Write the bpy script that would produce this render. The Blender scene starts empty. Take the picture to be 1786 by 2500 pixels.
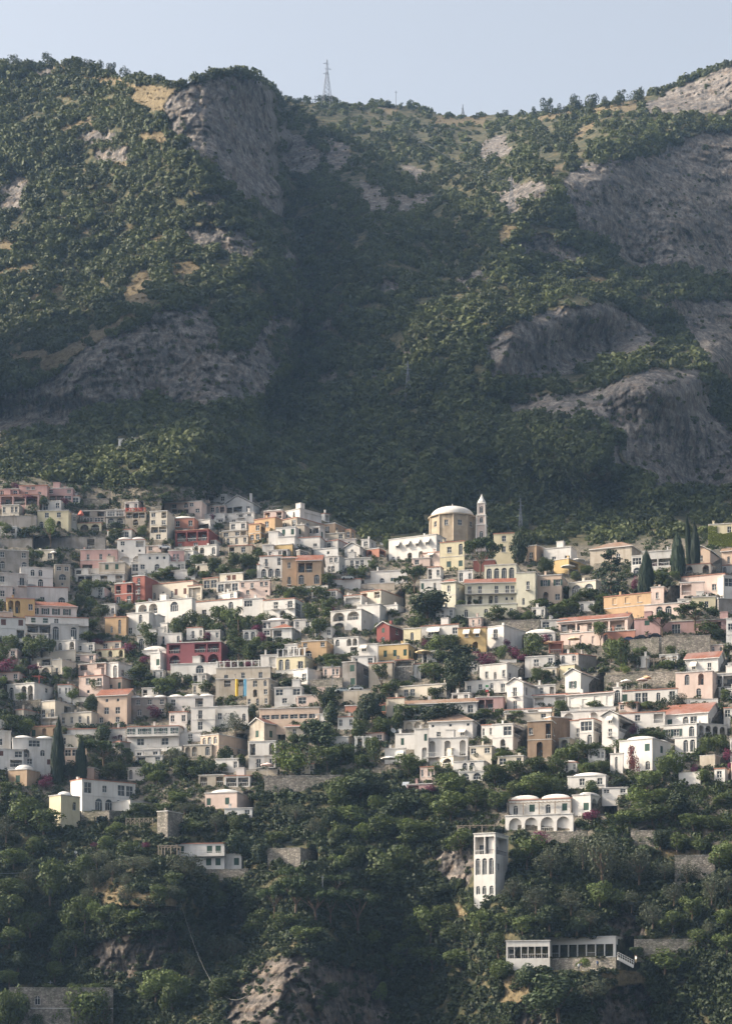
import bpy, math, random
import numpy as np
from mathutils import Vector, Matrix
random.seed(7); RNG = np.random.default_rng(7)
SC = bpy.context.scene; COL = SC.collection
# ---------------------------------------------------------------- survey frame
# the hillside was surveyed from one station on the water: bearing (u), elevation (v) and range D give a point
F = 5638.; UC = 893.; VH = 2660.; ZC = 5.
def P(u, v, D): return Vector(((u-UC)*D/F, D, ZC+(VH-v)*D/F))
def lerp(a, b, t): return a+(b-a)*t
def sstep(a, b, x):
    t = np.clip((x-a)/(b-a), 0, 1); return t*t*(3-2*t)
# ---------------------------------------------------------------- numpy noise
_perm = np.random.default_rng(3).permutation(256); _perm = np.concatenate([_perm]*3)
_gr = np.random.default_rng(4).normal(size=(256, 3)); _gr /= np.linalg.norm(_gr, axis=1)[:, None]
def pnoise(p):
    i = np.floor(p).astype(np.int64); f = p-i; i &= 255
    w = f*f*f*(f*(f*6-15)+10); out = 0
    for dx in (0, 1):
        for dy in (0, 1):
            for dz in (0, 1):
                h = _perm[_perm[_perm[i[:, 0]+dx]+i[:, 1]+dy]+i[:, 2]+dz]
                g = _gr[h]; d = ((f-np.array([dx, dy, dz]))*g).sum(1)
                out = out+d*(w[:, 0] if dx else 1-w[:, 0])*(w[:, 1] if dy else 1-w[:, 1])*(w[:, 2] if dz else 1-w[:, 2])
    return out
def fbm(p, o=4):
    s = 0; a = 1.
    for k in range(o): s = s+a*pnoise(p*2**k+17.3*k); a *= .5
    return s
def ridged(p, o=3):
    s = 0; a = 1.
    for k in range(o): s = s+a*(1-2*np.abs(pnoise(p*2**k+9.1*k))); a *= .5
    return s
# ---------------------------------------------------------------- materials
MATS = {}
def new_mat(name):
    m = bpy.data.materials.new(name); m.use_nodes = True
    nt = m.node_tree; b = nt.nodes['Principled BSDF']; b.inputs['Roughness'].default_value = .85
    b.inputs['Specular IOR Level'].default_value = .25
    return m, nt, b
def nd(nt, t, **kw):
    n = nt.nodes.new(t)
    for k, v in kw.items():
        if k.startswith('_'): setattr(n, k[1:], v)
        else: n.inputs[k.replace('__', ' ')].default_value = v
    return n
def mixc(nt, fac, a, b, mode='MIX'):
    n = nt.nodes.new('ShaderNodeMix'); n.data_type = 'RGBA'; n.blend_type = mode
    for s, v in ((n.inputs[0], fac), (n.inputs[6], a), (n.inputs[7], b)):
        if isinstance(v, bpy.types.NodeSocket): nt.links.new(v, s)
        else: s.default_value = v if not isinstance(v, tuple) or len(v) == 4 else (*v, 1)
    return n.outputs[2]
def ramp(nt, fac, *stops):
    n = nt.nodes.new('ShaderNodeValToRGB'); nt.links.new(fac, n.inputs[0]); e = n.color_ramp.elements
    while len(e) < len(stops): e.new(.5)
    for el, (p, c) in zip(e, stops): el.position = p; el.color = (c, c, c, 1) if not isinstance(c, tuple) else (*c, 1)
    return n.outputs[0]
def wpos(nt, sx=1, sy=1, sz=1):
    g = nt.nodes.new('ShaderNodeNewGeometry'); m = nt.nodes.new('ShaderNodeMapping'); m.inputs['Scale'].default_value = (sx, sy, sz)
    nt.links.new(g.outputs['Position'], m.inputs['Vector']); return m.outputs[0]
def noise(nt, vec, scale, detail=4, rough=.55):
    n = nt.nodes.new('ShaderNodeTexNoise'); n.inputs['Scale'].default_value = scale; n.inputs['Detail'].default_value = detail
    n.inputs['Roughness'].default_value = rough; nt.links.new(vec, n.inputs['Vector']); return n.outputs[0]
def attr(nt, name):
    n = nt.nodes.new('ShaderNodeAttribute'); n.attribute_name = name; return n
def bump(nt, h, b, strength=.4, dist=.2):
    n = nt.nodes.new('ShaderNodeBump'); n.inputs['Strength'].default_value = strength; n.inputs['Distance'].default_value = dist
    nt.links.new(h, n.inputs['Height']); nt.links.new(n.outputs[0], b.inputs['Normal'])
def plaster(name, c, dirt=.35):
    """painted, weathered render with rain streaks and blotches"""
    if name in MATS: return MATS[name]
    c = tuple(x*.83 for x in c); m, nt, b = new_mat(name); L = nt.links
    streak = noise(nt, wpos(nt, 1.1, 1.1, .12), 1.0, 4, .6)
    blot = noise(nt, wpos(nt), .33, 4, .6)
    fine = noise(nt, wpos(nt), 2.2, 3, .6)
    d = tuple(x*k for x, k in zip(c, (.60, .56, .50)))
    s1 = ramp(nt, streak, (.50, 0.), (.72, 1.)); s2 = ramp(nt, blot, (.42, 0.), (.70, 1.)); s3 = ramp(nt, fine, (.3, 0.), (.8, 1.))
    mul = nt.nodes.new('ShaderNodeMath'); mul.operation = 'MULTIPLY'; mul.inputs[1].default_value = dirt
    L.new(s1, mul.inputs[0])
    c1 = mixc(nt, mul.outputs[0], c, d)
    mul2 = nt.nodes.new('ShaderNodeMath'); mul2.operation = 'MULTIPLY'; mul2.inputs[1].default_value = dirt*.8
    L.new(s2, mul2.inputs[0])
    c2 = mixc(nt, mul2.outputs[0], c1, tuple(x*.8 for x in d))
    mul3 = nt.nodes.new('ShaderNodeMath'); mul3.operation = 'MULTIPLY'; mul3.inputs[1].default_value = .13
    L.new(s3, mul3.inputs[0])
    c3 = mixc(nt, mul3.outputs[0], c2, tuple(x*.55 for x in c))
    L.new(c3, b.inputs['Base Color']); bump(nt, fine, b, .25, .06)
    MATS[name] = m; return m
def flat_mat(name, c, rough=.7, metal=0.):
    if name in MATS: return MATS[name]
    m, nt, b = new_mat(name); n = noise(nt, wpos(nt), 3., 2)
    nt.links.new(mixc(nt, ramp(nt, n, (.3, 0.), (.75, 1.)), c, tuple(x*.78 for x in c)), b.inputs['Base Color'])
    b.inputs['Roughness'].default_value = rough; b.inputs['Metallic'].default_value = metal
    MATS[name] = m; return m
def leaf_mat(name, c, trans=.25, var=.5):
    if name in MATS: return MATS[name]
    c = tuple(x*.80 for x in c); m, nt, b = new_mat(name); a = attr(nt, 'tint')
    dark = tuple(x*(1-var) for x in c); lite = tuple(min(1, x*(1+var*k)) for x, k in zip(c, (1.25, 1.1, .8)))
    col = mixc(nt, a.outputs['Fac'], dark, lite)
    oi = nt.nodes.new('ShaderNodeObjectInfo')
    hs = nt.nodes.new('ShaderNodeHueSaturation'); nt.links.new(col, hs.inputs['Color'])
    mr = nt.nodes.new('ShaderNodeMapRange'); mr.inputs[3].default_value = .7; mr.inputs[4].default_value = 1.3
    nt.links.new(oi.outputs['Random'], mr.inputs[0]); nt.links.new(mr.outputs[0], hs.inputs['Value'])
    b.inputs['Roughness'].default_value = .6; nt.links.new(hs.outputs[0], b.inputs['Base Color'])
    if trans:
        t = nt.nodes.new('ShaderNodeBsdfTranslucent'); nt.links.new(hs.outputs[0], t.inputs[0])
        mx = nt.nodes.new('ShaderNodeMixShader'); mx.inputs[0].default_value = trans
        nt.links.new(b.outputs[0], mx.inputs[1]); nt.links.new(t.outputs[0], mx.inputs[2])
        nt.links.new(mx.outputs[0], nt.nodes['Material Output'].inputs[0])
    MATS[name] = m; return m
def tile_mat(name, c):
    if name in MATS: return MATS[name]
    c = tuple(x*.85 for x in c); m, nt, b = new_mat(name); n = noise(nt, wpos(nt), 1.6, 4, .7); n2 = noise(nt, wpos(nt), .25, 3)
    c1 = mixc(nt, ramp(nt, n, (.35, 0.), (.7, 1.)), c, tuple(x*.52 for x in c))
    c2 = mixc(nt, ramp(nt, n2, (.45, 0.), (.75, 1.)), c1, tuple(lerp(x, .22, .5) for x in c))
    nt.links.new(c2, b.inputs['Base Color']); bump(nt, n, b, .7, .15); MATS[name] = m; return m
def stone_mat(name, c):
    if name in MATS: return MATS[name]
    c = tuple(x*.8 for x in c); m, nt, b = new_mat(name)
    v = nt.nodes.new('ShaderNodeTexVoronoi'); v.inputs['Scale'].default_value = 1.5; nt.links.new(wpos(nt, 1, 1, 1.5), v.inputs['Vector'])
    ve = nt.nodes.new('ShaderNodeTexVoronoi'); ve.feature = 'DISTANCE_TO_EDGE'; ve.inputs['Scale'].default_value = 1.5; nt.links.new(wpos(nt, 1, 1, 1.5), ve.inputs['Vector'])
    rnd = nt.nodes.new('ShaderNodeSeparateColor'); nt.links.new(v.outputs['Color'], rnd.inputs[0])
    c1 = mixc(nt, rnd.outputs[0], tuple(x*.6 for x in c), tuple(x*1.25 for x in c))
    c2 = mixc(nt, ramp(nt, ve.outputs['Distance'], (.0, 1.), (.09, 0.)), c1, tuple(x*.35 for x in c))
    big = noise(nt, wpos(nt, 1, 1, .4), .4, 4)
    c3 = mixc(nt, ramp(nt, big, (.45, 0.), (.75, .7)), c2, (.05, .06, .03))
    nt.links.new(c3, b.inputs['Base Color']); bump(nt, ve.outputs['Distance'], b, .8, .2); MATS[name] = m; return m
# ---------------------------------------------------------------- object helpers
def link(name, me, parent=None, mats=()):
    o = bpy.data.objects.new(name, me); COL.objects.link(o)
    if me is not None and hasattr(me, 'materials'):
        for mm in mats: me.materials.append(mm)
    if parent is not None: o.parent = parent
    return o
def tag(o, label=None, cat=None, group=None, kind=None):
    for k, v in (('label', label), ('category', cat), ('group', group), ('kind', kind)):
        if v: o[k] = v
    return o
def empty(name, loc, rz=0., label=None, cat=None, group=None):
    o = bpy.data.objects.new(name, None); COL.objects.link(o); o.location = loc; o.rotation_euler = (0, 0, rz); o.empty_display_size = .5
    return tag(o, label, cat, group)
def np_mesh(name, V, Q, smooth=False, tint=None, mi=None):
    """V (n,3), Q (m,4) or (m,3) -> mesh"""
    me = bpy.data.meshes.new(name); n, k = Q.shape
    me.vertices.add(len(V)); me.vertices.foreach_set('co', np.asarray(V, np.float32).ravel())
    me.loops.add(n*k); me.loops.foreach_set('vertex_index', np.asarray(Q, np.int32).ravel())
    me.polygons.add(n); me.polygons.foreach_set('loop_start', np.arange(0, n*k, k, dtype=np.int32))
    if smooth: me.polygons.foreach_set('use_smooth', np.ones(n, bool))
    if mi is not None: me.polygons.foreach_set('material_index', np.asarray(mi, np.int32))
    me.update(calc_edges=True)
    if tint is not None:
        a = me.attributes.new('tint', 'FLOAT', 'POINT'); a.data.foreach_set('value', np.asarray(tint, np.float32))
    return me
class MB:
    """collects faces for one mesh"""
    def __init__(s): s.v = []; s.f = []; s.m = []
    def poly(s, pts, mi=0):
        n = len(s.v); s.v.extend(tuple(p) for p in pts); s.f.append(tuple(range(n, n+len(pts)))); s.m.append(mi)
    def box(s, x0, x1, y0, y1, z0, z1, mi=0, tf=None):
        c = [(x0, y0, z0), (x1, y0, z0), (x1, y1, z0), (x0, y1, z0), (x0, y0, z1), (x1, y0, z1), (x1, y1, z1), (x0, y1, z1)]
        if tf: c = [tf(*p) for p in c]
        n = len(s.v); s.v.extend(tuple(p) for p in c)
        for q in ((0, 3, 2, 1), (4, 5, 6, 7), (0, 1, 5, 4), (1, 2, 6, 5), (2, 3, 7, 6), (3, 0, 4, 7)): s.f.append(tuple(n+i for i in q)); s.m.append(mi)
    def bar(s, a, b, r, mi=0, k=5, r2=None):
        a = Vector(a); b = Vector(b); d = (b-a)
        if d.length < 1e-6: return
        d.normalize(); t = d.orthogonal().normalized(); w = d.cross(t); n = len(s.v); r2 = r if r2 is None else r2
        for p, rr in ((a, r), (b, r2)):
            for i in range(k):
                an = 2*math.pi*i/k; s.v.append(tuple(p+t*(math.cos(an)*rr)+w*(math.sin(an)*rr)))
        for i in range(k): j = (i+1) % k; s.f.append((n+i, n+j, n+k+j, n+k+i)); s.m.append(mi)
        s.f.append(tuple(n+i for i in reversed(range(k)))); s.f.append(tuple(n+k+i for i in range(k))); s.m += [mi, mi]
    def lathe(s, prof, seg=16, mi=0, c=(0, 0, 0), arc=2*math.pi, a0=0):
        n = len(s.v); full = abs(arc-2*math.pi) < 1e-6; cols = seg if full else seg+1
        for r, z in prof:
            for i in range(cols):
                an = a0+arc*i/seg; s.v.append((c[0]+r*math.cos(an), c[1]+r*math.sin(an), c[2]+z))
        for j in range(len(prof)-1):
            for i in range(seg):
                i2 = (i+1) % cols; s.f.append((n+j*cols+i, n+j*cols+i2, n+(j+1)*cols+i2, n+(j+1)*cols+i)); s.m.append(mi)
    def build(s, name, mats, parent=None, smooth=False):
        me = bpy.data.meshes.new(name); me.from_pydata(s.v, [], s.f)
        if not isinstance(mats, (list, tuple)): mats = [mats]
        for mm in mats: me.materials.append(mm)
        me.polygons.foreach_set('material_index', s.m)
        if smooth: me.polygons.foreach_set('use_smooth', [True]*len(s.f))
        me.update(); return link(name, me, parent)
def blocks(p, cell, seed):
    """fractured rock: every cell of a jittered lattice is a block of its own height, with a groove round it"""
    q = p/np.array(cell); i0 = np.floor(q).astype(np.int64); best = np.full(len(p), 9.); sec = best.copy(); val = np.zeros(len(p))
    for dx in (-1, 0, 1):
        for dy in (-1, 0, 1):
            for dz in (-1, 0, 1):
                i = (i0+np.array([dx, dy, dz])); j = i & 255; hsh = _perm[_perm[_perm[j[:, 0]]+j[:, 1]]+j[:, 2]]+seed
                c = i+np.stack([np.modf(hsh*.6180339)[0], np.modf(hsh*.7548776)[0], np.modf(hsh*.5698402)[0]], 1); d = ((q-c)**2).sum(1)**.5
                m = d < best; sec = np.where(m, best, np.minimum(sec, d)); val = np.where(m, np.modf(hsh*.3247179)[0], val); best = np.minimum(best, d)
    return val, np.clip((sec-best)*5, 0, 1)
# ---------------------------------------------------------------- terrain
RIDGE = [(-400, 60), (-140, 130), (0, 152), (74, 163), (166, 154), (229, 163), (288, 187), (347, 194), (392, 202), (432, 209), (473, 198), (517, 183), (554, 172), (600, 178), (637, 191),
 (670, 217), (692, 242), (766, 250), (803, 246), (840, 252), (914, 253), (951, 257), (1025, 261), (1062, 276), (1117, 285), (1191, 279), (1297, 281), (1352, 272), (1445, 257),
 (1518, 246), (1574, 235), (1629, 209), (1685, 191), (1722, 178), (1759, 161), (1786, 150), (1900, 105), (2200, 20)]
RU = np.array([p[0] for p in RIDGE], float); RV = np.array([p[1] for p in RIDGE], float)
def ridge_v(u): return np.interp(u, RU, RV)
SPUR = [(0, 150, 1010), (0, 300, 975), (0, 500, 925), (0, 700, 868), (0, 850, 818), (0, 960, 778), (0, 1090, 760), (200, 170, 985), (200, 400, 935), (200, 600, 880), (200, 780, 832),
 (120, 930, 778), (150, 1050, 765), (200, 860, 784), (300, 700, 838), (300, 790, 792), (350, 990, 770), (390, 745, 798), (400, 500, 868), (400, 330, 888), (420, 1000, 772), (430, 640, 840),
 (480, 760, 806), (430, 205, 902), (470, 260, 892), (560, 172, 915), (560, 300, 905), (600, 450, 885), (500, 400, 868), (615, 550, 862), (560, 640, 832), (640, 650, 836), (650, 800, 818), (600, 900, 800), (600, 960, 792),
 (690, 300, 962), (700, 450, 935), (720, 600, 892), (740, 800, 840), (700, 960, 812), (640, 200, 938), (-400, 150, 1120), (-400, 600, 1000), (-400, 1000, 830), (800, 600, 890), (-150, 1000, 775)]
LOW = [(-400, 1150, 735), (0, 1150, 706), (100, 1150, 704), (300, 1100, 715), (500, 1050, 728), (500, 1150, 706), (700, 1100, 786), (800, 1200, 765), (1000, 1200, 768), (1150, 1100, 785), (1300, 1180, 775), (620, 1200, 735), (865, 1268, 738), (850, 1318, 690), (940, 1296, 738), (1000, 1290, 740), (1150, 1300, 740), (1300, 1300, 740), (1500, 1295, 740), (1720, 1278, 738), (940, 1338, 686), (1000, 1340, 684), (1150, 1345, 680), (1300, 1342, 680), (1500, 1338, 672), (1700, 1322, 660), (2200, 1300, 735), (1400, 1195, 765), (1550, 1240, 750),
 (1445, 1150, 740), (1574, 1195, 742), (1777, 1250, 742), (1650, 1250, 748), (2200, 1260, 690),
 (0, 1250, 682), (250, 1250, 690), (0, 1400, 645), (250, 1400, 662), (0, 1600, 600), (250, 1600, 614), (0, 1800, 568), (250, 1800, 580), (-400, 1400, 620), (-400, 1800, 540),
 (700, 1250, 690), (700, 1400, 650), (700, 1600, 602), (700, 1800, 568), (700, 2000, 540), (1200, 1450, 630), (1200, 1600, 592), (1200, 1800, 552), (1200, 2000, 522),
 (1786, 1350, 642), (1786, 1450, 614), (1786, 1600, 578), (1786, 1800, 538), (1786, 2000, 508), (2200, 1500, 580), (2200, 2000, 480),
 (0, 2000, 535), (300, 2000, 545), (0, 2200, 508), (300, 2080, 522), (430, 2090, 520), (330, 2180, 502), (450, 2200, 505), (560, 2250, 530), (150, 2350, 508), (300, 2350, 498), (0, 2480, 490), (350, 2500, 490),
 (700, 2200, 506), (700, 2350, 482), (750, 2500, 470), (620, 2480, 474), (950, 2250, 520), (960, 2400, 515), (960, 2550, 500), (1100, 2200, 512), (1200, 2200, 497), (1200, 2400, 486), (1500, 2200, 492), (1500, 2350, 478),
 (1400, 2480, 466), (1600, 2500, 480), (1786, 2300, 478), (1786, 2500, 470), (-400, 2200, 490), (-400, 2600, 470), (2200, 2500, 450), (600, 2700, 462), (1200, 2700, 462), (100, 2700, 475), (1800, 2700, 455)]
LOW += [(940, 1400, 655), (1150, 1400, 645), (1350, 1400, 641), (1550, 1400, 635), (1786, 1400, 626), (1350, 1450, 627), (1550, 1450, 620), (1350, 1500, 614), (1550, 1500, 607), (1500, 1600, 585), (1350, 1700, 568), (1550, 1700, 560), (1500, 1850, 534), (1400, 1950, 524), (1000, 1500, 624), (1000, 1600, 597)]
BACK = [(800, 1000, 825), (800, 800, 898), (790, 600, 985), (780, 450, 1110), (790, 330, 1215), (790, 250, 1310), (920, 255, 1330), (1050, 265, 1340), (1200, 282, 1330), (1350, 272, 1240), (1550, 240, 1150),
 (1786, 150, 1130), (2200, 20, 1000), (950, 1000, 812), (950, 800, 875), (950, 600, 935), (950, 450, 1075), (1080, 600, 975), (1050, 450, 1070), (1050, 340, 1210), (1000, 900, 832), (1180, 450, 1020), (1140, 540, 965),
 (1110, 700, 892), (1100, 820, 812), (1150, 870, 799), (1120, 920, 798), (1197, 822, 799), (1280, 775, 826), (1390, 748, 846), (1480, 740, 868), (1555, 777, 882), (1300, 925, 820), (1210, 935, 796), (1400, 905, 838), (1490, 870, 857), (1300, 690, 892), (1400, 690, 888),
 (1300, 560, 922), (1420, 560, 930), (1420, 490, 940), (1450, 640, 922), (1250, 600, 908), (1380, 420, 962), (1300, 400, 995), (1230, 440, 1005), (1560, 650, 950), (1600, 400, 1015), (1786, 330, 1065), (1786, 650, 985), (1500, 330, 1020), (1650, 300, 1070),
 (1620, 740, 898), (1786, 760, 940), (1786, 950, 880), (1650, 850, 880), (1550, 840, 862), (1511, 915, 782), (1611, 896, 798), (1714, 907, 818), (1371, 984, 770), (1500, 1043, 774), (1530, 1120, 772), (1570, 1150, 776), (1740, 1180, 794), (1786, 1150, 804),
 (1400, 1080, 745), (1223, 988, 800), (620, 900, 900), (600, 600, 1060), (560, 250, 1320), (2200, 600, 860), (2200, 1000, 760), (300, 900, 900), (0, 200, 1400), (0, 800, 1000), (1640, 560, 965), (700, 1040, 830)]
def tps_fit(pts, lam=1.0):
    p = np.array(pts, float); X = p[:, :2]/1000; n = len(X)
    r = np.linalg.norm(X[:, None]-X[None], axis=2); K = np.where(r > 0, r*r*np.log(np.maximum(r, 1e-9)), 0)+np.eye(n)*lam*1e-4
    Pm = np.c_[np.ones(n), X]; A = np.block([[K, Pm], [Pm.T, np.zeros((3, 3))]])
    return X, np.linalg.solve(A, np.r_[p[:, 2], 0, 0, 0])
def tps_eval(fit, u, v):
    X, w = fit; q = np.c_[u, v]/1000.; out = np.empty(len(q)); n = len(X)
    for s in range(0, len(q), 40000):
        qq = q[s:s+40000]; r2 = ((qq[:, None]-X[None])**2).sum(2)
        out[s:s+40000] = (.5*r2*np.log(np.maximum(r2, 1e-18)))@w[:n]+w[n]+qq@w[n+1:]
    return out
FIT_S = tps_fit(SPUR+LOW); FIT_B = tps_fit(BACK+LOW)
EDGE = np.array([(172, 622), (191, 637), (217, 655), (246, 668), (375, 674), (523, 690), (640, 712), (730, 722), (820, 712), (900, 690), (990, 640), (1060, 600)], float)
def base_D(u, v):
    u = np.atleast_1d(np.asarray(u, float)); v = np.atleast_1d(np.asarray(v, float))
    s = tps_eval(FIT_S, u, v); b = tps_eval(FIT_B, u, v)
    e = np.interp(v, EDGE[:, 0], EDGE[:, 1]); wob = 8*np.sin(v/23.)+5*np.sin(v/9.+1)
    w = sstep(-14, 34, u-e-wob*sstep(200, 300, v))
    d = s*(1-w)+np.maximum(s, b)*w
    k = sstep(960, 1060, v)
    return d*(1-k)+(s*.5+b*.5)*k
def D1(u, v): return float(base_D(u, v)[0])
# rock faces, outlined where the limestone is bare
ROCKS = {
 'cliff': [[(-60, 980), (60, 945), (130, 920), (185, 865), (236, 836), (277, 820), (370, 777), (400, 750), (425, 758), (488, 748), (532, 777), (536, 820), (525, 860), (600, 850), (690, 745), (690, 800), (640, 830), (690, 900), (640, 960), (600, 985), (417, 997), (388, 988), (350, 973), (306, 992), (222, 1006), (129, 1054), (55, 1054), (-60, 1120)],
  [(420, 225), (470, 200), (560, 185), (640, 200), (668, 250), (675, 375), (690, 530), (660, 520), (620, 470), (585, 420), (560, 380), (520, 330), (500, 285), (470, 270), (400, 280), (395, 265)],
  [(395, 270), (470, 250), (560, 300), (620, 420), (650, 510), (600, 490), (540, 440), (480, 380), (425, 335)],
  [(430, 560), (500, 545), (600, 560), (640, 610), (640, 650), (560, 620), (470, 600)], [(690, 600), (722, 625), (726, 660), (720, 680), (700, 650)],
  [(640, 680), (660, 720), (690, 760), (740, 800), (745, 830), (700, 850), (690, 790), (660, 760)], [(765, 820), (800, 770), (836, 756), (820, 790), (790, 830)],
  [(1185, 832), (1278, 777), (1393, 748), (1482, 737), (1555, 777), (1610, 820), (1590, 860), (1490, 880), (1334, 925), (1200, 935)],
  [(1240, 985), (1330, 960), (1400, 965), (1440, 955), (1511, 922), (1611, 898), (1714, 905), (1725, 960), (1740, 1010), (1800, 1060), (1800, 1190), (1740, 1195), (1578, 1178), (1530, 1130), (1515, 1060), (1480, 1035), (1380, 1020), (1260, 1010)],
  [(1371, 440), (1420, 400), (1500, 390), (1600, 380), (1680, 330), (1830, 310), (1830, 680), (1700, 660), (1560, 655), (1470, 590), (1415, 565), (1390, 500)],
  [(1600, 745), (1640, 732), (1830, 735), (1830, 985), (1780, 950), (1720, 880), (1680, 800)],
  [(1570, 255), (1640, 215), (1700, 195), (1760, 165), (1830, 150), (1830, 290), (1740, 275), (1640, 280), (1590, 275)],
  [(560, 2420), (620, 2360), (700, 2330), (800, 2350), (900, 2370), (940, 2420), (960, 2520), (560, 2560), (540, 2500)],
  [(1480, 2240), (1520, 2210), (1560, 2240), (1580, 2290), (1500, 2290)], [(1480, 2420), (1560, 2400), (1600, 2440), (1590, 2560), (1430, 2560), (1440, 2480)], [(1260, 2450), (1320, 2440), (1330, 2540), (1250, 2560)],
  [(200, 2300), (330, 2280), (430, 2250), (430, 2330), (380, 2380), (250, 2400)]],
 'patch': [[(680, 300), (740, 330), (790, 370), (780, 420), (730, 430), (690, 400)], [(800, 330), (850, 350), (870, 400), (820, 420), (790, 390)], [(880, 440), (930, 450), (945, 500), (960, 520), (890, 520)],
  [(960, 480), (1040, 470), (1050, 500), (980, 520)], [(980, 400), (1030, 400), (1050, 440), (1000, 430)], [(1160, 350), (1230, 320), (1250, 370), (1180, 400)], [(930, 680), (985, 690), (990, 715), (930, 720)],
  [(1120, 680), (1180, 650), (1200, 670), (1130, 710)], [(905, 900), (935, 890), (930, 930), (915, 930)], [(965, 870), (1000, 845), (1010, 860), (980, 885)], [(780, 930), (830, 890), (840, 905), (790, 950)],
  [(1210, 600), (1340, 570), (1430, 620), (1440, 660), (1380, 640), (1290, 620)], [(1210, 470), (1250, 440), (1330, 440), (1340, 470), (1240, 520), (1200, 510)],
  [(60, 175), (130, 165), (140, 190), (70, 195)], [(180, 330), (270, 310), (290, 340), (200, 350)], [(230, 370), (320, 350), (320, 390), (250, 395)], [(10, 420), (60, 430), (60, 520), (0, 520)], [(185, 460), (245, 455), (245, 475), (190, 480)], [(460, 480), (540, 460), (560, 500), (480, 510)],
  [(905, 1095), (918, 1090), (922, 1110), (908, 1115)], [(960, 1065), (976, 1062), (976, 1088), (962, 1085)], [(1022, 1135), (1038, 1135), (1038, 1160), (1025, 1160)], [(935, 1215), (950, 1212), (950, 1235), (938, 1232)], [(1495, 1080), (1515, 1080), (1515, 1140), (1495, 1140)],
  [(640, 2060), (700, 2070), (770, 2085), (750, 2110), (660, 2110)], [(1060, 2080), (1150, 2060), (1160, 2150), (1080, 2160)], [(1520, 2040), (1600, 2020), (1600, 2070), (1540, 2070)]],
 'grass': [[(100, 885), (190, 825), (300, 775), (390, 735), (395, 748), (300, 800), (190, 850), (110, 905)], [(300, 690), (360, 660), (365, 735), (310, 750)], [(-20, 660), (80, 640), (85, 660), (-20, 685)], [(60, 730), (150, 690), (160, 705), (70, 750)], [(330, 600), (400, 570), (410, 590), (340, 620)], [(20, 860), (110, 850), (120, 880), (20, 890)], [(150, 300), (220, 285), (230, 305), (150, 320)], [(315, 205), (430, 212), (430, 245), (390, 275), (330, 260), (320, 225)], [(180, 180), (300, 190), (320, 215), (200, 200)], [(240, 360), (310, 370), (310, 410), (250, 400)], [(340, 325), (400, 320), (420, 350), (345, 345)], [(290, 570), (340, 540), (350, 560), (240, 610)], [(200, 555), (250, 555), (240, 575), (200, 575)],
  [(-20, 590), (60, 580), (60, 610), (-20, 610)], [(120, 870), (200, 835), (280, 800), (270, 825), (180, 865), (130, 905), (60, 910)], [(300, 710), (350, 690), (345, 745), (300, 760)], [(400, 640), (480, 640), (490, 670), (420, 680)], [(930, 250), (980, 255), (960, 280), (900, 262)], [(1290, 285), (1400, 262), (1390, 280), (1300, 295)], [(1400, 320), (1460, 295), (1450, 315), (1410, 335)], [(1320, 430), (1390, 390), (1370, 415), (1330, 440)],
  [(1260, 550), (1210, 560), (1220, 590), (1270, 575)], [(1385, 680), (1470, 675), (1480, 692), (1400, 695)], [(1220, 800), (1300, 768), (1400, 742), (1400, 754), (1290, 785), (1215, 822)], [(1511, 918), (1600, 895), (1615, 902), (1520, 930)], [(1050, 280), (1190, 285), (1180, 310), (1060, 300)], [(1430, 250), (1560, 240), (1550, 270), (1440, 280)],
  [(230, 2155), (300, 2145), (320, 2180), (420, 2185), (440, 2220), (330, 2225), (220, 2205)], [(1605, 2070), (1740, 2075), (1740, 2087), (1605, 2085)], [(1230, 2370), (1290, 2400), (1300, 2440), (1220, 2460)], [(1450, 2380), (1560, 2370), (1580, 2400), (1470, 2420)], [(1120, 2210), (1150, 2200), (1150, 2240), (1110, 2240)]],
}
def in_poly(u, v, poly):
    """soft inside test: 1 inside, 0 outside"""
    p = np.array(poly, float); c = np.zeros(len(u), bool); n = len(p)
    for i in range(n):
        a = p[i]; b = p[(i+1) % n]
        if a[1] == b[1]: continue
        c ^= ((a[1] > v) != (b[1] > v)) & (u < (b[0]-a[0])*(v-a[1])/(b[1]-a[1])+a[0])
    return c
def cover(kind, u, v, wob=9.):
    q = np.c_[u, v, np.zeros_like(u)]
    du = fbm(q/28., 3)*wob*1.6; dv = fbm(q/28.+40, 3)*wob*1.6; out = np.zeros(len(u), bool)
    for pl in ROCKS[kind]:
        p = np.array(pl); bb = (u > p[:, 0].min()-30) & (u < p[:, 0].max()+30) & (v > p[:, 1].min()-30) & (v < p[:, 1].max()+30)
        if bb.any():
            i = np.where(bb)[0]; out[i] |= in_poly(u[i]+du[i], v[i]+dv[i], pl)
    return out
NU, NV, NB = 640, 760, 26
def town_w(u, v):
    """1 where the town's made ground is, 0 on wild ground"""
    top = np.interp(u, [-400, 0, 300, 560, 650, 850, 940, 1180, 1300, 1420, 1786], [1170, 1170, 1190, 1192, 1225, 1315, 1335, 1345, 1345, 1335, 1310]); bot = np.interp(u, [-400, 0, 500, 800, 1000, 1100, 1786], [1900, 1930, 1960, 1880, 1880, 2000, 2050])
    return sstep(top-20, top+10, v)*(1-sstep(bot, bot+40, v))
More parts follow.
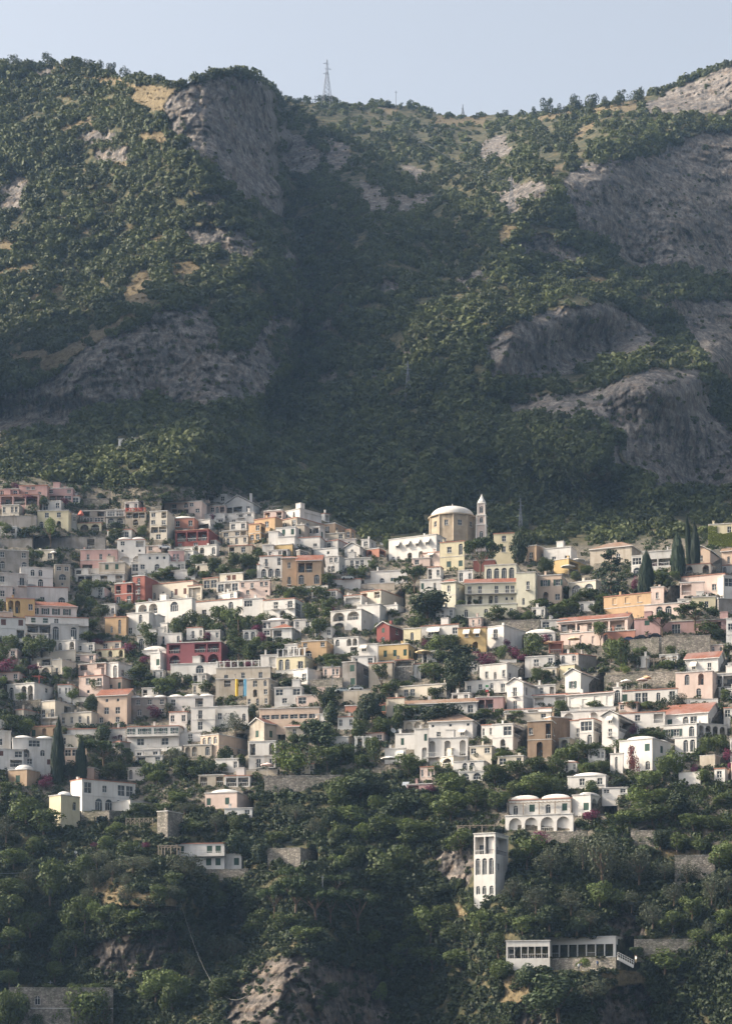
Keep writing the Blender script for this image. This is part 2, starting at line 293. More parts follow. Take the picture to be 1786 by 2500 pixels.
def ground_D(u, v, rock):
    d = base_D(u, v); x = (u-UC)*d/F; z = ZC+(VH-v)*d/F; q = np.c_[x, d, z]; t = town_w(u, v); wild = 1-t
    hi = sstep(1150, 1000, v)
    d = d+wild*(fbm(q/70., 3)*(5+13*hi)+fbm(q/18.+5, 3)*(1.6+2.2*hi))+fbm(q/6.+9, 3)*.5
    qs = q*np.array([1/7., 1/7., 1/26.]); tilt = q*np.array([1/40., 1/40., 1/3.2]); tilt[:, 2] += q[:, 0]*-.07
    r = rock.astype(float)
    d = d+r*((ridged(qs)-.6)*1.2+ridged(tilt+3, 3)*.8)
    ix = np.where(rock)[0]
    if len(ix):
        w = q[ix]+np.stack([fbm(q[ix]/5.+k*9, 2) for k in range(3)], 1)*1.5; t = w.copy(); t[:, 2] += t[:, 0]*-.22; e = 0
        for cell, am, sd in (((9., 9., 15.), 3.4, 3), ((3.6, 3.6, 5.5), 1.7, 11), ((1.5, 1.5, 1.9), .75, 29)):
            val, gr = blocks(t, cell, sd); e = e+(val-.5)*am*lerp(1., 1.5, sstep(1950, 2250, v[ix]))+(1-gr)*am*.25
        db = base_D(u[ix], v[ix]); gx = (base_D(u[ix]+5, v[ix])-db)/(5*db/F); gz = (base_D(u[ix], v[ix]-5)-db)/(5*db/F); d[ix] += e/np.sqrt(1+gx*gx*.45+gz*gz*.2)
    return d
def build_terrain(quads):
    """quads: [(u polygon of a facade, function u->range of the wall)] : the slope is dug back behind every front wall"""
    uu = np.r_[np.linspace(-400, -45, 24), np.linspace(-40, 1826, NU), np.linspace(1840, 2200, 24)]
    tt = np.linspace(0, 1, NV); rv = ridge_v(uu)+fbm(np.c_[uu/14., uu*0, uu*0+3], 3)*5
    V = 2740+(rv[None]-2740)*tt[:, None]; U = np.repeat(uu[None], NV, 0)
    u = U.ravel(); v = V.ravel()
    rock = cover('cliff', u, v) | cover('patch', u, v, 14); grass = cover('grass', u, v, 8) & ~rock
    d = ground_D(u, v, rock)
    for poly, fn in quads:
        p = np.array(poly); bb = np.where((u > p[:, 0].min()-1) & (u < p[:, 0].max()+1) & (v > p[:, 1].min()) & (v < p[:, 1].max()+1))[0]
        if len(bb):
            i = bb[in_poly(u[bb], v[bb], poly)]; d[i] = np.maximum(d[i], fn(u[i])+.7)
    pts = np.c_[(u-UC)*d/F, d, ZC+(VH-v)*d/F].reshape(NV, len(uu), 3)
    back = []; last = pts[-1]
    for k in range(1, NB):
        q = last.copy(); q[:, 1] += 14*k; q[:, 2] -= .5*k*k+3*k; back.append(q)
    allp = np.concatenate([pts, np.array(back)], 0); nr, nc = allp.shape[:2]
    idx = np.arange(nr*nc).reshape(nr, nc)
    Q = np.stack([idx[:-1, :-1], idx[:-1, 1:], idx[1:, 1:], idx[1:, :-1]], -1).reshape(-1, 4)
    me = np_mesh('hillside', allp.reshape(-1, 3), Q, smooth=True)
    def at(n, a):
        a = np.r_[a.astype(np.float32), np.zeros((nr-NV)*nc, np.float32)]
        me.attributes.new(n, 'FLOAT', 'POINT').data.foreach_set('value', a)
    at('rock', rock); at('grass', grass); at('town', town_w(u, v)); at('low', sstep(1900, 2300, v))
    m, nt, b = new_mat('hillside'); L = nt.links
    w = wpos(nt); n1 = noise(nt, w, .22, 5, .65); n2 = noise(nt, w, 1.3, 4, .7); st = noise(nt, wpos(nt, 1, .4, .42), .40, 7, .78); sv = wpos(nt, .09, .09, 1); sv.node.inputs['Rotation'].default_value = (0, math.radians(13), 0); sta = noise(nt, sv, .42, 5, .65)
    soil = mixc(nt, ramp(nt, n1, (.4, 0.), (.62, 1.)), (.027, .034, .015), (.12, .10, .052))
    dry = mixc(nt, ramp(nt, n2, (.35, 0.), (.65, 1.)), (.11, .085, .045), (.19, .145, .08))
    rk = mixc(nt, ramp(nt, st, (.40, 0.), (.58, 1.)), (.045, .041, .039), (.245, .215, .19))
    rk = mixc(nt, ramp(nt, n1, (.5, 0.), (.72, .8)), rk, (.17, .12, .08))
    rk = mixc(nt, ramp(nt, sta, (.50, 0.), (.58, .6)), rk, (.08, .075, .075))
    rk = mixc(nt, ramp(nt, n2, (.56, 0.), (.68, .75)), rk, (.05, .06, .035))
    twn = mixc(nt, ramp(nt, n2, (.4, 0.), (.6, 1.)), (.085, .08, .06), (.20, .17, .135))
    c = mixc(nt, attr(nt, 'town').outputs['Fac'], soil, twn)
    c = mixc(nt, attr(nt, 'grass').outputs['Fac'], c, dry)
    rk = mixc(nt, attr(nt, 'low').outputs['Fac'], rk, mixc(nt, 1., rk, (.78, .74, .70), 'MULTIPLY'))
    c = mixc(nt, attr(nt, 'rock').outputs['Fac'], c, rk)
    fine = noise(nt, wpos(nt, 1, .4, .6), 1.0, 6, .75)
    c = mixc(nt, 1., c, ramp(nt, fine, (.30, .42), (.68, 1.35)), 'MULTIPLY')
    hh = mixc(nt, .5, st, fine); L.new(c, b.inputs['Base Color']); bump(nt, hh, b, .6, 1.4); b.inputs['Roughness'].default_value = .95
    me.materials.append(m); o = link('hillside', me); tag(o, 'steep limestone mountainside with scrub, cliffs and terraces rising above the town', None, None, 'structure')
    return o
def build_shade_ridge():
    """unseen added ridge left of the frame, shaped to shade the wood above town"""
    xs = np.linspace(-420, -150, 60); ys = np.linspace(712, 850, 60); X, Y = np.meshgrid(xs, ys)
    prof = np.interp(Y, [712, 720, 727, 760, 816, 826, 850], [60, 290, 425, 440, 440, 280, 120]); Z = prof*np.interp(X, [-420, -260, -165, -150], [1.05, 1., .96, .55])  # profile of the added ridge follows the shade wanted on the slope
    q = np.c_[X.ravel(), Y.ravel(), Z.ravel()]; q[:, 2] += fbm(q/30., 4)*16; q[:, 0] += fbm(q/25.+5, 3)*6
    i = np.arange(3600).reshape(60, 60); me = np_mesh('shade_ridge', q, np.stack([i[:-1, :-1], i[:-1, 1:], i[1:, 1:], i[1:, :-1]], -1).reshape(-1, 4), smooth=True)
    me.materials.append(bpy.data.materials['hillside']); tag(link('shade_ridge', me), None, None, None, 'structure')
# ---------------------------------------------------------------- foliage
def leaf_cards(C, N, S, rng, aspect=.75, spread=.75):
    """one quad per centre C, facing roughly along N, half-size S"""
    n = N+rng.normal(size=N.shape)*spread; n /= np.linalg.norm(n, axis=1)[:, None]+1e-9
    r = rng.normal(size=N.shape); t = np.cross(n, r); t /= np.linalg.norm(t, axis=1)[:, None]+1e-9; w = np.cross(n, t)
    S = np.broadcast_to(np.asarray(S, float), (len(C),))[:, None]; a = S*aspect
    V = np.stack([C-t*S, C-w*a*.9, C+t*S, C+w*a], 1).reshape(-1, 3)
    return V, np.arange(len(V)).reshape(-1, 4)
def blob_points(blobs, n, rng, shell=.55):
    """points through the outer part of a set of ellipsoids (cx,cy,cz,rx,ry,rz), with their outward directions"""
    B = np.array(blobs, float); wt = (B[:, 3]*B[:, 4]*B[:, 5])**(2/3.); wt /= wt.sum(); k = rng.choice(len(B), n, p=wt)
    d = rng.normal(size=(n, 3)); d /= np.linalg.norm(d, axis=1)[:, None]; rr = shell+(1-shell)*rng.random(n)**.5
    lump = 1+.22*pnoise(d*2.3+k[:, None]*7.7)
    p = B[k, :3]+d*B[k, 3:]*(rr*lump)[:, None]; return p, d, k
def shrub_masters(n, leaves, rng):
    out = []
    for i in range(n):
        bl = [(0, 0, .35, .75, .75, .62)]+[(rng.uniform(-.55, .55), rng.uniform(-.55, .55), rng.uniform(.2, .8), .42, .42, .38) for _ in range(4)]
        p, d, k = blob_points(bl, leaves, rng, .7); V, Q = leaf_cards(p, d, rng.uniform(.13, .23, leaves), rng, .85, .42)
        out.append((V, np.clip(.5+rng.normal(size=leaves)*.16+(k % 5-2)*.06, 0, 1).repeat(4)))
    return out
def scatter(name, cen, rad, tint, masters, mat, rng, squash=1.):
    """many shrubs as one mesh of leaf clumps"""
    Vs, Ts = [], []; pick = rng.integers(0, len(masters), len(cen)); ang = rng.uniform(0, 6.28, len(cen))
    for i, (mv, mt) in enumerate(masters):
        j = np.where(pick == i)[0]
        if not len(j): continue
        c, s = np.cos(ang[j])[:, None], np.sin(ang[j])[:, None]; x, y, z = mv[None, :, 0], mv[None, :, 1], mv[None, :, 2]
        v = np.stack([x*c-y*s, x*s+y*c, np.repeat(z, len(j), 0)*squash], -1)*rad[j][:, None, None]+cen[j][:, None]
        Vs.append(v.reshape(-1, 3)); Ts.append(np.clip(mt[None]*.6+tint[j][:, None]*.6-.1, 0, 1).ravel())
    V = np.concatenate(Vs); me = np_mesh(name, V, np.arange(len(V)).reshape(-1, 4), tint=np.concatenate(Ts)); me.materials.append(mat)
    return link(name, me)
SHRUBS = shrub_masters(7, 120, np.random.default_rng(21)); TUFTS = shrub_masters(6, 60, np.random.default_rng(22))
def wild_cover():
    rng = np.random.default_rng(5); n = 50000
    u = rng.uniform(-70, 1860, n); v = rng.uniform(140, 1330, n); ok = v > ridge_v(u)+2
    u, v = u[ok], v[ok]; rock = cover('cliff', u, v); patch = cover('patch', u, v, 14) & ~rock; grass = cover('grass', u, v, 8); t = town_w(u, v)
    dens = fbm(np.c_[u/60., v/45., u*0], 3)
    keep = np.where(rock, np.where((fbm(np.c_[u/70., (v+u*.17)/9., u*0+4], 3) > .24) | (fbm(np.c_[u/30., v/24., u*0+7], 3) > .42), .42, .012), np.where(patch, .10, np.where(grass, .02, .74+dens*1.7)))*(1-sstep(0, .8, t))
    k = (rng.random(len(u)) < keep) & ~house_cover(u, v, 1); u, v, rock = u[k], v[k], (rock | patch)[k]
    D = ground_D(u, v, rock); cen = np.c_[(u-UC)*D/F, D, ZC+(VH-v)*D/F]
    r = np.exp(rng.normal(.60, .42, len(u)))*np.where(rock, .45, 1.)*np.interp(v, [150, 700, 1200], [.85, 1.0, .95]); r = np.clip(r, .7, 4.0)
    big = (rng.random(len(u)) < .07) & ~rock; r = np.where(big, rng.uniform(2.6, 4.4, len(u)), r)
    cen[:, 1] -= r*.15; cen[:, 2] -= r*.2
    ru = rng.uniform(-70, 1860, 520); rvv = ridge_v(ru)+rng.uniform(0, 7, 520); kk = fbm(np.c_[ru/40., ru*0, ru*0+2], 3) > -.22; ru, rvv = ru[kk], rvv[kk]; rD = ground_D(ru, rvv, np.zeros(len(ru), bool))+1
    cen = np.concatenate([cen, np.c_[(ru-UC)*rD/F, rD, ZC+(VH-rvv)*rD/F-.4]]); r = np.r_[r, np.clip(np.exp(rng.normal(.5, .5, len(ru))), .7, 3.4)]; u = np.r_[u, ru]; v = np.r_[v, rvv]
    tint = np.clip(.45+fbm(np.c_[u/110., v/80., u*0+9], 3)*.85+rng.normal(size=len(u))*.20, 0, 1)
    o = scatter('scrub', cen, r, tint, SHRUBS, leaf_mat('scrub_leaf', (.072, .090, .030), .2, .6), rng)
    tag(o, 'dense green scrub and low trees covering the mountainside', None, None, 'stuff'); print('scrub', len(u))
    n = 16000; u = rng.uniform(-70, 1860, n); v = rng.uniform(140, 1330, n); ok = v > ridge_v(u)+1; u, v = u[ok], v[ok]
    grass = cover('grass', u, v, 8); rock = cover('cliff', u, v); k = (grass | (rng.random(len(u)) < .10)) & ~rock & (town_w(u, v) < .3); u, v = u[k], v[k]
    D = ground_D(u, v, np.zeros(len(u), bool)); cen = np.c_[(u-UC)*D/F, D-.2, ZC+(VH-v)*D/F]
    o = scatter('dry_grass', cen, rng.uniform(.45, 1.0, len(u)), rng.random(len(u)), TUFTS, leaf_mat('dry_grass_leaf', (.19, .145, .07), .2, .35), rng, .55)
    tag(o, 'tan dry grass on the sunny ledges and slopes', None, None, 'stuff')
# ---------------------------------------------------------------- light, air, camera
SUN_AZ, SUN_EL = 270., 32.5
def light_and_camera():
    w = bpy.data.worlds.new('World'); SC.world = w; w.use_nodes = True; nt = w.node_tree; bg = nt.nodes['Background']
    sky = nt.nodes.new('ShaderNodeTexSky'); sky.sky_type = 'NISHITA'; sky.sun_disc = False
    sky.sun_elevation = math.radians(SUN_EL); sky.sun_rotation = math.radians(SUN_AZ); sky.altitude = 10; sky.air_density = 1.0; sky.dust_density = 7; sky.ozone_density = 1.0
    hs = nt.nodes.new('ShaderNodeHueSaturation'); hs.inputs['Saturation'].default_value = .42; hs.inputs['Value'].default_value = 1.10
    nt.links.new(sky.outputs[0], hs.inputs['Color']); nt.links.new(hs.outputs[0], bg.inputs[0]); bg.inputs[1].default_value = .138
    l = bpy.data.lights.new('sun', 'SUN'); l.energy = 3.5; l.angle = math.radians(.5); l.color = (1., .86, .67)
    o = bpy.data.objects.new('sun', l); COL.objects.link(o); a, e = math.radians(SUN_AZ), math.radians(SUN_EL)
    d = Vector((math.sin(a)*math.cos(e), math.cos(a)*math.cos(e), math.sin(e))); o.rotation_euler = d.to_track_quat('Z', 'Y').to_euler(); o.location = (-400, 400, 700)
    c = bpy.data.cameras.new('camera'); co = bpy.data.objects.new('camera', c); COL.objects.link(co); SC.camera = co
    co.location = (0, 0, ZC); co.rotation_euler = (math.pi/2, 0, 0); c.sensor_fit = 'HORIZONTAL'; c.sensor_width = 36; c.lens = 36*F/1786; c.shift_y = (VH-1250)/1786; c.clip_start = 1; c.clip_end = 6000
    mb = MB(); mb.box(-520, 640, -30, 1720, -30, 640)
    m = bpy.data.materials.new('haze'); m.use_nodes = True; n = m.node_tree; n.nodes.clear(); out = n.nodes.new('ShaderNodeOutputMaterial'); pv = n.nodes.new('ShaderNodeVolumePrincipled')
    pv.inputs['Color'].default_value = (.42, .66, 1., 1); pv.inputs['Density'].default_value = HAZE; pv.inputs['Anisotropy'].default_value = .2; n.links.new(pv.outputs[0], out.inputs['Volume'])
    h = mb.build('haze', m); h.display_type = 'WIRE'; tag(h, 'thin pale blue summer haze over the whole bay', None, None, 'stuff')
    v = SC.view_settings; v.view_transform = 'Standard'; v.look = 'None'; v.exposure = EXPO; v.gamma = 1
    SC.render.engine = 'CYCLES'; cy = SC.cycles; cy.max_bounces = 5; cy.diffuse_bounces = 2; cy.glossy_bounces = 1; cy.transmission_bounces = 2; cy.volume_bounces = 0; cy.transparent_max_bounces = 4
    cy.use_denoising = DENOISE; cy.denoiser = 'OPENIMAGEDENOISE'; cy.use_adaptive_sampling = False; cy.sample_clamp_indirect = 4
DENOISE = True
HAZE, EXPO = .00007, .93
# ---------------------------------------------------------------- houses
WALLC = {'W': (.79, .755, .705), 'w': (.74, .72, .69), 'C': (.75, .67, .55), 'Y': (.72, .64, .44), 'y': (.75, .71, .56), 'O': (.62, .45, .22), 'N': (.60, .41, .24), 'P': (.62, .40, .355), 'p': (.76, .60, .52),
 'M': (.52, .34, .32), 'R': (.27, .085, .075), 'r': (.40, .155, .12), 'D': (.30, .105, .115), 'T': (.50, .36, .245), 'B': (.34, .24, .165), 'G': (.34, .315, .29), 'S': (.54, .475, .39), 'H': (.70, .54, .42), 'E': (.62, .60, .57), 'n': (.50, .24, .17)}
WALLD = {'G': .9, 'S': .7, 'B': .8, 'E': .7, 'w': .5, 'T': .45}
def wall_mat(c):
    if c == 'stone': return stone_mat('stone_wall', (.36, .32, .27))
    return plaster('plaster_'+{'w': 'grey_white', 'y': 'pale_yellow', 'p': 'pale_pink', 'r': 'brick_red', 'n': 'salmon'}.get(c, c), WALLC[c], WALLD.get(c, .34))
def glass_mat():
    if 'glass' in MATS: return MATS['glass']
    m, nt, b = new_mat('glass'); n = noise(nt, wpos(nt), .9, 2)
    nt.links.new(mixc(nt, ramp(nt, n, (.4, 0.), (.65, 1.)), (.012, .014, .016), (.055, .065, .07)), b.inputs['Base Color'])
    b.inputs['Roughness'].default_value = .12; b.inputs['Specular IOR Level'].default_value = .5; MATS['glass'] = m; return m
FRAME = lambda: flat_mat('white_paint', (.66, .645, .61)); IRON = lambda: flat_mat('dark_iron', (.05, .05, .055), .5)
SHUT = {'g': (.035, .075, .055), 'k': (.13, .06, .045), 'o': (.05, .085, .075), 'b': (.16, .22, .26)}
def shut_mat(k): return flat_mat('shutter_'+{'g': 'green', 'k': 'brown', 'o': 'teal', 'b': 'blue'}[k], SHUT[k])
TILES = lambda k: tile_mat('roof_tile_red', (.31, .125, .08)) if k == 'r' else tile_mat('roof_tile_brown', (.30, .19, .125))
class Face:
    """one outside wall: openings are cut through it, panes and doors sit back in them"""
    def __init__(s, tf, W, H, seed): s.tf = tf; s.W = W; s.H = H; s.rnd = random.Random(seed)
    def q(s, mb, pts, mi=0): mb.poly([s.tf(*p) for p in pts], mi)
    def rect(s, mb, a0, a1, b0, b1, d=0., mi=0):
        if a1-a0 > 1e-4 and b1-b0 > 1e-4: s.q(mb, [(a0, b0, d), (a1, b0, d), (a1, b1, d), (a0, b1, d)], mi)
    def box(s, mb, a0, a1, b0, b1, d0, d1, mi=0): mb.box(a0, a1, d0, d1, b0, b1, mi, lambda x, y, z: s.tf(x, z, y))
    def cell(s, mb, c0, c1, h0, h1, a0, a1, b0, b1, arch, rec, back):
        """wall piece c0..c1 x h0..h1 with an opening a0..a1 x b0..b1"""
        if not arch:
            s.rect(mb, c0, a0, h0, h1); s.rect(mb, a1, c1, h0, h1); s.rect(mb, a0, a1, h0, b0); s.rect(mb, a0, a1, b1, h1)
            s.q(mb, [(a0, b0, 0), (a0, b0, rec), (a1, b0, rec), (a1, b0, 0)]); s.q(mb, [(a0, b1, 0), (a1, b1, 0), (a1, b1, rec), (a0, b1, rec)])
            s.q(mb, [(a0, b0, 0), (a0, b1, 0), (a0, b1, rec), (a0, b0, rec)]); s.q(mb, [(a1, b0, 0), (a1, b0, rec), (a1, b1, rec), (a1, b1, 0)])
            if back: s.rect(mb, a0, a1, b0, b1, rec)
            return [(a0, b0), (a1, b0), (a1, b1), (a0, b1)]
        r = (a1-a0)/2; cx = (a0+a1)/2; rise = min(r, (b1-b0)*.6); sp = b1-rise; n = 8
        arc = [(cx-r*math.cos(math.pi*i/n), sp+rise*math.sin(math.pi*i/n)) for i in range(n+1)]
        s.rect(mb, c0, a0, h0, h1); s.rect(mb, a1, c1, h0, h1); s.rect(mb, a0, a1, h0, b0)
        for p, q in zip(arc, arc[1:]): s.q(mb, [(p[0], p[1], 0), (q[0], q[1], 0), (q[0], h1, 0), (p[0], h1, 0)])
        ring = [(a0, b0)]+arc+[(a1, b0)]
        for p, q in zip(ring, ring[1:]): s.q(mb, [(p[0], p[1], 0), (p[0], p[1], rec), (q[0], q[1], rec), (q[0], q[1], 0)])
        s.q(mb, [(a0, b0, 0), (a0, b0, rec), (a1, b0, rec), (a1, b0, 0)])
        out = [(a1, b0)]+arc[::-1]+[(a0, b0)]
        if back: s.q(mb, [(p[0], p[1], rec) for p in out[::-1]])
        return [(a0, b0), (a1, b0)]+arc[::-1][:]
def pane(F_, par, ring, d, frame=True, arch=False, nm=1, rows=0):
    mb = MB(); F_.q(mb, [(p[0], p[1], d) for p in ring], 0)
    a0 = min(p[0] for p in ring); a1 = max(p[0] for p in ring); b0 = min(p[1] for p in ring); b1 = max(p[1] for p in ring); t = .075
    if frame:
        F_.box(mb, a0, a1, b0, b0+t, d-.07, d-.01, 1)
        if not arch: F_.box(mb, a0, a1, b1-t, b1, d-.07, d-.01, 1)
        hh = b1 if not arch else b1-(a1-a0)/2*.75
        F_.box(mb, a0, a0+t, b0+t, hh-t, d-.07, d-.01, 1); F_.box(mb, a1-t, a1, b0+t, hh-t, d-.07, d-.01, 1)
        for k in range(nm):
            x = a0+(a1-a0)*(k+1)/(nm+1); F_.box(mb, x-.04, x+.04, b0+t, (b1 if arch and nm == 1 else hh)-t, d-.06, d-.015, 1)
        if arch: F_.box(mb, a0+t, a1-t, hh-t, hh, d-.06, d-.015, 1)
        if rows: F_.box(mb, a0+t, a1-t, (b0+b1)/2, (b0+b1)/2+.06, d-.055, d-.02, 1)
    return mb.build('window', [glass_mat(), FRAME()], par)
def railing(F_, par, a0, a1, h, d, white=True, slab=True):
    mb = MB(); m = FRAME() if white else IRON()
    if slab: F_.box(mb, a0, a1, h-.16, h, -d, -.002, 1)
    n = max(2, int((a1-a0)/.42))
    for k in range(n+1):
        x = a0+.03+(a1-a0-.06)*k/n; F_.box(mb, x-.022, x+.022, h, h+.92, -d+.02, -d+.06, 0)
    F_.box(mb, a0, a1, h+.92, h+1.0, -d, -d+.08, 0); F_.box(mb, a0, a0+.05, h+.92, h+1., -d+.08, -.003, 0); F_.box(mb, a1-.05, a1, h+.92, h+1., -d+.08, -.003, 0)
    return mb.build('balcony', [m, plaster('plaster_slab', (.66, .64, .61))], par)
def facade(par, walls, F_, spec, wm, shut='g', base=0.):
    """rows top to bottom split by '/', one letter per bay"""
    if not spec: F_.rect(walls, 0, F_.W, 0, F_.H); return
    rows = [r for r in spec.split('/')]; wt = []
    for i, r in enumerate(rows):
        if ':' in r: a, b = r.split(':'); wt.append(float(a)); rows[i] = b
        else: wt.append(1.)
    tot = sum(wt); top = F_.H; R = F_.rnd
    for r, w_ in zip(rows, wt):
        h = F_.H*w_/tot; h0 = top-h; h1 = top; top = h0; cont = r.endswith('_'); r = r.rstrip('_'); n = max(1, len(r)); m = F_.W*.03; cw = (F_.W-2*m)/n
        F_.rect(walls, 0, m, h0, h1); F_.rect(walls, F_.W-m, F_.W, h0, h1)
        for i, ch in enumerate(r):
            c0 = m+i*cw; c1 = c0+cw; cx = (c0+c1)/2+(R.uniform(-.06, .06)*cw if ch in 'wgksndo' else 0)
            if ch == '.': F_.rect(walls, c0, c1, h0, h1); continue
            k = R.uniform(.94, 1.06)
            def op(w, hb, ht, arch=False, rec=.22, back=False):
                w = min(w, cw*.94); return (c0, c1, h0, h1, cx-w/2, cx+w/2, h0+hb, min(h0+ht, h1-.12), arch, rec, back)
            if ch in 'wgkor':
                hb = h*.28; o = op(1.25*k if cw > 1.6 else cw*.7, hb, hb+min(1.65, h*.56)); ring = F_.cell(walls, *o)
                a0, a1, b0, b1 = o[4:8]
                if ch in 'gk':
                    mb = MB(); F_.rect(mb, a0, a1, b0, b1, .08); 
                    for q in (0, 1): F_.box(mb, a0+(a1-a0)*q*.5+.02, a0+(a1-a0)*(q+1)*.5-.02, b0, b1, .02, .07)
                    mb.build('shutter', shut_mat(ch if ch == 'k' else shut), par)
                else:
                    p = pane(F_, par, ring, .2, rows=1)
                    sl = MB(); F_.box(sl, a0-.12, a1+.12, b0-.1, b0-.005, -.12, -.002)
                    sl.build('sill', FRAME(), p)
                    if ch == 'o':
                        for q in (0, 1):
                            mb = MB(); w2 = (a1-a0)*.5; x0 = a0-w2-.03 if q == 0 else a1+.03; F_.box(mb, x0, x0+w2, b0, b1, -.07, -.012); mb.build('shutter', shut_mat('o'), p)
                    if ch == 'r':
                        mb = MB(); e = .35; n_ = len(mb.v)
                        for (x, z, d) in ((a0-e, b1+.35, -.02), (a1+e, b1+.35, -.02), (a1+e, b0+.75, -1.2), (a0-e, b0+.75, -1.2)): mb.v.append(F_.tf(x, z, d))
                        for (x, z, d) in ((a0-e, b1+.27, -.02), (a1+e, b1+.27, -.02), (a1+e, b0+.55, -1.2), (a0-e, b0+.55, -1.2)): mb.v.append(F_.tf(x, z, d))
                        for f in ((0, 1, 2, 3), (7, 6, 5, 4), (0, 3, 7, 4), (1, 5, 6, 2), (3, 2, 6, 7), (0, 4, 5, 1)): mb.f.append(f); mb.m.append(0)
                        mb.build('awning', flat_mat('canvas', (.76, .71, .62)), par)
            elif ch == 's':
                o = op(.75*k, h*.4, h*.4+min(.85, h*.35)); pane(F_, par, F_.cell(walls, *o), .2, nm=0)
            elif ch in 'dD':
                o = op(1.35*k if cw > 1.6 else cw*.75, .12, min(2.35, h*.78)); ring = F_.cell(walls, *o); pane(F_, par, ring, .2, rows=1)
                if ch == 'd' and not cont: railing(F_, par, max(c0+.03, o[4]-.45), min(c1-.03, o[5]+.45), h0+.10, .8, white=R.random() < .4)
            elif ch == 'n':
                o = op(min(1.15, cw*.6), h*.16, min(h*.82, 2.6), True, .24); pane(F_, par, F_.cell(walls, *o), .22, arch=True)
            elif ch == 'A':
                o = op(min(cw*.72, h*.95, 2.9), h*.08, h*.86, True, .28); pane(F_, par, F_.cell(walls, *o), .26, arch=True, nm=2 if o[5]-o[4] < 2.2 else 3)
            elif ch == 'a':
                o = op(min(cw*.80, h*1.25), h*.03, h*.88, True, 1.7, True); F_.cell(walls, *o)
                w = (o[5]-o[4])*.4; b0 = o[6]+.01; x = cx-w/2+R.uniform(-.2, .2)*w; pane(F_, par, [(x, b0), (x+w, b0), (x+w, b0+min(2.0, h*.55)), (x, b0+min(2.0, h*.55))], 1.68, frame=False)
                if R.random() < .4:
                    mb = MB()
                    F_.box(mb, o[4]+.01, o[5]-.01, o[6]+.85, o[6]+.93, .1, .16); n2 = max(2, int((o[5]-o[4])/.4))
                    for q in range(1, n2): x = o[4]+(o[5]-o[4])*q/n2; F_.box(mb, x-.02, x+.02, o[6], o[6]+.85, .11, .15)
                    mb.build('railing', FRAME(), par)
            elif ch == 'b':
                o = op(cw*.86, h*.14, h*.84); pane(F_, par, F_.cell(walls, *o), .2, nm=max(1, int((o[5]-o[4])/1.1)), rows=1)
            elif ch == 'L':
                o = op(cw*.9, h*.05, h*.86, False, 1.8, True); F_.cell(walls, *o); a0, a1 = o[4], o[5]; b0 = o[6]+.01; nn = max(1, int((a1-a0)/2.3))
                for q in range(nn):
                    x = a0+(a1-a0)*(q+.5)/nn; w = min(.65, (a1-a0)/nn*.36); pane(F_, par, [(x-w, b0), (x+w, b0), (x+w, b0+min(2.1, h*.66)), (x-w, b0+min(2.1, h*.66))], 1.78, frame=False)
                if not cont:
                    mb = MB(); n2 = max(2, int((a1-a0)/.4)); F_.box(mb, a0+.01, a1-.01, o[6]+.82, o[6]+.9, .06, .13)
                    for q in range(1, n2): x = a0+(a1-a0)*q/n2; F_.box(mb, x-.02, x+.02, o[6], o[6]+.82, .07, .11)
                    mb.build('railing', FRAME() if R.random() < .6 else IRON(), par)
        if cont: railing(F_, par, .02, F_.W-.02, h0+.08, 1.0)
HOUSES = []; CROPS = {'A': (0, 1150, .27709), 'B': (450, 1150, .27709), 'C': (900, 1150, .27709), 'D': (1336, 1150, .27709), 'E': (0, 1500, .27709), 'F': (450, 1500, .27709), 'G': (900, 1500, .27709), 'H': (1336, 1500, .27709),
 'I': (0, 1850, .36946), 'J': (600, 1850, .36946), 'K': (1186, 1850, .36946), '1': (0, 1170, .18473), '2': (280, 1170, .18473), '3': (560, 1170, .18473), '4': (840, 1220, .18473), 'U': (0, 0, 1.), 'L': (0, 1148, .55665), 'R': (882, 1148, .55665)}
QUADS = []
def px(c, x, y): a = CROPS[c]; return a[0]+x*a[2], a[1]+y*a[2]
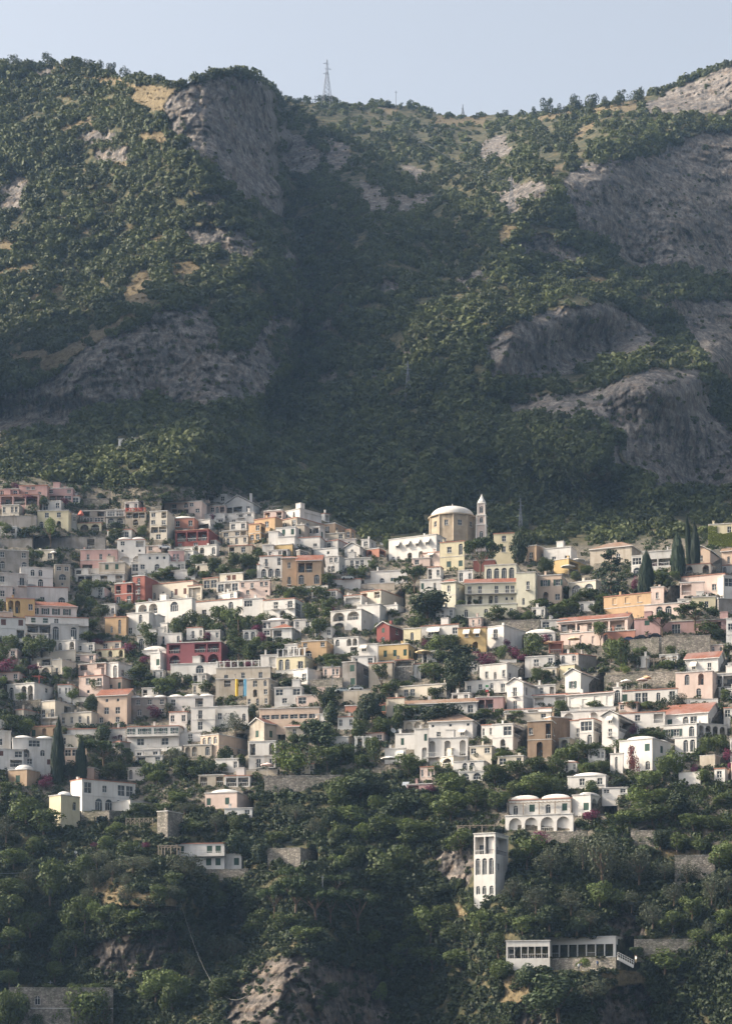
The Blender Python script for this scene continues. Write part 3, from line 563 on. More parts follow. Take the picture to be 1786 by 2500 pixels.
def roof(par, kind, wl, wr, H, col, rnd, wm):
    """kind: f flat, m1..m4 vaults, o one dome, h hip, g gable along the front, e gable end to the front; second letter r red / b brown tiles"""
    if kind == 'n':
        mb = MB(); mb.box(-wl-.06, .06, -.06, wr+.06, H, H+.12); mb.build('coping', plaster('plaster_coping', (.70, .68, .65), .7) if col in 'WSE' else stone_mat('stone_coping', (.42, .39, .34)), par); return
    k = kind[0]; tk = kind[1] if len(kind) > 1 else 'r'; x0, x1, y0, y1 = -wl, 0., 0., wr
    if k in 'fmo':
        cop = plaster('plaster_coping', (.70, .68, .65), .7) if rnd.random() < .75 else flat_mat('terracotta_coping', (.40, .20, .14))
        mb = MB(); e = .14; mb.box(x0-e, x1+e, y0-e, y1+e, H, H+.2); mb.build('roof', cop, par)
        if rnd.random() < .42 and k == 'f':
            mb = MB(); a = rnd.uniform(.4, .65); px_ = rnd.uniform(x0+.8, x1-.8) if wl > 2 else (x0+x1)/2; py_ = min(wr*.5, 1.6); hh = rnd.uniform(.6, 1.2)
            mb.box(px_-a*.5, px_+a*.5, py_-a*.4, py_+a*.4, H+.2, H+.2+hh); mb.box(px_-a*.62, px_+a*.62, py_-a*.52, py_+a*.52, H+.2+hh, H+.32+hh); mb.build('chimney', wm, par)
        if rnd.random() < .16 and k == 'f' and wl > 6:
            mb = MB(); px_ = rnd.uniform(x0+1.2, x1-1.2); mb.box(px_-1., px_+1., 1.6, 3.4, H+.2, H+2.2); mb.box(px_-1.1, px_+1.1, 1.5, 3.5, H+2.2, H+2.32); mb.build('stair_hut', wm, par)
        if k == 'm':
            n = int(tk); long_x = wl >= wr*.9; L = (wl if long_x else wr)/n; S = wr if long_x else wl
            for i in range(n):
                mb = MB(); prof = [(math.cos(t), math.sin(t)) for t in [j*math.pi/2/5 for j in range(6)]]; mb.lathe([(max(r, .001), z) for r, z in prof], 18)
                hz = min(L*.17, 1.0); cxl = (-wl+L*(i+.5), wr/2) if long_x else (-wl/2, L*(i+.5)); sx, sy = (L*.47, S*.46) if long_x else (S*.46, L*.47)
                mb.v = [(v[0]*sx+cxl[0], v[1]*sy+cxl[1], v[2]*hz+H+.2) for v in mb.v]; mb.build('vault', plaster('plaster_W', WALLC['W'], .34), par, True)
        if k == 'o':
            mb = MB(); r = min(wl, wr)*.44; mb.lathe([(max(r*math.cos(t), .001), r*.62*math.sin(t)) for t in [j*math.pi/2/6 for j in range(7)]], 22, c=(-wl/2, wr/2, H+.2)); mb.build('dome', plaster('plaster_W', WALLC['W'], .34), par, True)
        return
    e = .4; t = .16; X0, X1, Y0, Y1 = x0-e, x1+e, y0-e, y1+e; mb = MB(); tm = TILES(tk)
    if k == 'h':
        w, d = X1-X0, Y1-Y0; rr = min(w, d)/2; rh = rr*.52
        if w > d: A, B = (X0+rr, (Y0+Y1)/2), (X1-rr, (Y0+Y1)/2)
        else: A, B = ((X0+X1)/2, Y0+rr), ((X0+X1)/2, Y1-rr)
        z = H+t; a, b = (*A, z+rh), (*B, z+rh); c = [(X0, Y0, z), (X1, Y0, z), (X1, Y1, z), (X0, Y1, z)]
        if w > d: mb.poly([c[0], c[1], b, a]); mb.poly([c[1], c[2], b]); mb.poly([c[2], c[3], a, b]); mb.poly([c[3], c[0], a])
        else: mb.poly([c[0], c[1], a]); mb.poly([c[1], c[2], b, a]); mb.poly([c[2], c[3], b]); mb.poly([c[3], c[0], a, b])
        for i in range(4): p, q = c[i], c[(i+1) % 4]; mb.poly([(p[0], p[1], H), (q[0], q[1], H), q, p], 1)
        mb.poly([(X0, Y0, H), (X0, Y1, H), (X1, Y1, H), (X1, Y0, H)], 1)
    else:
        ax = k == 'g'
        if ax: half = (Y1-Y0)/2; rh = half*.55; pts = lambda u, v, z: (u, v, z); U0, U1, V0, V1 = X0, X1, Y0, Y1
        else: half = (X1-X0)/2; rh = half*.55; pts = lambda u, v, z: (v, u, z); U0, U1, V0, V1 = Y0, Y1, X0, X1
        m = (V0+V1)/2
        for lo, hi in ((0, t),):
            for s_ in (V0, V1):
                mb.poly([pts(U0, s_, H+t), pts(U1, s_, H+t), pts(U1, m, H+rh+t), pts(U0, m, H+rh+t)], 0); mb.poly([pts(U0, s_, H), pts(U1, s_, H), pts(U1, m, H+rh), pts(U0, m, H+rh)], 1)
                mb.poly([pts(U0, s_, H), pts(U1, s_, H), pts(U1, s_, H+t), pts(U0, s_, H+t)], 1)
                for uu in (U0, U1): mb.poly([pts(uu, s_, H), pts(uu, m, H+rh), pts(uu, m, H+rh+t), pts(uu, s_, H+t)], 1)
        i0, i1 = (x0, x1) if ax else (y0, y1); j0, j1 = (y0, y1) if ax else (x0, x1); rh2 = rh*(j1-j0)/(V1-V0)-.02
        for uu in (i0, i1):
            gb = MB(); gb.poly([pts(uu, j0, H), pts(uu, j1, H), pts(uu, (j0+j1)/2, H+rh2)]); gb.build('gable', wm, par)
    r = mb.build('roof', [tm, FRAME()], par)
    if rnd.random() < .4:
        mb = MB(); cx_ = rnd.uniform(x0*.8, x0*.2); mb.box(cx_-.35, cx_+.35, wr*.6, wr*.6+.6, H+.3, H+rh+1.1); mb.build('chimney', wm, r)
def _geom(c, x0, xc, x1, yt, yb, th, D=None):
    u0, vt = px(c, x0, yt); uc, vb = px(c, xc, yb); u1, _ = px(c, x1, yt)
    D = D or D1(uc, vb); s = D/F; t = math.radians(th); wv = (u1-uc)*s
    if x1 > xc and wv/math.sin(t) > 12.5: t = max(t, math.asin(min(wv/12.5, .80)))
    wl = (uc-u0)*s/math.cos(t) if xc > x0 else 5.5; wr = (u1-uc)*s/math.sin(t) if x1 > xc else 5.5
    return dict(u0=u0, uc=uc, u1=u1, vt=vt, vb=vb, D=D, s=s, t=t, wl=wl, wr=wr, H=(vb-vt)*s)
def h(label, c, x0, xc, x1, yt, yb, th, col, rf, L='', R='', name='house', cat='house', shut='g', dD=0.):
    HOUSES.append(dict(label=label, name=name, cat=cat, boxes=[(c, x0, xc, x1, yt, yb, th, col, rf, L, R, shut, dD)]))
def wing(c, x0, xc, x1, yt, yb, th, col, rf, L='', R='', shut='g', dD=0.): HOUSES[-1]['boxes'].append((c, x0, xc, x1, yt, yb, th, col, rf, L, R, shut, dD))
def plan_houses(start=0):
    for H_ in HOUSES[start:]:
        H_['geo'] = []
        for b in H_['boxes']:
            g = _geom(*b[:7]); 
            if b[12]: g = _geom(*b[:7], g['D']+b[12])
            H_['geo'].append(g); s, t = g['s'], g['t']
            if g['uc'] > g['u0']: QUADS.append(([(g['u0']-3, g['vt']-1), (g['uc'], g['vt']-1), (g['uc'], g['vb']), (g['u0']-3, g['vb'])], lambda u, g=g: g['D']+(g['uc']-u)*g['s']*math.tan(g['t'])))
            if g['u1'] > g['uc']: QUADS.append(([(g['uc'], g['vt']-1), (g['u1']+3, g['vt']-1), (g['u1']+3, g['vb']), (g['uc'], g['vb'])], lambda u, g=g: g['D']+(u-g['uc'])*g['s']/math.tan(g['t'])))
def build_house(H_, idx):
    root = None
    for bi, (b, g) in enumerate(zip(H_['boxes'], H_['geo'])):
        col, rf, L, R, shut = b[7:12]; wm = wall_mat(col); loc = P(g['uc'], g['vb'], g['D'])
        if bi == 0: root = empty(H_['name'], loc, -g['t'], H_['label'], H_['cat']); par = root; off = None
        else:
            par = bpy.data.objects.new('wing', None); COL.objects.link(par); par.parent = root; M = Matrix.Rotation(root.rotation_euler.z, 4, 'Z').inverted()@Matrix.Translation(loc-root.location); par.location = M.translation; par.rotation_euler = (0, 0, -g['t']-root.rotation_euler.z)
        rnd = random.Random(idx*31+bi); wl, wr, Hh = g['wl'], g['wr'], g['H']; w = MB(); fd = 2.4
        FL = Face(lambda s, z, d, wl=wl: (s-wl, d, z), wl, Hh, idx*7+bi); FR = Face(lambda s, z, d: (-d, s, z), wr, Hh, idx*11+bi)
        facade(par, w, FL, L, wm, shut); facade(par, w, FR, R, wm, shut)
        w.poly([(-wl, 0, -fd), (0, 0, -fd), (0, 0, 0), (-wl, 0, 0)]); w.poly([(0, 0, -fd), (0, wr, -fd), (0, wr, 0), (0, 0, 0)])
        w.poly([(-wl, wr, -fd), (-wl, 0, -fd), (-wl, 0, Hh), (-wl, wr, Hh)]); w.poly([(0, wr, -fd), (-wl, wr, -fd), (-wl, wr, Hh), (0, wr, Hh)])
        w.build('wall', wm, par)
        if Hh > 5 and rnd.random() < .5 and '/' in L+R:                      # string course between the floors
            n = max(L.count('/'), R.count('/'))+1; m = MB(); z = Hh*(n-1)/n
            if n == 2: m.box(-wl-.05, .05, -.07, -.003, z-.09, z+.05); m.box(.003, .07, -.003, wr, z-.09, z+.05); m.build('string_course', plaster('plaster_coping', (.70, .68, .65), .7), par)
        roof(par, rf, wl, wr, Hh, col, rnd, wm)
    return root
# ---------------------------------------------------------------- the houses, block by block
# upper left quarter
h('coral pink villa with flat roofs highest at the far left end of the town', 'A', 165, 415, 415, 128, 218, 4, 'P', 'f', '.ww../.w..w.'); wing('A', -12, 165, 165, 160, 225, 4, 'P', 'f', 'w.w'); wing('A', -12, 345, 345, 208, 300, 4, 'P', 'f', 'LLL')
h('dusky pink flat-roofed house with a white pergola beside the coral villa', 'A', 415, 640, 640, 152, 262, 4, 'M', 'f', 'w..w/LLb')
h('small white-framed glass pavilion at the end of the dusky pink house', 'A', 632, 700, 700, 222, 288, 5, 'w', 'f', 'b', name='pavilion', cat='pavilion')
h('cream two-storey villa with an arch and pale orange upper floor', 'A', 325, 603, 603, 348, 505, 6, 'Y', 'f', '.w.w./A..a.'); wing('A', 600, 672, 672, 388, 460, 6, 'E', 'f', '.w')
h('low cream arcade of three arches beside the cream villa', 'A', 590, 893, 893, 458, 526, 5, 'Y', 'f', 'aaa', name='arcade', cat='arcade')
h('grey glazed house with washing under a dark red pergola', 'A', 720, 925, 925, 350, 452, 5, 'G', 'f', 'L.L/bb')
h('grey and cream house with paired windows above two arched windows', 'A', 932, 1100, 1100, 342, 465, 5, 'E', 'f', 'bb_/AA')
h('stone house with an open pillared loggia under a dark red canopy', 'A', 1102, 1282, 1282, 358, 475, 5, 'S', 'f', 'LLL/.a.')
h('narrow cream tower house with four stacked floors of balconies', '2', 460, 690, 765, 420, 800, 12, 'C', 'f', 'w.L/w.d/LL/.b.', '..')
h('long pinkish house with a central arched window on the upper edge of town', '2', 645, 1150, 1200, 290, 455, 12, 'p', 'f', '.d.Aw./.LLL.w')
h('small grey stone hut with an awning at the very top of the town', '2', 1222, 1470, 1520, 203, 315, 14, 'E', 'f', 'L.w', name='hut', cat='hut')
h('long low whitewashed house with a thin tiled eave below the stone hut', '2', 1110, 1462, 1475, 345, 455, 10, 'p', 'f', 'd.wAL')
h('white gabled house with a glazed balcony closing the top row', '3', -110, 315, 392, 325, 455, 20, 'w', 'e', 'LLw', 's')
h('white two-storey house with small balconies under the white gabled house', '3', -125, 322, 335, 440, 570, 14, 'W', 'f', 'd.dw/.w..', '')
h('plain white house with two windows and a dark red creeper', '2', 1078, 1450, 1460, 452, 575, 14, 'w', 'f', '..w./.w.d')
h('salmon red flat house with a white roof dome', '2', 685, 1050, 1110, 508, 655, 12, 'n', 'm1', '.w.w', '.')
h('small white house with a deep shaded terrace beside the salmon house', '2', 1052, 1258, 1318, 530, 660, 22, 'W', 'f', '1:./2:L', 's')
h('dark red house with three bays between white pillars', '2', 790, 1240, 1360, 662, 890, 14, 'R', 'm2', '2:LLL/w.w.', '..')
h('tall white house with two vaulted roofs and blind arches', '2', 32, 402, 404, 800, 1100, 3, 'W', 'm2', 'w.L/s.s/aa')
wing('2', 220, 320, 320, 1100, 1235, 3, 'W', 'f', 'b')
h('low white house with a stepped parapet and a green awning', '2', 305, 716, 716, 990, 1215, 3, 'W', 'f', '.sss/w.A.')
wing('2', 716, 930, 930, 1098, 1195, 3, 'w', 'f', 'd.dd')
h('mauve pink house with a row of small windows', '2', 705, 915, 918, 942, 1105, 6, 'M', 'f', '.ww.')
h('pink garage block with a white car parked in front', '2', 415, 612, 700, 878, 955, 10, 'p', 'f', 'w.', '', name='garage', cat='garage')
h('small white cube house with one window next to the mauve house', '2', 918, 1040, 1105, 945, 1095, 18, 'W', 'f', '.w.', '')
h('white house with a big arched opening and terrace above the vineyard', '2', 1100, 1345, 1388, 868, 1012, 20, 'W', 'f', 'a.n', '.'); wing('2', 1032, 1335, 1402, 800, 872, 20, 'W', 'f', '.w.w', 's')
h('light pink house with white window surrounds', '1', 1060, 1545, 1545, 930, 1200, 3, 'P', 'f', '2:.w..w.w./L.L'); wing('1', 985, 1305, 1305, 1188, 1255, 3, 'W', 'f', 'L..')
h('weathered grey house with two green doors', '1', 1300, 1650, 1700, 1098, 1345, 8, 'S', 'f', '.g.g./w.L.w', '.')
h('dark grey ruinous house with an arched awning at the left edge', '1', -30, -30, 370, 935, 1190, 80, 'G', 'f', '', 'w..w/A..A')
h('pale narrow house with an arched balcony like a chapel front', '1', 725, 725, 922, 1132, 1440, 80, 'S', 'f', '', 'ww/A/.s.')
h('big white cubic house with two blind arches and small twin windows', '1', 270, 270, 690, 1165, 1420, 80, 'w', 'f', '', '.nn./A.A.')
h('pinkish white house with a tiny railed terrace at the left edge', '1', -40, -40, 348, 1240, 1560, 78, 'E', 'f', '', 'w.d/.w.')
h('long white house with a teal arched window behind dark shrubs', 'A', 225, 225, 592, 1020, 1165, 82, 'w', 'f', '', '.../.w.A')
h('grey stained house with one window at the left edge', 'A', -12, -12, 108, 1015, 1140, 80, 'E', 'f', '', 'w.')
h('ochre yellow house with two arches at the left edge', 'A', 60, 60, 300, 1122, 1255, 80, 'O', 'f', '', 'aa.w')
h('long white hotel with a red tiled roof and four balcony doors', 'A', 220, 220, 665, 1186, 1285, 80, 'w', 'hr', '', '.o.o.o.o.', cat='hotel', name='hotel'); wing('A', 220, 220, 768, 1280, 1425, 80, 'w', 'f', '', 'ggw.._/LLL..')
h('white house with brown shutters under a pale orange parapet', 'A', -12, -12, 218, 1290, 1475, 80, 'w', 'f', '', 'k.k/..L'); wing('A', -12, -12, 110, 1243, 1300, 80, 'H', 'f', '', '..')
h('grey washed house with two glazed arches and a garden on its roof', 'A', 445, 445, 690, 1345, 1500, 78, 'E', 'f', '', 'A.A')
h('brick red house with balconies and a blank tan side wall', 'A', 1165, 1275, 1375, 922, 1165, 20, 'r', 'f', '.d./.d./.w.', ''); wing('A', 1005, 1168, 1168, 985, 1168, 20, 'r', 'f', 'L.L/d.d')
h('cream house with small arched windows and tan shutters', 'A', 1275, 1700, 1740, 968, 1120, 24, 'C', 'f', '.n.n.nk.k.', '')
h('broad whitewashed house with two wide open arches under the cream house', 'A', 1172, 1690, 1720, 1120, 1345, 24, 'W', 'f', 'aa.A./..n.A', '')
h('pale orange house with arched windows beside a green gully', 'A', 920, 1112, 1112, 1285, 1445, 14, 'N', 'f', '.n.A.')
h('white stepped house with a blue arched window', 'A', 1110, 1312, 1312, 1245, 1450, 20, 'W', 'f', '..A./w.s.'); wing('A', 1312, 1380, 1445, 1268, 1410, 35, 'W', 'o', 's', '')
h('small white cabin with a door among the trees', 'A', 1410, 1475, 1490, 1340, 1450, 25, 'W', 'f', 'ww', '')
# upper middle
h('bright orange house stepping up the centre of the crest', '3', 320, 600, 692, 505, 660, 28, 'N', 'f', 's.w.', '..'); wing('3', 250, 412, 470, 585, 820, 25, 'N', 'f', '.w/ww', 'L')
h('white roof-top house with dishes on the highest crest', '3', 720, 930, 1190, 388, 515, 42, 'W', 'f', 's.n.', '..w.'); wing('3', 958, 1000, 1212, 448, 545, 45, 'w', 'f', '', '..')
h('small white open frame shelter on the crest', '3', 1205, 1260, 1318, 452, 545, 40, 'w', 'f', '', 'L', name='shelter', cat='shelter')
h('flat pink-roofed house with shallow domes behind the crest', '3', 450, 700, 740, 412, 520, 15, 'p', 'm2', 'L.L', '.')
h('beige house with a tall white window and pilasters', '3', 680, 890, 1255, 505, 650, 35, 'S', 'f', 'd.b', '.w..')
h('white house with two dark green windows', '3', 612, 872, 872, 632, 765, 15, 'W', 'f', '.g.g')
h('narrow beige house between two white ones with a green shutter', '3', 872, 992, 992, 602, 770, 15, 'S', 'f', '.g.')
h('white house with a wide shaded terrace and a blue tarpaulin', '3', 992, 1190, 1255, 628, 800, 22, 'W', 'f', 'bL/.', 'g')
h('plain white long house with high blank wall', '3', 640, 862, 862, 755, 905, 14, 'W', 'f', '.../..w'); wing('3', 862, 1195, 1195, 762, 905, 14, 'W', 'f', '../w.w')
h('white lean-to with a blank sunny wall', '3', 515, 642, 642, 690, 865, 16, 'w', 'f', '...')
h('tan stone house with a balustraded roof terrace', '3', 1252, 1392, 1535, 582, 735, 28, 'T', 'f', 'b.', 'w.w'); wing('3', 1255, 1515, 1530, 710, 805, 14, 'C', 'f', '..w', '')
h('small tan house at the right end of the crest', '3', 1532, 1600, 1660, 665, 800, 25, 'T', 'f', 'w', 'w')
h('grey house with an overhanging flat roof and dark windows', '3', 1112, 1432, 1600, 805, 930, 30, 'E', 'f', 'w.w.', '')
h('white cottage with a black arched window and pointed gable', '4', 0, 205, 312, 625, 750, 22, 'W', 'e', '.n.', 's')
h('pale grey hotel block with a projecting glazed bay', '3', 1238, 1445, 1525, 1012, 1235, 20, 'E', 'f', '.ww/.bb.', '.w'); wing('4', -75, 350, 360, 765, 905, 12, 'E', 'f', 'b.wdw.', '')
h('stained whitewashed house with a tiny window below the grey house', '3', 1105, 1432, 1440, 905, 1030, 22, 'w', 'f', '..s.', '')
h('coral pink cottage with a satellite dish near the church hotel', '4', 290, 460, 548, 642, 760, 30, 'n', 'f', 'a.', 'L')
h('white flat house with a dark window behind the coral cottage', '4', 225, 330, 420, 525, 640, 25, 'w', 'f', 'w', 'w')
h('tan villa with red hipped roof and tall arched windows', '3', 695, 885, 890, 1045, 1400, 5, 'T', 'hr', '.w./.d.'); wing('3', 888, 1212, 1245, 1078, 1395, 5, 'T', 'gr', 'LL./A.A', '')
h('white villa with blue windows and a row of glazed arches', '3', 395, 692, 692, 1012, 1300, 10, 'W', 'f', '.d..b/AAA'); wing('3', 362, 396, 396, 1130, 1305, 10, 'W', 'f', '.')
h('white house with an orange side behind a terrace', '3', 430, 580, 580, 868, 965, 10, 'E', 'f', '..'); wing('3', 580, 830, 830, 858, 930, 16, 'O', 'f', '..')
h('low white house with a dark flat canopy over its terrace', '3', 500, 765, 885, 932, 1015, 14, 'W', 'f', 'w.wL', '.')
h('grey shed with ribbed shutters', '3', 882, 930, 1035, 940, 1040, 40, 'G', 'f', '', 'bb', name='shed', cat='shed')
h('white house with two windows next to the bright orange house', '3', 0, 222, 262, 562, 680, 16, 'W', 'f', 'w.w', 'w')
h('beige house with a row of windows under a canopy', '3', -100, 232, 240, 672, 765, 14, 'S', 'f', 'b.wL', '')
h('cream house with arched windows and a small red awning', '3', -60, 242, 250, 752, 860, 14, 'C', 'f', 'A.A.w', '')
h('low stone-coloured house above the vineyard wall', '3', -20, 300, 330, 872, 990, 12, 'S', 'f', 'L.w.', '')
h('cream flat house with tan shutters at the vineyard foot', 'B', 308, 515, 522, 897, 975, 18, 'C', 'f', '.kk.', ''); wing('B', 280, 482, 495, 970, 1068, 18, 'W', 'f', 'bLb', '')
h('beige house with slatted glass front left of the cream flat house', 'B', 158, 295, 300, 940, 1040, 20, 'S', 'f', 'bb', '')
h('small house with a striped cream awning', 'B', 25, 152, 160, 1005, 1130, 20, 'C', 'f', 'L', '')
h('white triangular-fronted house with a dark grey side bay', 'B', 290, 462, 700, 1060, 1130, 35, 'W', 'f', '.w', 'L..')
h('cream white house with scattered little windows left of the tan villa', 'B', 482, 752, 765, 962, 1095, 14, 'p', 'f', 'w.d.ww/.w...s', '')
h('long white terrace house with glazed doors above the tall palm', 'B', 0, 512, 520, 1122, 1270, 22, 'W', 'f', 'd.d.w.A.', '')
h('white house with a large dark glazed bay and balconies', 'B', 512, 692, 692, 1122, 1275, 15, 'W', 'f', 'b./..'); wing('B', 692, 972, 1078, 1122, 1295, 20, 'W', 'f', '.d.d/..a.', 'b.')
h('low blank white garage wall with a car on top', 'B', 1295, 1552, 1560, 952, 1005, 8, 'W', 'f', '..', '', name='garage', cat='garage')
h('small white house with a deep dark terrace below the road', 'B', 1405, 1560, 1650, 1092, 1190, 22, 'W', 'f', 'L', '')
h('white villa with open arches on two floors above the orange villa', 'B', 1285, 1558, 1720, 1218, 1400, 22, 'W', 'f', 'aa/a.', 's..')
h('small white house with blue windows deep among the trees', 'F', 515, 635, 650, 142, 222, 10, 'w', 'f', 'AA', '')
h('white cabin with a wide window hidden in the palm garden', 'F', 690, 757, 760, 130, 190, 10, 'w', 'f', 'b', '')
h('white cottage with a red roof and purple creeper in the trees', 'F', 772, 945, 1022, 120, 225, 15, 'w', 'hr', 'L.', '')
# around the church
h('long white hotel with four canvas awnings below the church dome', '4', 590, 1215, 1352, 458, 810, 27, 'W', 'f', '.r.r.r.r./nn.a.a..', 'w./..', name='hotel', cat='hotel')
h('blush white building with a balustrade and awnings beside the white hotel', '4', 1040, 1258, 1262, 692, 880, 22, 'p', 'f', '.r./.a.', '')
h('tall pale yellow house with an arched upper window and green doors', '4', 1265, 1585, 1592, 548, 930, 18, 'Y', 'f', '.w.A/.g.g', '', shut='o')
h('white terrace house with flower pots on its long parapet', '4', 352, 822, 830, 932, 1090, 12, 'W', 'f', '../.A.o.', ''); wing('4', 262, 432, 440, 985, 1115, 12, 'W', 'f', 'L/.', '')
h('white house with a roofed terrace and a bare pinkish side wall', '4', 215, 482, 795, 1195, 1400, 30, 'C', 'f', 'L.L/..', '..'); wing('4', 0, 228, 240, 1272, 1405, 25, 'W', 'f', 'L', '')
h('small white flat house below the pinkish side wall', '4', 225, 490, 500, 1398, 1500, 20, 'W', 'f', '.w.', '')
h('white house with laundry and an open balcony beside the pine trees', '4', 490, 705, 800, 1392, 1495, 22, 'W', 'f', '1:../1.4:L', '')
h('white house with rippled vaulted roof and tall dark windows', 'C', 452, 642, 642, 955, 1065, 12, 'W', 'm3', 'g..n.')
h('pale lemon villa with a red hipped roof and long arcaded front', 'C', 640, 765, 852, 975, 1200, 24, 'y', 'hr', '.w./...', 's./w.'); wing('C', 850, 1300, 1300, 985, 1175, 6, 'y', 'gr', 'd.d..d.dd_/a.a.aA.ss'); wing('C', 1020, 1298, 1365, 822, 1000, 12, 'y', 'f', 'AAAA', 'w')
wing('C', 762, 1300, 1310, 1168, 1292, 10, 'y', 'f', '.n..n...n', '')
h('pale lemon house with a tall green arched door', 'C', 1300, 1465, 1535, 892, 1200, 14, 'y', 'f', '..d./.n..', '.')
h('square yellow house half hidden by the umbrella pine', 'C', 1100, 1280, 1290, 548, 830, 10, 'Y', 'f', '.w./.w./...', ''); wing('C', 920, 1110, 1110, 785, 890, 8, 'r', 'f', '..')
h('yellow ochre house with open shutters and a big arch', 'D', -100, 122, 205, 915, 1170, 14, 'H', 'f', '.o.o/.a.w', '.w')
h('tan house with a brown door behind the dark conifer', 'C', 1390, 1475, 1600, 655, 800, 35, 'T', 'f', 'w', '.w.')
h('white house with a scroll-shaped gable beside an ochre wall', 'D', -30, 205, 275, 668, 840, 22, 'W', 'f', '.w.w', '..'); wing('D', 60, 185, 395, 770, 905, 35, 'O', 'f', '', 'L.')
h('large tan house with a brown hipped roof behind the cedar', 'D', 390, 740, 845, 662, 810, 24, 'S', 'hb', '...w.', 'w')
h('cream garden arcade with two tall dark arches below the cedar', 'D', 200, 425, 640, 962, 1115, 14, 'C', 'f', 'AA', '', name='arcade', cat='arcade')
h('white house with a glazed arch next to the thick cypress', 'D', 742, 835, 925, 745, 920, 22, 'W', 'f', 'b/A', '')
h('white house with an open terrace under a scalloped awning', 'D', 850, 1100, 1120, 698, 830, 18, 'E', 'f', '1:./1.4:LL', '')
h('peach villa with a triangular pediment', 'D', 1280, 1432, 1560, 705, 820, 24, 'H', 'eb', '.w.', '.'); wing('D', 1215, 1435, 1470, 815, 900, 18, 'C', 'f', 'a.a', '')
h('brownish peach house with a tiled roof beside the pediment villa', 'D', 1540, 1660, 1700, 705, 830, 20, 'H', 'gb', '.n.', '')
h('cream house covered in bright green ivy', 'D', 1425, 1640, 1660, 462, 670, 14, 'Y', 'f', '..w/.w.w', '')
h('long peach house with a corner terrace at the right edge', 'D', 1185, 1560, 1560, 905, 1095, 24, 'p', 'f', 'd.w..w.')
h('bluish white house with a balcony window at the right edge', 'D', 1548, 1548, 1680, 925, 1135, 76, 'w', 'f', '', 'b/.')
h('orange house with white-framed windows in a row', 'D', 515, 910, 912, 1072, 1275, 27, 'N', 'f', '.w.w.w./....')
h('blush white house with arched glazed doors and a glass terrace', 'D', 915, 1022, 1180, 1020, 1160, 22, 'p', 'f', '.w.', 'L.'); wing('D', 870, 1278, 1290, 1155, 1275, 20, 'p', 'f', '.AA..', '')
h('shaded pale yellow house with barred windows', 'D', 1278, 1480, 1508, 1108, 1235, 10, 'Y', 'f', '.ww.', '')
h('grey weathered house at the right edge below the bluish house', 'D', 1505, 1505, 1680, 1125, 1260, 80, 'G', 'f', '', '..w')
h('pink hotel with a red roof and long columned terrace', 'H', 110, 705, 770, 28, 150, 22, 'p', 'gr', 'LLLL_', '.', name='hotel', cat='hotel'); wing('H', 125, 490, 492, 148, 272, 22, 'p', 'f', '.n.A.n.'); wing('H', 490, 770, 775, 140, 245, 20, 'n', 'f', 'n....', '')
h('mauve house with one dark shutter beside the pink hotel', 'H', 770, 992, 1000, 35, 190, 16, 'M', 'f', '.g./..', ''); wing('H', 1000, 1640, 1640, 40, 170, 14, 'M', 'f', '.b...L.')
# lower left quarter
h('white villa with a rooftop terrace balustrade and arched windows', 'E', 490, 662, 725, 228, 320, 20, 'W', 'f', 'A.a', '.')
h('low white house between the balustrade villa and the purple pergola', 'E', 662, 832, 835, 255, 335, 16, 'W', 'f', 'w.w', '')
h('cream house with a purple bougainvillea canopy over three arches', 'E', 832, 1065, 1070, 240, 315, 16, 'C', 'f', '.w.w', ''); wing('E', 838, 1095, 1110, 305, 378, 16, 'Y', 'f', 'a.a.a', '')
h('long plain cream house with a shaded garden wall', 'E', 362, 662, 668, 315, 400, 18, 'C', 'f', '....', '')
h('low pink-white house with two small windows in the terraces', 'E', 642, 842, 860, 352, 420, 16, 'p', 'f', 'w.w', '')
h('cream house with a tall green door and bright side wall', 'E', 450, 548, 645, 398, 545, 28, 'C', 'f', '.d.', ''); wing('E', 262, 452, 452, 385, 455, 18, 'C', 'f', '.L')
h('cream portico with two round arches under purple flowers', 'E', 248, 452, 460, 458, 540, 18, 'C', 'f', 'aa', '', name='portico', cat='portico')
h('white terraced house with stepped awnings', 'E', 680, 932, 940, 428, 540, 20, 'p', 'f', 'L.L/..', '')
h('white house with one tall arched window and a shaded side', 'E', 930, 1042, 1175, 425, 575, 30, 'W', 'f', '.A', 'w.')
h('pale salmon house with a little balcony above the green gully', 'E', 685, 908, 955, 538, 725, 20, 'p', 'f', '.w.d/.s..', '.')
h('peach house with a flat eave and green shutters', 'E', 950, 1072, 1175, 562, 690, 22, 'H', 'f', 'd.g', '.')
h('white villa with arches below a red-beamed pergola', 'E', 45, 302, 462, 605, 760, 24, 'W', 'f', 'A.aa', '.w./.a')
h('narrow white tower with one window', 'E', 1320, 1412, 1495, 338, 490, 28, 'w', 'f', '.g', '.')
h('maroon villa with a deep loggia above three wide arches', 'F', -164, 325, 388, 240, 430, 10, 'D', 'f', 'L.LL/a.aa', '', name='villa', cat='villa')
h('white domed cottage left of the maroon villa', 'E', 1245, 1462, 1470, 312, 365, 14, 'W', 'm1', '.w', '')
h('terracotta pink house with a red gable roof and two big windows', 'E', 850, 1118, 1180, 715, 970, 14, 'H', 'gr', '.s.s./.b.b./w..w.', '')
h('long grey stone house beside the terracotta pink house', 'E', 1122, 1462, 1470, 732, 900, 8, 'G', 'm3', '.w.w.w/.n.ww', '')
h('yellowish house with two small balconies on the left slope', 'E', 350, 485, 660, 762, 915, 26, 'C', 'f', 'd.d', '.L.'); wing('E', 350, 520, 525, 908, 985, 20, 'S', 'f', 'LL', '')
h('long cream house with four small windows in front of the salmon gable', 'E', 520, 805, 855, 862, 985, 18, 'C', 'f', 'w.w.w.n', '')
h('tan flat house with two arched openings', 'E', 255, 515, 520, 985, 1100, 14, 'T', 'f', 'g.a.a', '')
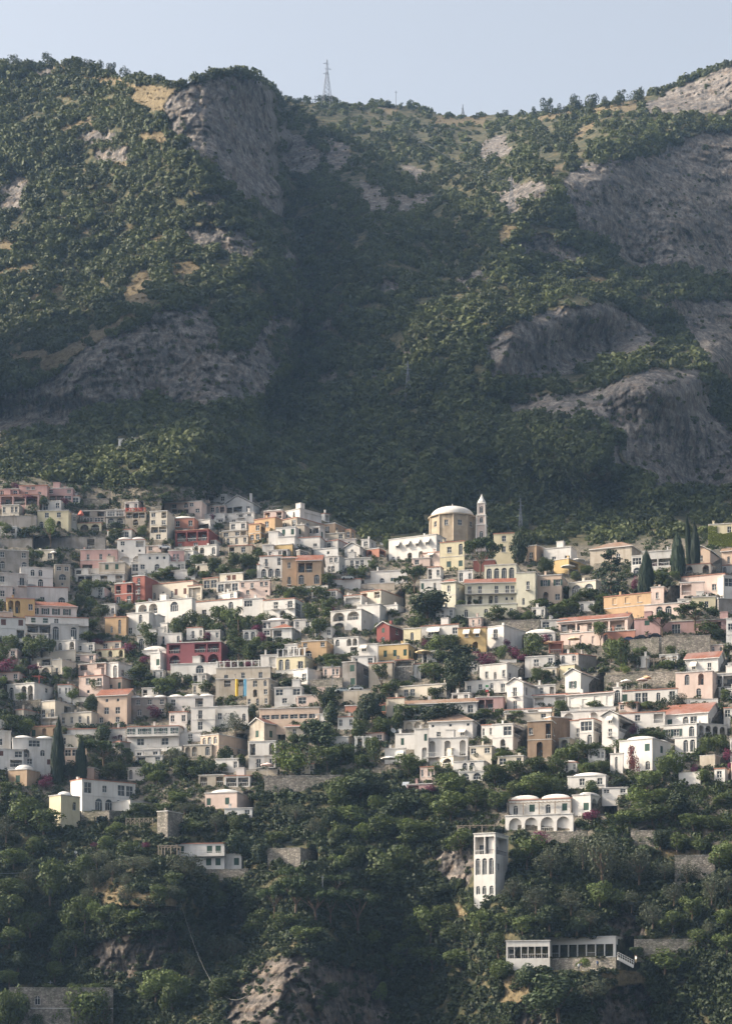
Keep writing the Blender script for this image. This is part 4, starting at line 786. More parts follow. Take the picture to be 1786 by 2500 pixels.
h('small beige house in the trees at the left', 'E', 130, 208, 318, 840, 910, 30, 'S', 'f', '', '.')
h('long white hotel with green shutters folded open', 'E', 1110, 1575, 1640, 985, 1160, 8, 'W', 'f', 'o.oo.oo.o_/.b..b.', '.', name='hotel', cat='hotel')
h('greyish white house with tall narrow windows left of the shutter hotel', 'E', 580, 1105, 1110, 1005, 1165, 8, 'E', 'f', 'nn.w...w', '')
h('white domed house with a half-round window beside the cypresses', 'E', 112, 112, 482, 1092, 1340, 80, 'w', 'm2', '', '.b./.a.n./.w.k')
h('white house with a door terrace at the bottom left', 'E', -40, -40, 202, 1190, 1345, 80, 'w', 'f', '', 'k.b/.L'); wing('E', -40, -40, 92, 1030, 1200, 80, 'E', 'f', '', 'w.')
h('tan orange restaurant with glazed veranda between the cypresses', 'E', 555, 762, 765, 1175, 1340, 10, 'H', 'f', 'bbb/..a', '', name='restaurant', cat='restaurant')
h('grey concrete house with a cream end wall', 'E', 968, 1062, 1305, 1122, 1240, 40, 'G', 'f', '..', '....')
h('low white wall house under the grey concrete house', 'E', 1200, 1432, 1440, 1245, 1320, 12, 'E', 'f', 'L.w', '')
# lower middle
h('pale pink house under a pergola row of white pillars', 'F', 275, 757, 770, 462, 600, 10, 'S', 'f', '.d..w..w.', '')
h('orange villa with balustraded terraces', 'F', 1030, 1252, 1312, 232, 372, 14, 'N', 'f', 'w..w/A.', '..', name='villa', cat='villa'); wing('F', 810, 1060, 1152, 368, 490, 18, 'Y', 'f', 'AA.d', 'n.')
h('low white annex left of the orange villa', 'F', 670, 812, 815, 358, 470, 12, 'W', 'f', '.L', '')
h('white cube house below the orange villa', 'F', 955, 1085, 1208, 478, 615, 32, 'W', 'f', '.w', '.')
h('tall beige house with mixed windows and a grey side', 'F', 545, 742, 842, 565, 805, 16, 'S', 'f', '.b.n/.a.w/w.A.w', 'w./..')
h('grey white house with a glazed veranda beside the tall beige house', 'F', 790, 1032, 1055, 642, 800, 10, 'E', 'f', 'b.b/.w.w', '')
h('weathered grey ruin of a house beside the stone wall', 'F', 1390, 1512, 1640, 418, 650, 20, 'G', 'f', '.g/.g', '.L/..'); wing('G', 0, 205, 225, 425, 625, 18, 'S', 'f', '.w.', '')
h('white villa with arched terrace right of the orange villa', 'F', 1315, 1532, 1640, 200, 350, 20, 'W', 'f', 'A.aa/..L', '.s')
h('white hotel with corner balcony and little arched windows', 'F', 55, 270, 272, 818, 1030, 10, 'W', 'f', '.d../.b..', name='hotel', cat='hotel'); wing('F', 270, 562, 570, 808, 965, 10, 'W', 'f', 'w.w.n', '')
h('long peach building with a strip of seven windows', 'F', 655, 1188, 1245, 822, 965, 10, 'H', 'f', '.......', '.'); HOUSES[-1]['boxes'][0] = ('F', 655, 1188, 1245, 822, 965, 10, 'H', 'f', '1:./1.3:bbbbbb/1:.', '.', 'g', 0.)
h('brick-fronted house with a red gable roof and tall green shutters', 'F', 570, 702, 892, 962, 1120, 40, 'S', 'er', '.g.', '.g.g.'); wing('F', 890, 1092, 1100, 992, 1085, 10, 'S', 'hr', '.w.w', '')
h('white loggia house under the brick-fronted gable', 'F', 562, 802, 880, 1118, 1245, 12, 'W', 'f', 'L..a', ''); wing('F', 565, 802, 810, 1245, 1355, 10, 'E', 'f', '.d.d', '')
h('peach house with small arched windows and a flat roof', 'F', 135, 302, 548, 1058, 1245, 34, 'H', 'f', 'nAn/.A.', '.n.n.'); wing('F', -10, 240, 245, 1150, 1250, 14, 'S', 'f', 'aa.A', '')
h('small white house at the edge of the olive trees', 'F', -40, 142, 150, 1040, 1115, 12, 'w', 'f', '.w.', '')
h('white house with paired windows between two dark trees', 'F', 1350, 1492, 1500, 905, 1010, 14, 'W', 'f', 'w.w', ''); wing('F', 1415, 1518, 1520, 805, 860, 14, 'n', 'f', '..')
h('white ledge house right of the long peach building', 'F', 1150, 1262, 1270, 880, 960, 14, 'W', 'f', '..', '')
h('red timber tower house with a gable roof and green window', 'G', 70, 182, 312, 102, 250, 32, 'R', 'eb', '.g./.d.', '.w./.s')
h('bright yellow house with four green shuttered windows', 'G', 72, 346, 422, 262, 402, 18, 'O', 'f', '.g.g.g', 'gg')
h('yellow house with a narrow arched window behind the red tower', 'G', 305, 458, 462, 122, 240, 20, 'Y', 'f', '.n.', '')
h('long white house with little awnings and flat roof', 'G', 458, 790, 795, 88, 200, 18, 'W', 'f', '.rr..w', '')
h('golden ochre house with shaded windows and an arch', 'G', 785, 1032, 1045, 115, 330, 14, 'O', 'f', '.r.r./..a.', '')
h('white house with an iron balcony and bare shaded side', 'G', 1045, 1188, 1435, 98, 305, 22, 'W', 'f', '.d./...', '...')
h('low stone house with a curved roof right of the bare white house', 'G', 1370, 1640, 1650, 160, 240, 16, 'E', 'm1', '..A', '')
h('grey stone barn with a dark flat roof', 'G', 225, 388, 395, 400, 580, 14, 'stone', 'f', 'L/..', '', name='barn', cat='barn')
h('white stair tower with a small arch', 'G', 378, 455, 460, 440, 570, 16, 'W', 'f', '.a', '', name='stair_tower', cat='tower')
h('white villa with balconies right of the big dark trees', 'G', 980, 1215, 1425, 432, 590, 25, 'W', 'f', '.w.n.w', 'd.d.'); wing('G', 852, 1218, 1225, 575, 690, 20, 'W', 'f', 'd.w.n.d_', '')
h('white chapel-like house with a pointed gable and small balcony', 'G', 1220, 1358, 1505, 605, 840, 28, 'W', 'eb', '.d./.D.', 'n./..')
h('long low white house right of the pointed gable', 'G', 1452, 1640, 1650, 622, 720, 20, 'W', 'f', '.w.L', ''); wing('G', 1190, 1610, 1620, 825, 905, 18, 'W', 'f', 'L.L.', '')
h('long white house with slanting parapet and hidden windows', 'G', 220, 682, 720, 612, 730, 22, 'C', 'f', '.ww..ww', 'b')
h('long hall with a brown tiled roof and grey eave', 'G', 310, 952, 985, 775, 870, 14, 'E', 'gb', '.......D', '', name='hall', cat='hall')
h('cream house with two green shutters left of the brown roofed hall', 'G', 152, 312, 315, 735, 910, 18, 'C', 'f', '.gg', '')
h('tiny salmon house at the foot of the hedge', 'G', 92, 162, 165, 785, 880, 16, 'n', 'f', 'g', '')
h('rose red loggia house with white posts', 'G', 940, 1182, 1212, 728, 860, 12, 'M', 'f', 'LL.', '')
h('large white villa with a brown hipped roof above an arcade', 'G', 530, 912, 1032, 938, 1085, 16, 'W', 'hb', 's..s..s/.w.w.r.', '.', name='villa', cat='villa'); wing('G', 515, 870, 880, 1085, 1252, 14, 'W', 'f', 'a.a.a_', ''); wing('G', 540, 742, 1085, 1250, 1340, 14, 'C', 'f', 'aa', '..')
h('plain white house right of the brown hipped villa', 'G', 992, 1092, 1100, 975, 1095, 18, 'W', 'f', 'w.w', '')
h('white house with a round arch entrance and balcony recess', 'G', 1092, 1268, 1398, 965, 1195, 22, 'W', 'f', '.b/.a.', 'L/w')
h('white house with a green shutter and roof dishes', 'G', 232, 402, 408, 1052, 1185, 16, 'W', 'f', '.g..', ''); wing('G', 140, 322, 330, 1182, 1310, 16, 'W', 'f', '.r', ''); wing('G', 400, 522, 528, 1010, 1300, 16, 'W', 'f', '..g/.a', '')
h('white garden wall with three tan arched niches', 'G', 308, 555, 560, 935, 1010, 16, 'C', 'f', 'aaa', '', name='arcade', cat='arcade')
h('white house with two fan windows at the edge of the wood', 'G', 745, 1012, 1112, 1292, 1372, 16, 'W', 'f', '.AA.', 'w'); wing('G', 790, 1012, 1020, 1385, 1460, 14, 'W', 'f', 'AA', '')
h('brown brick ruin with a tall open arch', 'G', 1400, 1610, 1660, 938, 1260, 16, 'B', 'f', 'w..L/.a.', 'w/.'); wing('H', -20, 30, 222, 905, 1160, 60, 'B', 'f', '', '.')
h('low grey house with a solar panel roof in the wood', 'J', 1062, 1228, 1235, 175, 235, 14, 'M', 'f', 'L.', '')
# lower right
h('small yellow house with one green shutter above the gabled house', 'H', 115, 238, 305, 442, 560, 25, 'Y', 'f', '.g', '')
h('grey concrete shed in the gardens', 'H', 252, 270, 442, 352, 490, 55, 'G', 'f', '', '..', name='shed', cat='shed')
h('white house with a brown tiled gable and tall shuttered window', 'H', 160, 292, 498, 520, 690, 30, 'W', 'eb', '.o.', '..w')
h('long white house with a red roof and a row of glazed doors', 'H', 190, 580, 582, 690, 815, 24, 'W', 'gr', 'b.d.b.b_'); wing('H', 580, 652, 660, 645, 785, 20, 'W', 'f', 'A', '')
h('white terrace house with umbrellas on its flat roof', 'H', 650, 1142, 1150, 655, 775, 18, 'W', 'f', 'g.bb.n.b', '')
h('white villa with a red barrel roof at the right edge', 'H', 1225, 1502, 1600, 385, 505, 22, 'W', 'gr', '.r..d.', 'w', name='villa', cat='villa')
h('blush villa with a glazed arch and an open arch', 'H', 1142, 1452, 1535, 500, 740, 20, 'p', 'f', '.A.a./..n.', '.w/.a', name='villa', cat='villa'); wing('H', 1432, 1660, 1660, 520, 640, 16, 'W', 'f', 'LL')
h('grand white villa with a long red roof, arches and terraces', 'H', 485, 622, 800, 890, 1170, 24, 'W', 'er', '.r./.d./...', 'L/..', name='villa', cat='villa'); wing('H', 780, 1412, 1590, 868, 1000, 26, 'W', 'gr', '..w.g.Ab.', 'nA.n')
wing('H', 1035, 1312, 1312, 965, 1100, 22, 'W', 'f', 'oo.A'); wing('H', 1312, 1312, 1600, 962, 1070, 68, 'W', 'f', '', 'aaaa'); wing('H', 1130, 1312, 1382, 1082, 1220, 22, 'W', 'f', '.AA', '.')
h('white house with a glazed roof room and an arched window', 'H', 285, 402, 505, 920, 1160, 26, 'W', 'f', 'b/.A', 'b/..')
h('narrow white house with a door behind the brick ruin', 'H', 200, 288, 295, 935, 1090, 20, 'W', 'f', '.d', '')
h('tiny cream arched shelter below the brick ruin', 'H', 105, 192, 290, 1092, 1180, 24, 'C', 'f', 'a', '')
h('white villa with domed roof and red creeper on its front', 'H', 650, 922, 1185, 1095, 1390, 28, 'W', 'm2', '.n.g/.a.n', '.g.g/....', name='villa', cat='villa'); wing('H', 555, 662, 670, 1228, 1400, 24, 'W', 'f', '.A.', '')
h('low white house with rounded parapet under the creeper villa', 'K', 545, 790, 905, 118, 200, 18, 'W', 'm2', '.w.w', '.'); wing('K', 770, 935, 940, 198, 245, 14, 'W', 'f', 'w.w')
h('white cube house at the bottom right edge', 'H', 1475, 1562, 1680, 1360, 1470, 26, 'W', 'f', 'w', '.')
h('white arcaded villa with a pergola terrace above the cliff', 'K', 135, 575, 582, 372, 485, 18, 'W', 'f', 'aaaa', '', name='villa', cat='villa'); wing('K', 160, 560, 570, 270, 380, 18, 'W', 'm2', 'n.g.n.g', ''); wing('K', 575, 690, 855, 245, 385, 18, 'W', 'm1', '.g', 'aAA')
h('tall white house built down the cliff with rows of arched windows', 'K', -78, 60, 160, 500, 925, 24, 'W', 'f', 'LL/AAA/nnn', 'L/w./..')
h('white veranda restaurant with many glazed bays on a stone base', 'K', 420, 855, 975, 1185, 1318, 10, 'W', 'f', '1:./3.2:LLLLLLL', '1:./3.2:bb', name='restaurant', cat='restaurant', dD=2.5); wing('K', 135, 420, 420, 1212, 1330, 10, 'W', 'f', '1:./4:LLLLLL', dD=4.)
h('white villa with brown shuttered windows over three glazed arches', 'I', 450, 542, 870, 142, 350, 42, 'W', 'f', '', 'b.w.bb/.AAA.', name='villa', cat='villa'); wing('I', 700, 860, 1040, 285, 355, 40, 'W', 'f', '', '..')
h('tan domed cube house at the lower left edge', 'I', 45, 178, 245, 78, 190, 24, 'T', 'o', '.g.', '')
h('cream domed house on the slope below the white glazed villa', 'I', 315, 402, 512, 248, 465, 40, 'Y', 'o', '', '.n/..')
h('blush vaulted house with two shuttered windows', 'I', 1350, 1565, 1665, 230, 338, 12, 'p', 'm2', 'g..g.', ''); wing('I', 1480, 1665, 1670, 335, 392, 10, 'w', 'f', '..w', '')
h('white house with dark door openings on a rock ledge', 'I', 1157, 1482, 1490, 568, 735, 8, 'w', 'f', 'g..gg_/...gg', ''); wing('I', 1470, 1595, 1600, 640, 738, 8, 'w', 'f', '.g')
h('square stone tower above the white ledge house', 'I', 1035, 1107, 1195, 355, 530, 30, 'stone', 'f', '', '.', name='stone_tower', cat='tower')
h('low house with shaded terraces and brown roof edge', 'I', 1310, 1482, 1490, 115, 185, 12, 'S', 'f', 'L.L', ''); wing('I', 1482, 1650, 1660, 120, 190, 10, 'W', 'f', 'LL')
h('little white house with dark bays on the forest slope', 'U', 288, 362, 365, 1070, 1084, 8, 'w', 'f', 'aaa', '')
h('shaded loggia level under the weathered grey house', 'L', 330, 545, 550, 456, 492, 6, 'E', 'f', 'LL.L.L', '')
h('small white house with one arch above the maroon villa', 'L', 695, 795, 800, 716, 765, 14, 'W', 'f', 'b..n', '')
h('white basement with a fan window under the maroon villa', 'L', 745, 955, 958, 846, 892, 10, 'W', 'f', '..A.', '')
h('white cottage row with small domes right of the grey stone house', 'L', 732, 935, 940, 992, 1045, 8, 'W', 'm3', 'w..L.', '')
h('blush terrace house right of the grey glazed veranda', 'L', 1300, 1432, 1436, 986, 1028, 10, 'p', 'f', 'b..', '')
h('pale house with two windows below the tan balustraded house', 'L', 1432, 1560, 1564, 302, 348, 14, 'E', 'f', 'w.w', '')
h('grey house with a dark window strip behind the yellow arches', 'L', 55, 55, 152, 500, 560, 80, 'E', 'f', '', '.b')
h('pale blue-grey strip of a house under the lemon garden wall', 'R', 788, 902, 906, 655, 692, 12, 'E', 'f', 'b.b', '')
h('salmon garden room left of the pink hotel', 'R', 822, 882, 886, 752, 802, 14, 'n', 'f', 'L', '')
h('white arcade under the row of glazed doors', 'R', 880, 1102, 1106, 1052, 1098, 16, 'W', 'f', 'a.a.', '', name='arcade', cat='arcade')
h('white house with an awning left of the bright yellow house', 'R', -12, 72, 76, 762, 845, 16, 'W', 'f', 'r./.A', '')
h('white house with a red lean-to roof between the two gables', 'R', 755, 897, 900, 988, 1030, 14, 'W', 'gr', 'L.L', '')
h('narrow white house end at the far right below the grey house', 'R', 1600, 1640, 1644, 650, 790, 12, 'w', 'f', 'w/.', '')
h('white cube with one window at the left of the laundry house', 'R', -20, 80, 110, 588, 660, 18, 'W', 'f', 'w.', '')
h('cream ledge house between the white hotel and the yellow house', 'R', 220, 300, 305, 385, 420, 12, 'p', 'f', 'w.', '')
h('pale terrace rooms under the pediment villa', 'R', 1400, 1500, 1505, 490, 545, 14, 'p', 'f', 'L.', '')
h('white annex under the blush terrace at the right', 'R', 1390, 1560, 1564, 560, 605, 12, 'W', 'f', 'w.w.', '')
h('long cream wall house above the brown brick ruin', 'R', 630, 830, 835, 1062, 1095, 12, 'C', 'f', 'L..w', '')
h('white terrace rooms below the long red-roofed villa', 'R', 1140, 1330, 1335, 1060, 1110, 16, 'W', 'f', '.w.L', '')
h('pale house with awning doors below the white stepped house', 'L', 590, 760, 764, 690, 722, 12, 'W', 'f', 'w.w', '')
h('cream rooms below the tan flat house', 'L', 250, 380, 384, 1160, 1215, 10, 'C', 'f', 'w.w', '')
h('white rooms with a blue door beside the spreading pine', 'L', 590, 700, 704, 1225, 1275, 10, 'E', 'f', 'd.w', '')
h('stained white house above the tan road ramp', 'L', 1540, 1640, 1644, 815, 860, 12, 'w', 'f', 'w.w', '')
h('pink-beige house front behind the scaffold net', 'L', 945, 1078, 1082, 915, 985, 8, 'S', 'f', '.L.L/....', '')
# ---------------------------------------------------------------- trees
LEAF = {'b': ((.078, .108, .030), .25), 's': ((.13, .18, .04), .3), 'd': ((.040, .060, .024), .15), 'o': ((.078, .092, .058), .2), 'p': ((.050, .080, .022), .15), 'c': ((.022, .040, .022), .1), 'k': ((.030, .052, .028), .12),
 'l': ((.075, .100, .040), .2), 'v': ((.15, .03, .075), .2), 'w': ((.14, .035, .035), .2), 'z': ((.050, .066, .030), .15)}
BARK = lambda: flat_mat('bark', (.12, .085, .06), .95)
def tree_masters():
    """unit crowns (width 1, height 1, base at 0) and the trunk under each"""
    rng = np.random.default_rng(77); M = {}
    def mesh(nm, p, d, S, kid, spread=.6, asp=.8):
        V, Q = leaf_cards(p, d, S, rng, asp, spread); t = np.clip(.5+rng.normal(size=len(p))*.17+((kid*7) % 5-2)*.05, 0, 1)
        me = np_mesh(nm, V, Q, tint=t.repeat(4)); return me
    def trunk(nm, paths):
        mb = MB()
        for pts, r0, r1 in paths:
            for i in range(len(pts)-1): a = i/(len(pts)-1); b = (i+1)/(len(pts)-1); mb.bar(pts[i], pts[i+1], lerp(r0, r1, a), 0, 6, lerp(r0, r1, b))
        me = bpy.data.meshes.new(nm); me.from_pydata(mb.v, [], mb.f); me.update(); me.materials.append(BARK()); return me
    for kind, n, leaves in (('b', 6, 1700), ('s', 3, 1200), ('d', 5, 2100), ('o', 5, 1700), ('v', 3, 800), ('w', 2, 700), ('z', 7, 900)):
        M[kind] = []
        for i in range(n):
            nb = (-4, 3, 0, 5, -2, 2)[i % 6]+{'b': 10, 's': 7, 'd': 11, 'o': 12, 'v': 8, 'w': 10, 'z': 9}[kind]; bl = []
            for j in range(nb):
                a = rng.uniform(0, 6.28); rad = rng.uniform(.05, .37); z = rng.uniform(.2, .82); r = rng.uniform(.11, .25)*(1.15-.45*abs(z-.45))
                bl.append((rad*math.cos(a), rad*math.sin(a), z, r*1.1, r*1.1, r))
            if kind != 'z': bl.append((0, 0, .45, .33, .33, .34))
            else: bl = [(b[0]*1.5, b[1], b[2]*.85, b[3]*rng.uniform(.7, 1.3), b[4], b[5]*rng.uniform(.7, 1.25)) for b in bl]
            p, d, k = blob_points(bl, leaves, rng, .72)
            p[:, 0:2] *= .5/np.percentile(np.abs(p[:, 0:2]), 99.3); p[:, 2] = (p[:, 2]-p[:, 2].min())/(p[:, 2].max()-p[:, 2].min())
            cr = mesh('crown_'+kind, p, d, rng.uniform(.020, .042, leaves)*(1.15 if kind != 'o' else .9), k, .40 if kind != 'o' else .6, .85 if kind != 'o' else .6)
            br = [([(0, 0, -.15), (rng.uniform(-.03, .03), 0, .2), (rng.uniform(-.05, .05), rng.uniform(-.05, .05), .55)], .030, .016)]
            for j in range(4): a = rng.uniform(0, 6.28); br.append(([(0, 0, .15), (.15*math.cos(a), .15*math.sin(a), .42), (.28*math.cos(a), .28*math.sin(a), .62)], .018, .007))
            M[kind].append((cr, trunk('trunk_'+kind, br)))
    M['p'] = []
    for i in range(4):                                   # umbrella pine: flat cap of needle clumps on a forked stem
        bl = []
        for j in range(24):
            a = rng.uniform(0, 6.28); rad = .42*math.sqrt(rng.random()); bl.append((rad*math.cos(a), rad*math.sin(a), .80-.5*rad*rad*1.6+rng.uniform(-.07, .05), .10, .10, .085))
        p, d, k = blob_points(bl, 3000, rng, .3); p[:, 0:2] *= .5/np.percentile(np.abs(p[:, 0:2]), 99.3); p[:, 2] *= 1/p[:, 2].max()
        cr = mesh('crown_pine', p, d, rng.uniform(.016, .034, 3000), k, .6, .7)
        br = [([(0, 0, -.1), (.01, 0, .15), (0, .01, .36)], .030, .022)]
        for j in range(7): a = j*.9+rng.uniform(-.2, .2); r_ = rng.uniform(.2, .36); br.append(([(0, .01, .33), (.35*r_*math.cos(a), .35*r_*math.sin(a), .48), (r_*math.cos(a), r_*math.sin(a), .72)], .016, .006))
        M['p'].append((cr, trunk('trunk_pine', br)))
    M['c'] = []
    for i in range(3):
        n = 2300; z = rng.random(n)**.8; prof = np.interp(z, [0, .08, .3, .6, .85, 1], [.30, .46, .5, .42, .24, .02]); a = rng.uniform(0, 6.28, n); prof = prof*(1+.16*np.sin(a*3+z*17)+.1*pnoise(np.c_[np.cos(a)*2, np.sin(a)*2, z*9]))
        r = prof*(.72+.28*rng.random(n)); p = np.c_[r*np.cos(a), r*np.sin(a), z]; d = np.c_[np.cos(a), np.sin(a), np.full(n, .35)]
        V, Q = leaf_cards(p*[1, 1, .25], d, rng.uniform(.03, .06, n), rng, .6, .45); V[:, 2] *= 4; me = np_mesh('crown_cypress', V, Q, tint=np.clip(.5+rng.normal(size=n)*.2, 0, 1).repeat(4)); M['c'].append((me, trunk('trunk_cypress', [([(0, 0, -.05), (0, 0, .3)], .06, .04)])))
    M['k'] = []
    for i in range(2):                                   # cedar: tiers of flat sprays
        bl = []
        for j in range(46):
            z = rng.uniform(.08, .97); R = .46*(1-z)**.7+.05; a = rng.uniform(0, 6.28); rad = R*rng.uniform(.25, 1); bl.append((rad*math.cos(a), rad*math.sin(a), z-.06*rad, .13, .13, .035))
        p, d, k = blob_points(bl, 2600, rng, .1); d = d*.5+np.array([0, 0, .8]); p[:, 2] = np.clip(p[:, 2], 0, 1); cr = mesh('crown_cedar', p, d, rng.uniform(.015, .03, 2600), k, .5, .8)
        br = [([(0, 0, -.05), (0, 0, .9)], .028, .006)]+[([(0, 0, z), (.34*(1-z)*math.cos(z*40), .34*(1-z)*math.sin(z*40), z+.02)], .009, .003) for z in (.15, .25, .35, .45, .55, .65, .75)]
        M['k'].append((cr, trunk('trunk_cedar', br)))
    M['l'] = []
    for i in range(2):                                   # palm: arching fronds at the top of a bare stem
        mb = []; 
        for j in range(30):
            a = j*2.4; up = rng.uniform(-.25, .75); L = rng.uniform(.42, .52); prev = None
            for q in range(9):
                t = q/8; r = L*t; z = up*L*t-.55*L*t*t*1.3; wd = .055*math.sin(math.pi*min(1, t*.9+.08)); c = np.array([r*math.cos(a), r*math.sin(a), z]); sd = np.array([-math.sin(a), math.cos(a), -.25])*wd; sd2 = np.array([math.sin(a), -math.cos(a), -.25])*wd
                if prev is not None:
                    for s_, ps in ((sd, prev[1]), (sd2, prev[2])): mb.append([prev[0], c, c+s_, prev[0]+ps])
                prev = (c, sd, sd2)
        V = np.array(mb).reshape(-1, 3); V[:, 2] -= V[:, 2].min(); V[:, 2] /= V[:, 2].max(); me = np_mesh('crown_palm', V, np.arange(len(V)).reshape(-1, 4), tint=np.clip(.5+rng.normal(size=len(V)//4)*.2, 0, 1).repeat(4))
        M['l'].append((me, trunk('trunk_palm', [([(0, 0, -1), (.01, 0, .55)], .03, .025)])))
    for k, lst in M.items():
        for me, _ in lst: me.materials.append(leaf_mat({'b': 'tree_leaf', 's': 'bright_leaf', 'd': 'dark_leaf', 'o': 'olive_leaf', 'p': 'pine_needle', 'c': 'cypress_leaf', 'k': 'cedar_needle', 'l': 'palm_leaf', 'v': 'bougainvillea_flower', 'w': 'red_creeper_leaf', 'z': 'ridge_leaf'}[k], LEAF[k][0], LEAF[k][1], .45))
    return M
KNAME = {'b': ('broadleaf_tree', 'tree', 'leafy green tree'), 's': ('bright_shrub', 'shrub', 'bright yellow-green shrub'), 'd': ('evergreen_tree', 'tree', 'dense dark evergreen'), 'o': ('olive_tree', 'tree', 'grey-green olive tree'), 'p': ('pine_tree', 'tree', 'flat-topped pine'),
 'c': ('cypress_tree', 'tree', 'dark slim cypress'), 'k': ('cedar_tree', 'tree', 'dark layered cedar'), 'l': ('palm_tree', 'palm', 'palm tree'), 'v': ('bougainvillea', 'shrub', 'magenta bougainvillea'), 'z': ('ridge_tree', 'tree', 'ragged tree'), 'w': ('red_creeper', 'creeper', 'dark red creeper')}
TREES = []
def T(c, k, *rows, lab=None):
    """rows of x, y of the foot, y of the top, width"""
    for i, r in enumerate(rows): TREES.append((c, k, *r, lab if i == 0 else None))
T('A', 's', (445, 640, 405, 120), lab='bright green tree on a tall thin trunk before the cream villa')
T('A', 'b', (1040, 610, 500, 160), (1250, 570, 480, 110), (385, 300, 215, 90), (290, 770, 690, 120), (520, 790, 690, 120), (365, 770, 700, 100), (740, 1110, 950, 150), (880, 1080, 950, 160), (690, 1230, 1080, 140), (900, 1300, 1150, 160), (790, 1240, 1110, 140), (1130, 1225, 1150, 110), (1240, 1195, 1135, 100), (260, 1115, 1045, 120), (360, 1185, 1125, 120), (1450, 935, 845, 190), (1375, 945, 885, 130), (1530, 905, 840, 110), (1265, 1465, 1330, 140), (1560, 1450, 1270, 190), (640, 1260, 1150, 120), (800, 1400, 1280, 160), (60, 560, 450, 110), (240, 560, 500, 130), (130, 760, 690, 110))
T('A', 'd', (1030, 515, 455, 190), (900, 250, 190, 90), (980, 640, 560, 80))
T('A', 'v', (135, 152, 100, 95), (120, 240, 205, 120), (260, 245, 205, 120), (570, 285, 235, 110))
T('A', 's', (195, 1250, 1180, 60), (270, 850, 790, 80), (20, 500, 440, 70))
T('B', 's', (585, 268, 203, 62), lab='small bright green tree standing alone on the top terrace')
T('B', 'b', (130, 835, 735, 170), (250, 905, 760, 160), (430, 865, 715, 160), (560, 865, 700, 170), (650, 825, 690, 130), (340, 915, 830, 130), (480, 930, 850, 130), (600, 930, 860, 110), (60, 930, 850, 120), (160, 940, 880, 110), (60, 1410, 1225, 170), (175, 1430, 1265, 160), (330, 1360, 1185, 230), (430, 1410, 1200, 190), (280, 1440, 1330, 190), (900, 1335, 1255, 120), (1130, 1360, 1155, 210), (1195, 1450, 1265, 180), (1260, 1290, 1175, 130), (1560, 955, 850, 140), (1480, 935, 850, 100), (1250, 995, 900, 120), (1190, 1125, 1015, 170), (1020, 1130, 1010, 180), (930, 1100, 1035, 130), (1250, 1225, 1110, 160), (540, 1420, 1270, 130))
T('B', 's', (690, 1315, 1240, 160), (900, 1130, 1060, 90))
T('B', 'l', (477, 1450, 1195, 105), lab='tall palm with a dry brown crown in the middle garden')
T('B', 'v', (640, 1420, 1340, 160), (850, 1335, 1285, 130), (250, 430, 370, 60), (1310, 1250, 1190, 50))
T('C', 'p', (985, 945, 588, 355), lab='big umbrella pine with a forked trunk below the church tower')
T('C', 'p', (400, 1060, 842, 245), (285, 1050, 920, 130))
T('C', 'd', (1310, 840, 528, 210), lab='tall dark conifer against the forest right of the umbrella pine')
T('C', 'd', (510, 1310, 1040, 420), lab='huge dark evergreen mass left of the pale lemon villa')
T('C', 'b', (430, 1410, 1240, 250), (1130, 1315, 1195, 180), (1280, 1315, 1225, 130), (1520, 1195, 1115, 160), (155, 690, 598, 100), (1545, 900, 755, 160), (820, 1195, 1135, 80), (60, 1440, 1335, 70), (940, 1180, 1130, 60), (1390, 1320, 1240, 130), (20, 860, 780, 80))
T('C', 'l', (1440, 1150, 1005, 95), lab='small palm in front of the green arched door')
T('D', 'k', (560, 1150, 690, 360), lab='big dark cedar with flat layered branches')
T('D', 'c', (865, 1070, 742, 118), lab='thick dark cypress column beside the glazed-arch house')
T('D', 'c', (1150, 910, 585, 112), lab='wide cypress left of the pediment villa')
T('D', 'c', (1250, 825, 415, 60), (1305, 825, 485, 78))
T('D', 'b', (1000, 1000, 885, 180), (1130, 965, 880, 100), (300, 1190, 1045, 210), (170, 1255, 1150, 230), (400, 1130, 1040, 160), (480, 1190, 1080, 160), (700, 1250, 1175, 130), (30, 885, 775, 90), (330, 905, 830, 140), (240, 960, 880, 120), (160, 1090, 1010, 210), (60, 1260, 1190, 150), (860, 1010, 940, 90), (1050, 1020, 960, 110), (420, 1245, 1180, 130))
T('D', 's', (945, 950, 865, 100), (890, 1060, 1020, 50))
T('D', 'v', (760, 1060, 920, 90), (985, 850, 810, 170), (820, 1225, 1130, 110))
T('D', 'p', (1010, 1450, 1240, 225), lab='round-topped pine left of the two above the stone parapet')
T('D', 'p', (1300, 1385, 1172, 320), lab='broad mushroom-shaped pine in front of the mauve wall')
T('H', 'b', (465, 262, 62, 155), lab='round garden tree on a thin trunk before the pink hotel')
T('H', 'b', (1430, 185, 70, 290), (650, 480, 205, 230), (560, 410, 215, 160), (830, 380, 285, 160), (770, 450, 350, 130), (1090, 380, 270, 110), (1560, 750, 655, 120), (130, 860, 755, 140), (960, 1090, 1025, 230), (800, 1115, 1055, 160), (1010, 1450, 1245, 210), (1400, 1240, 1075, 160), (1530, 1190, 1045, 170), (150, 1300, 1145, 210), (270, 1290, 1115, 190), (390, 1260, 1125, 170), (520, 1240, 1150, 140), (90, 1400, 1260, 170), (330, 1410, 1300, 170), (480, 1390, 1280, 150), (1600, 345, 260, 110), (640, 1190, 1090, 130), (870, 830, 760, 120), (420, 830, 760, 160), (740, 830, 760, 150), (1380, 1480, 1360, 160))
T('H', 's', (1125, 1410, 1165, 145), lab='bright green ball-shaped tree beside the red creeper villa')
T('H', 's', (690, 520, 430, 110), (1050, 460, 400, 160))
T('H', 'o', (1135, 800, 685, 190))
T('H', 'w', (765, 1410, 1150, 95), lab='dark red creeper climbing the front of the domed villa')
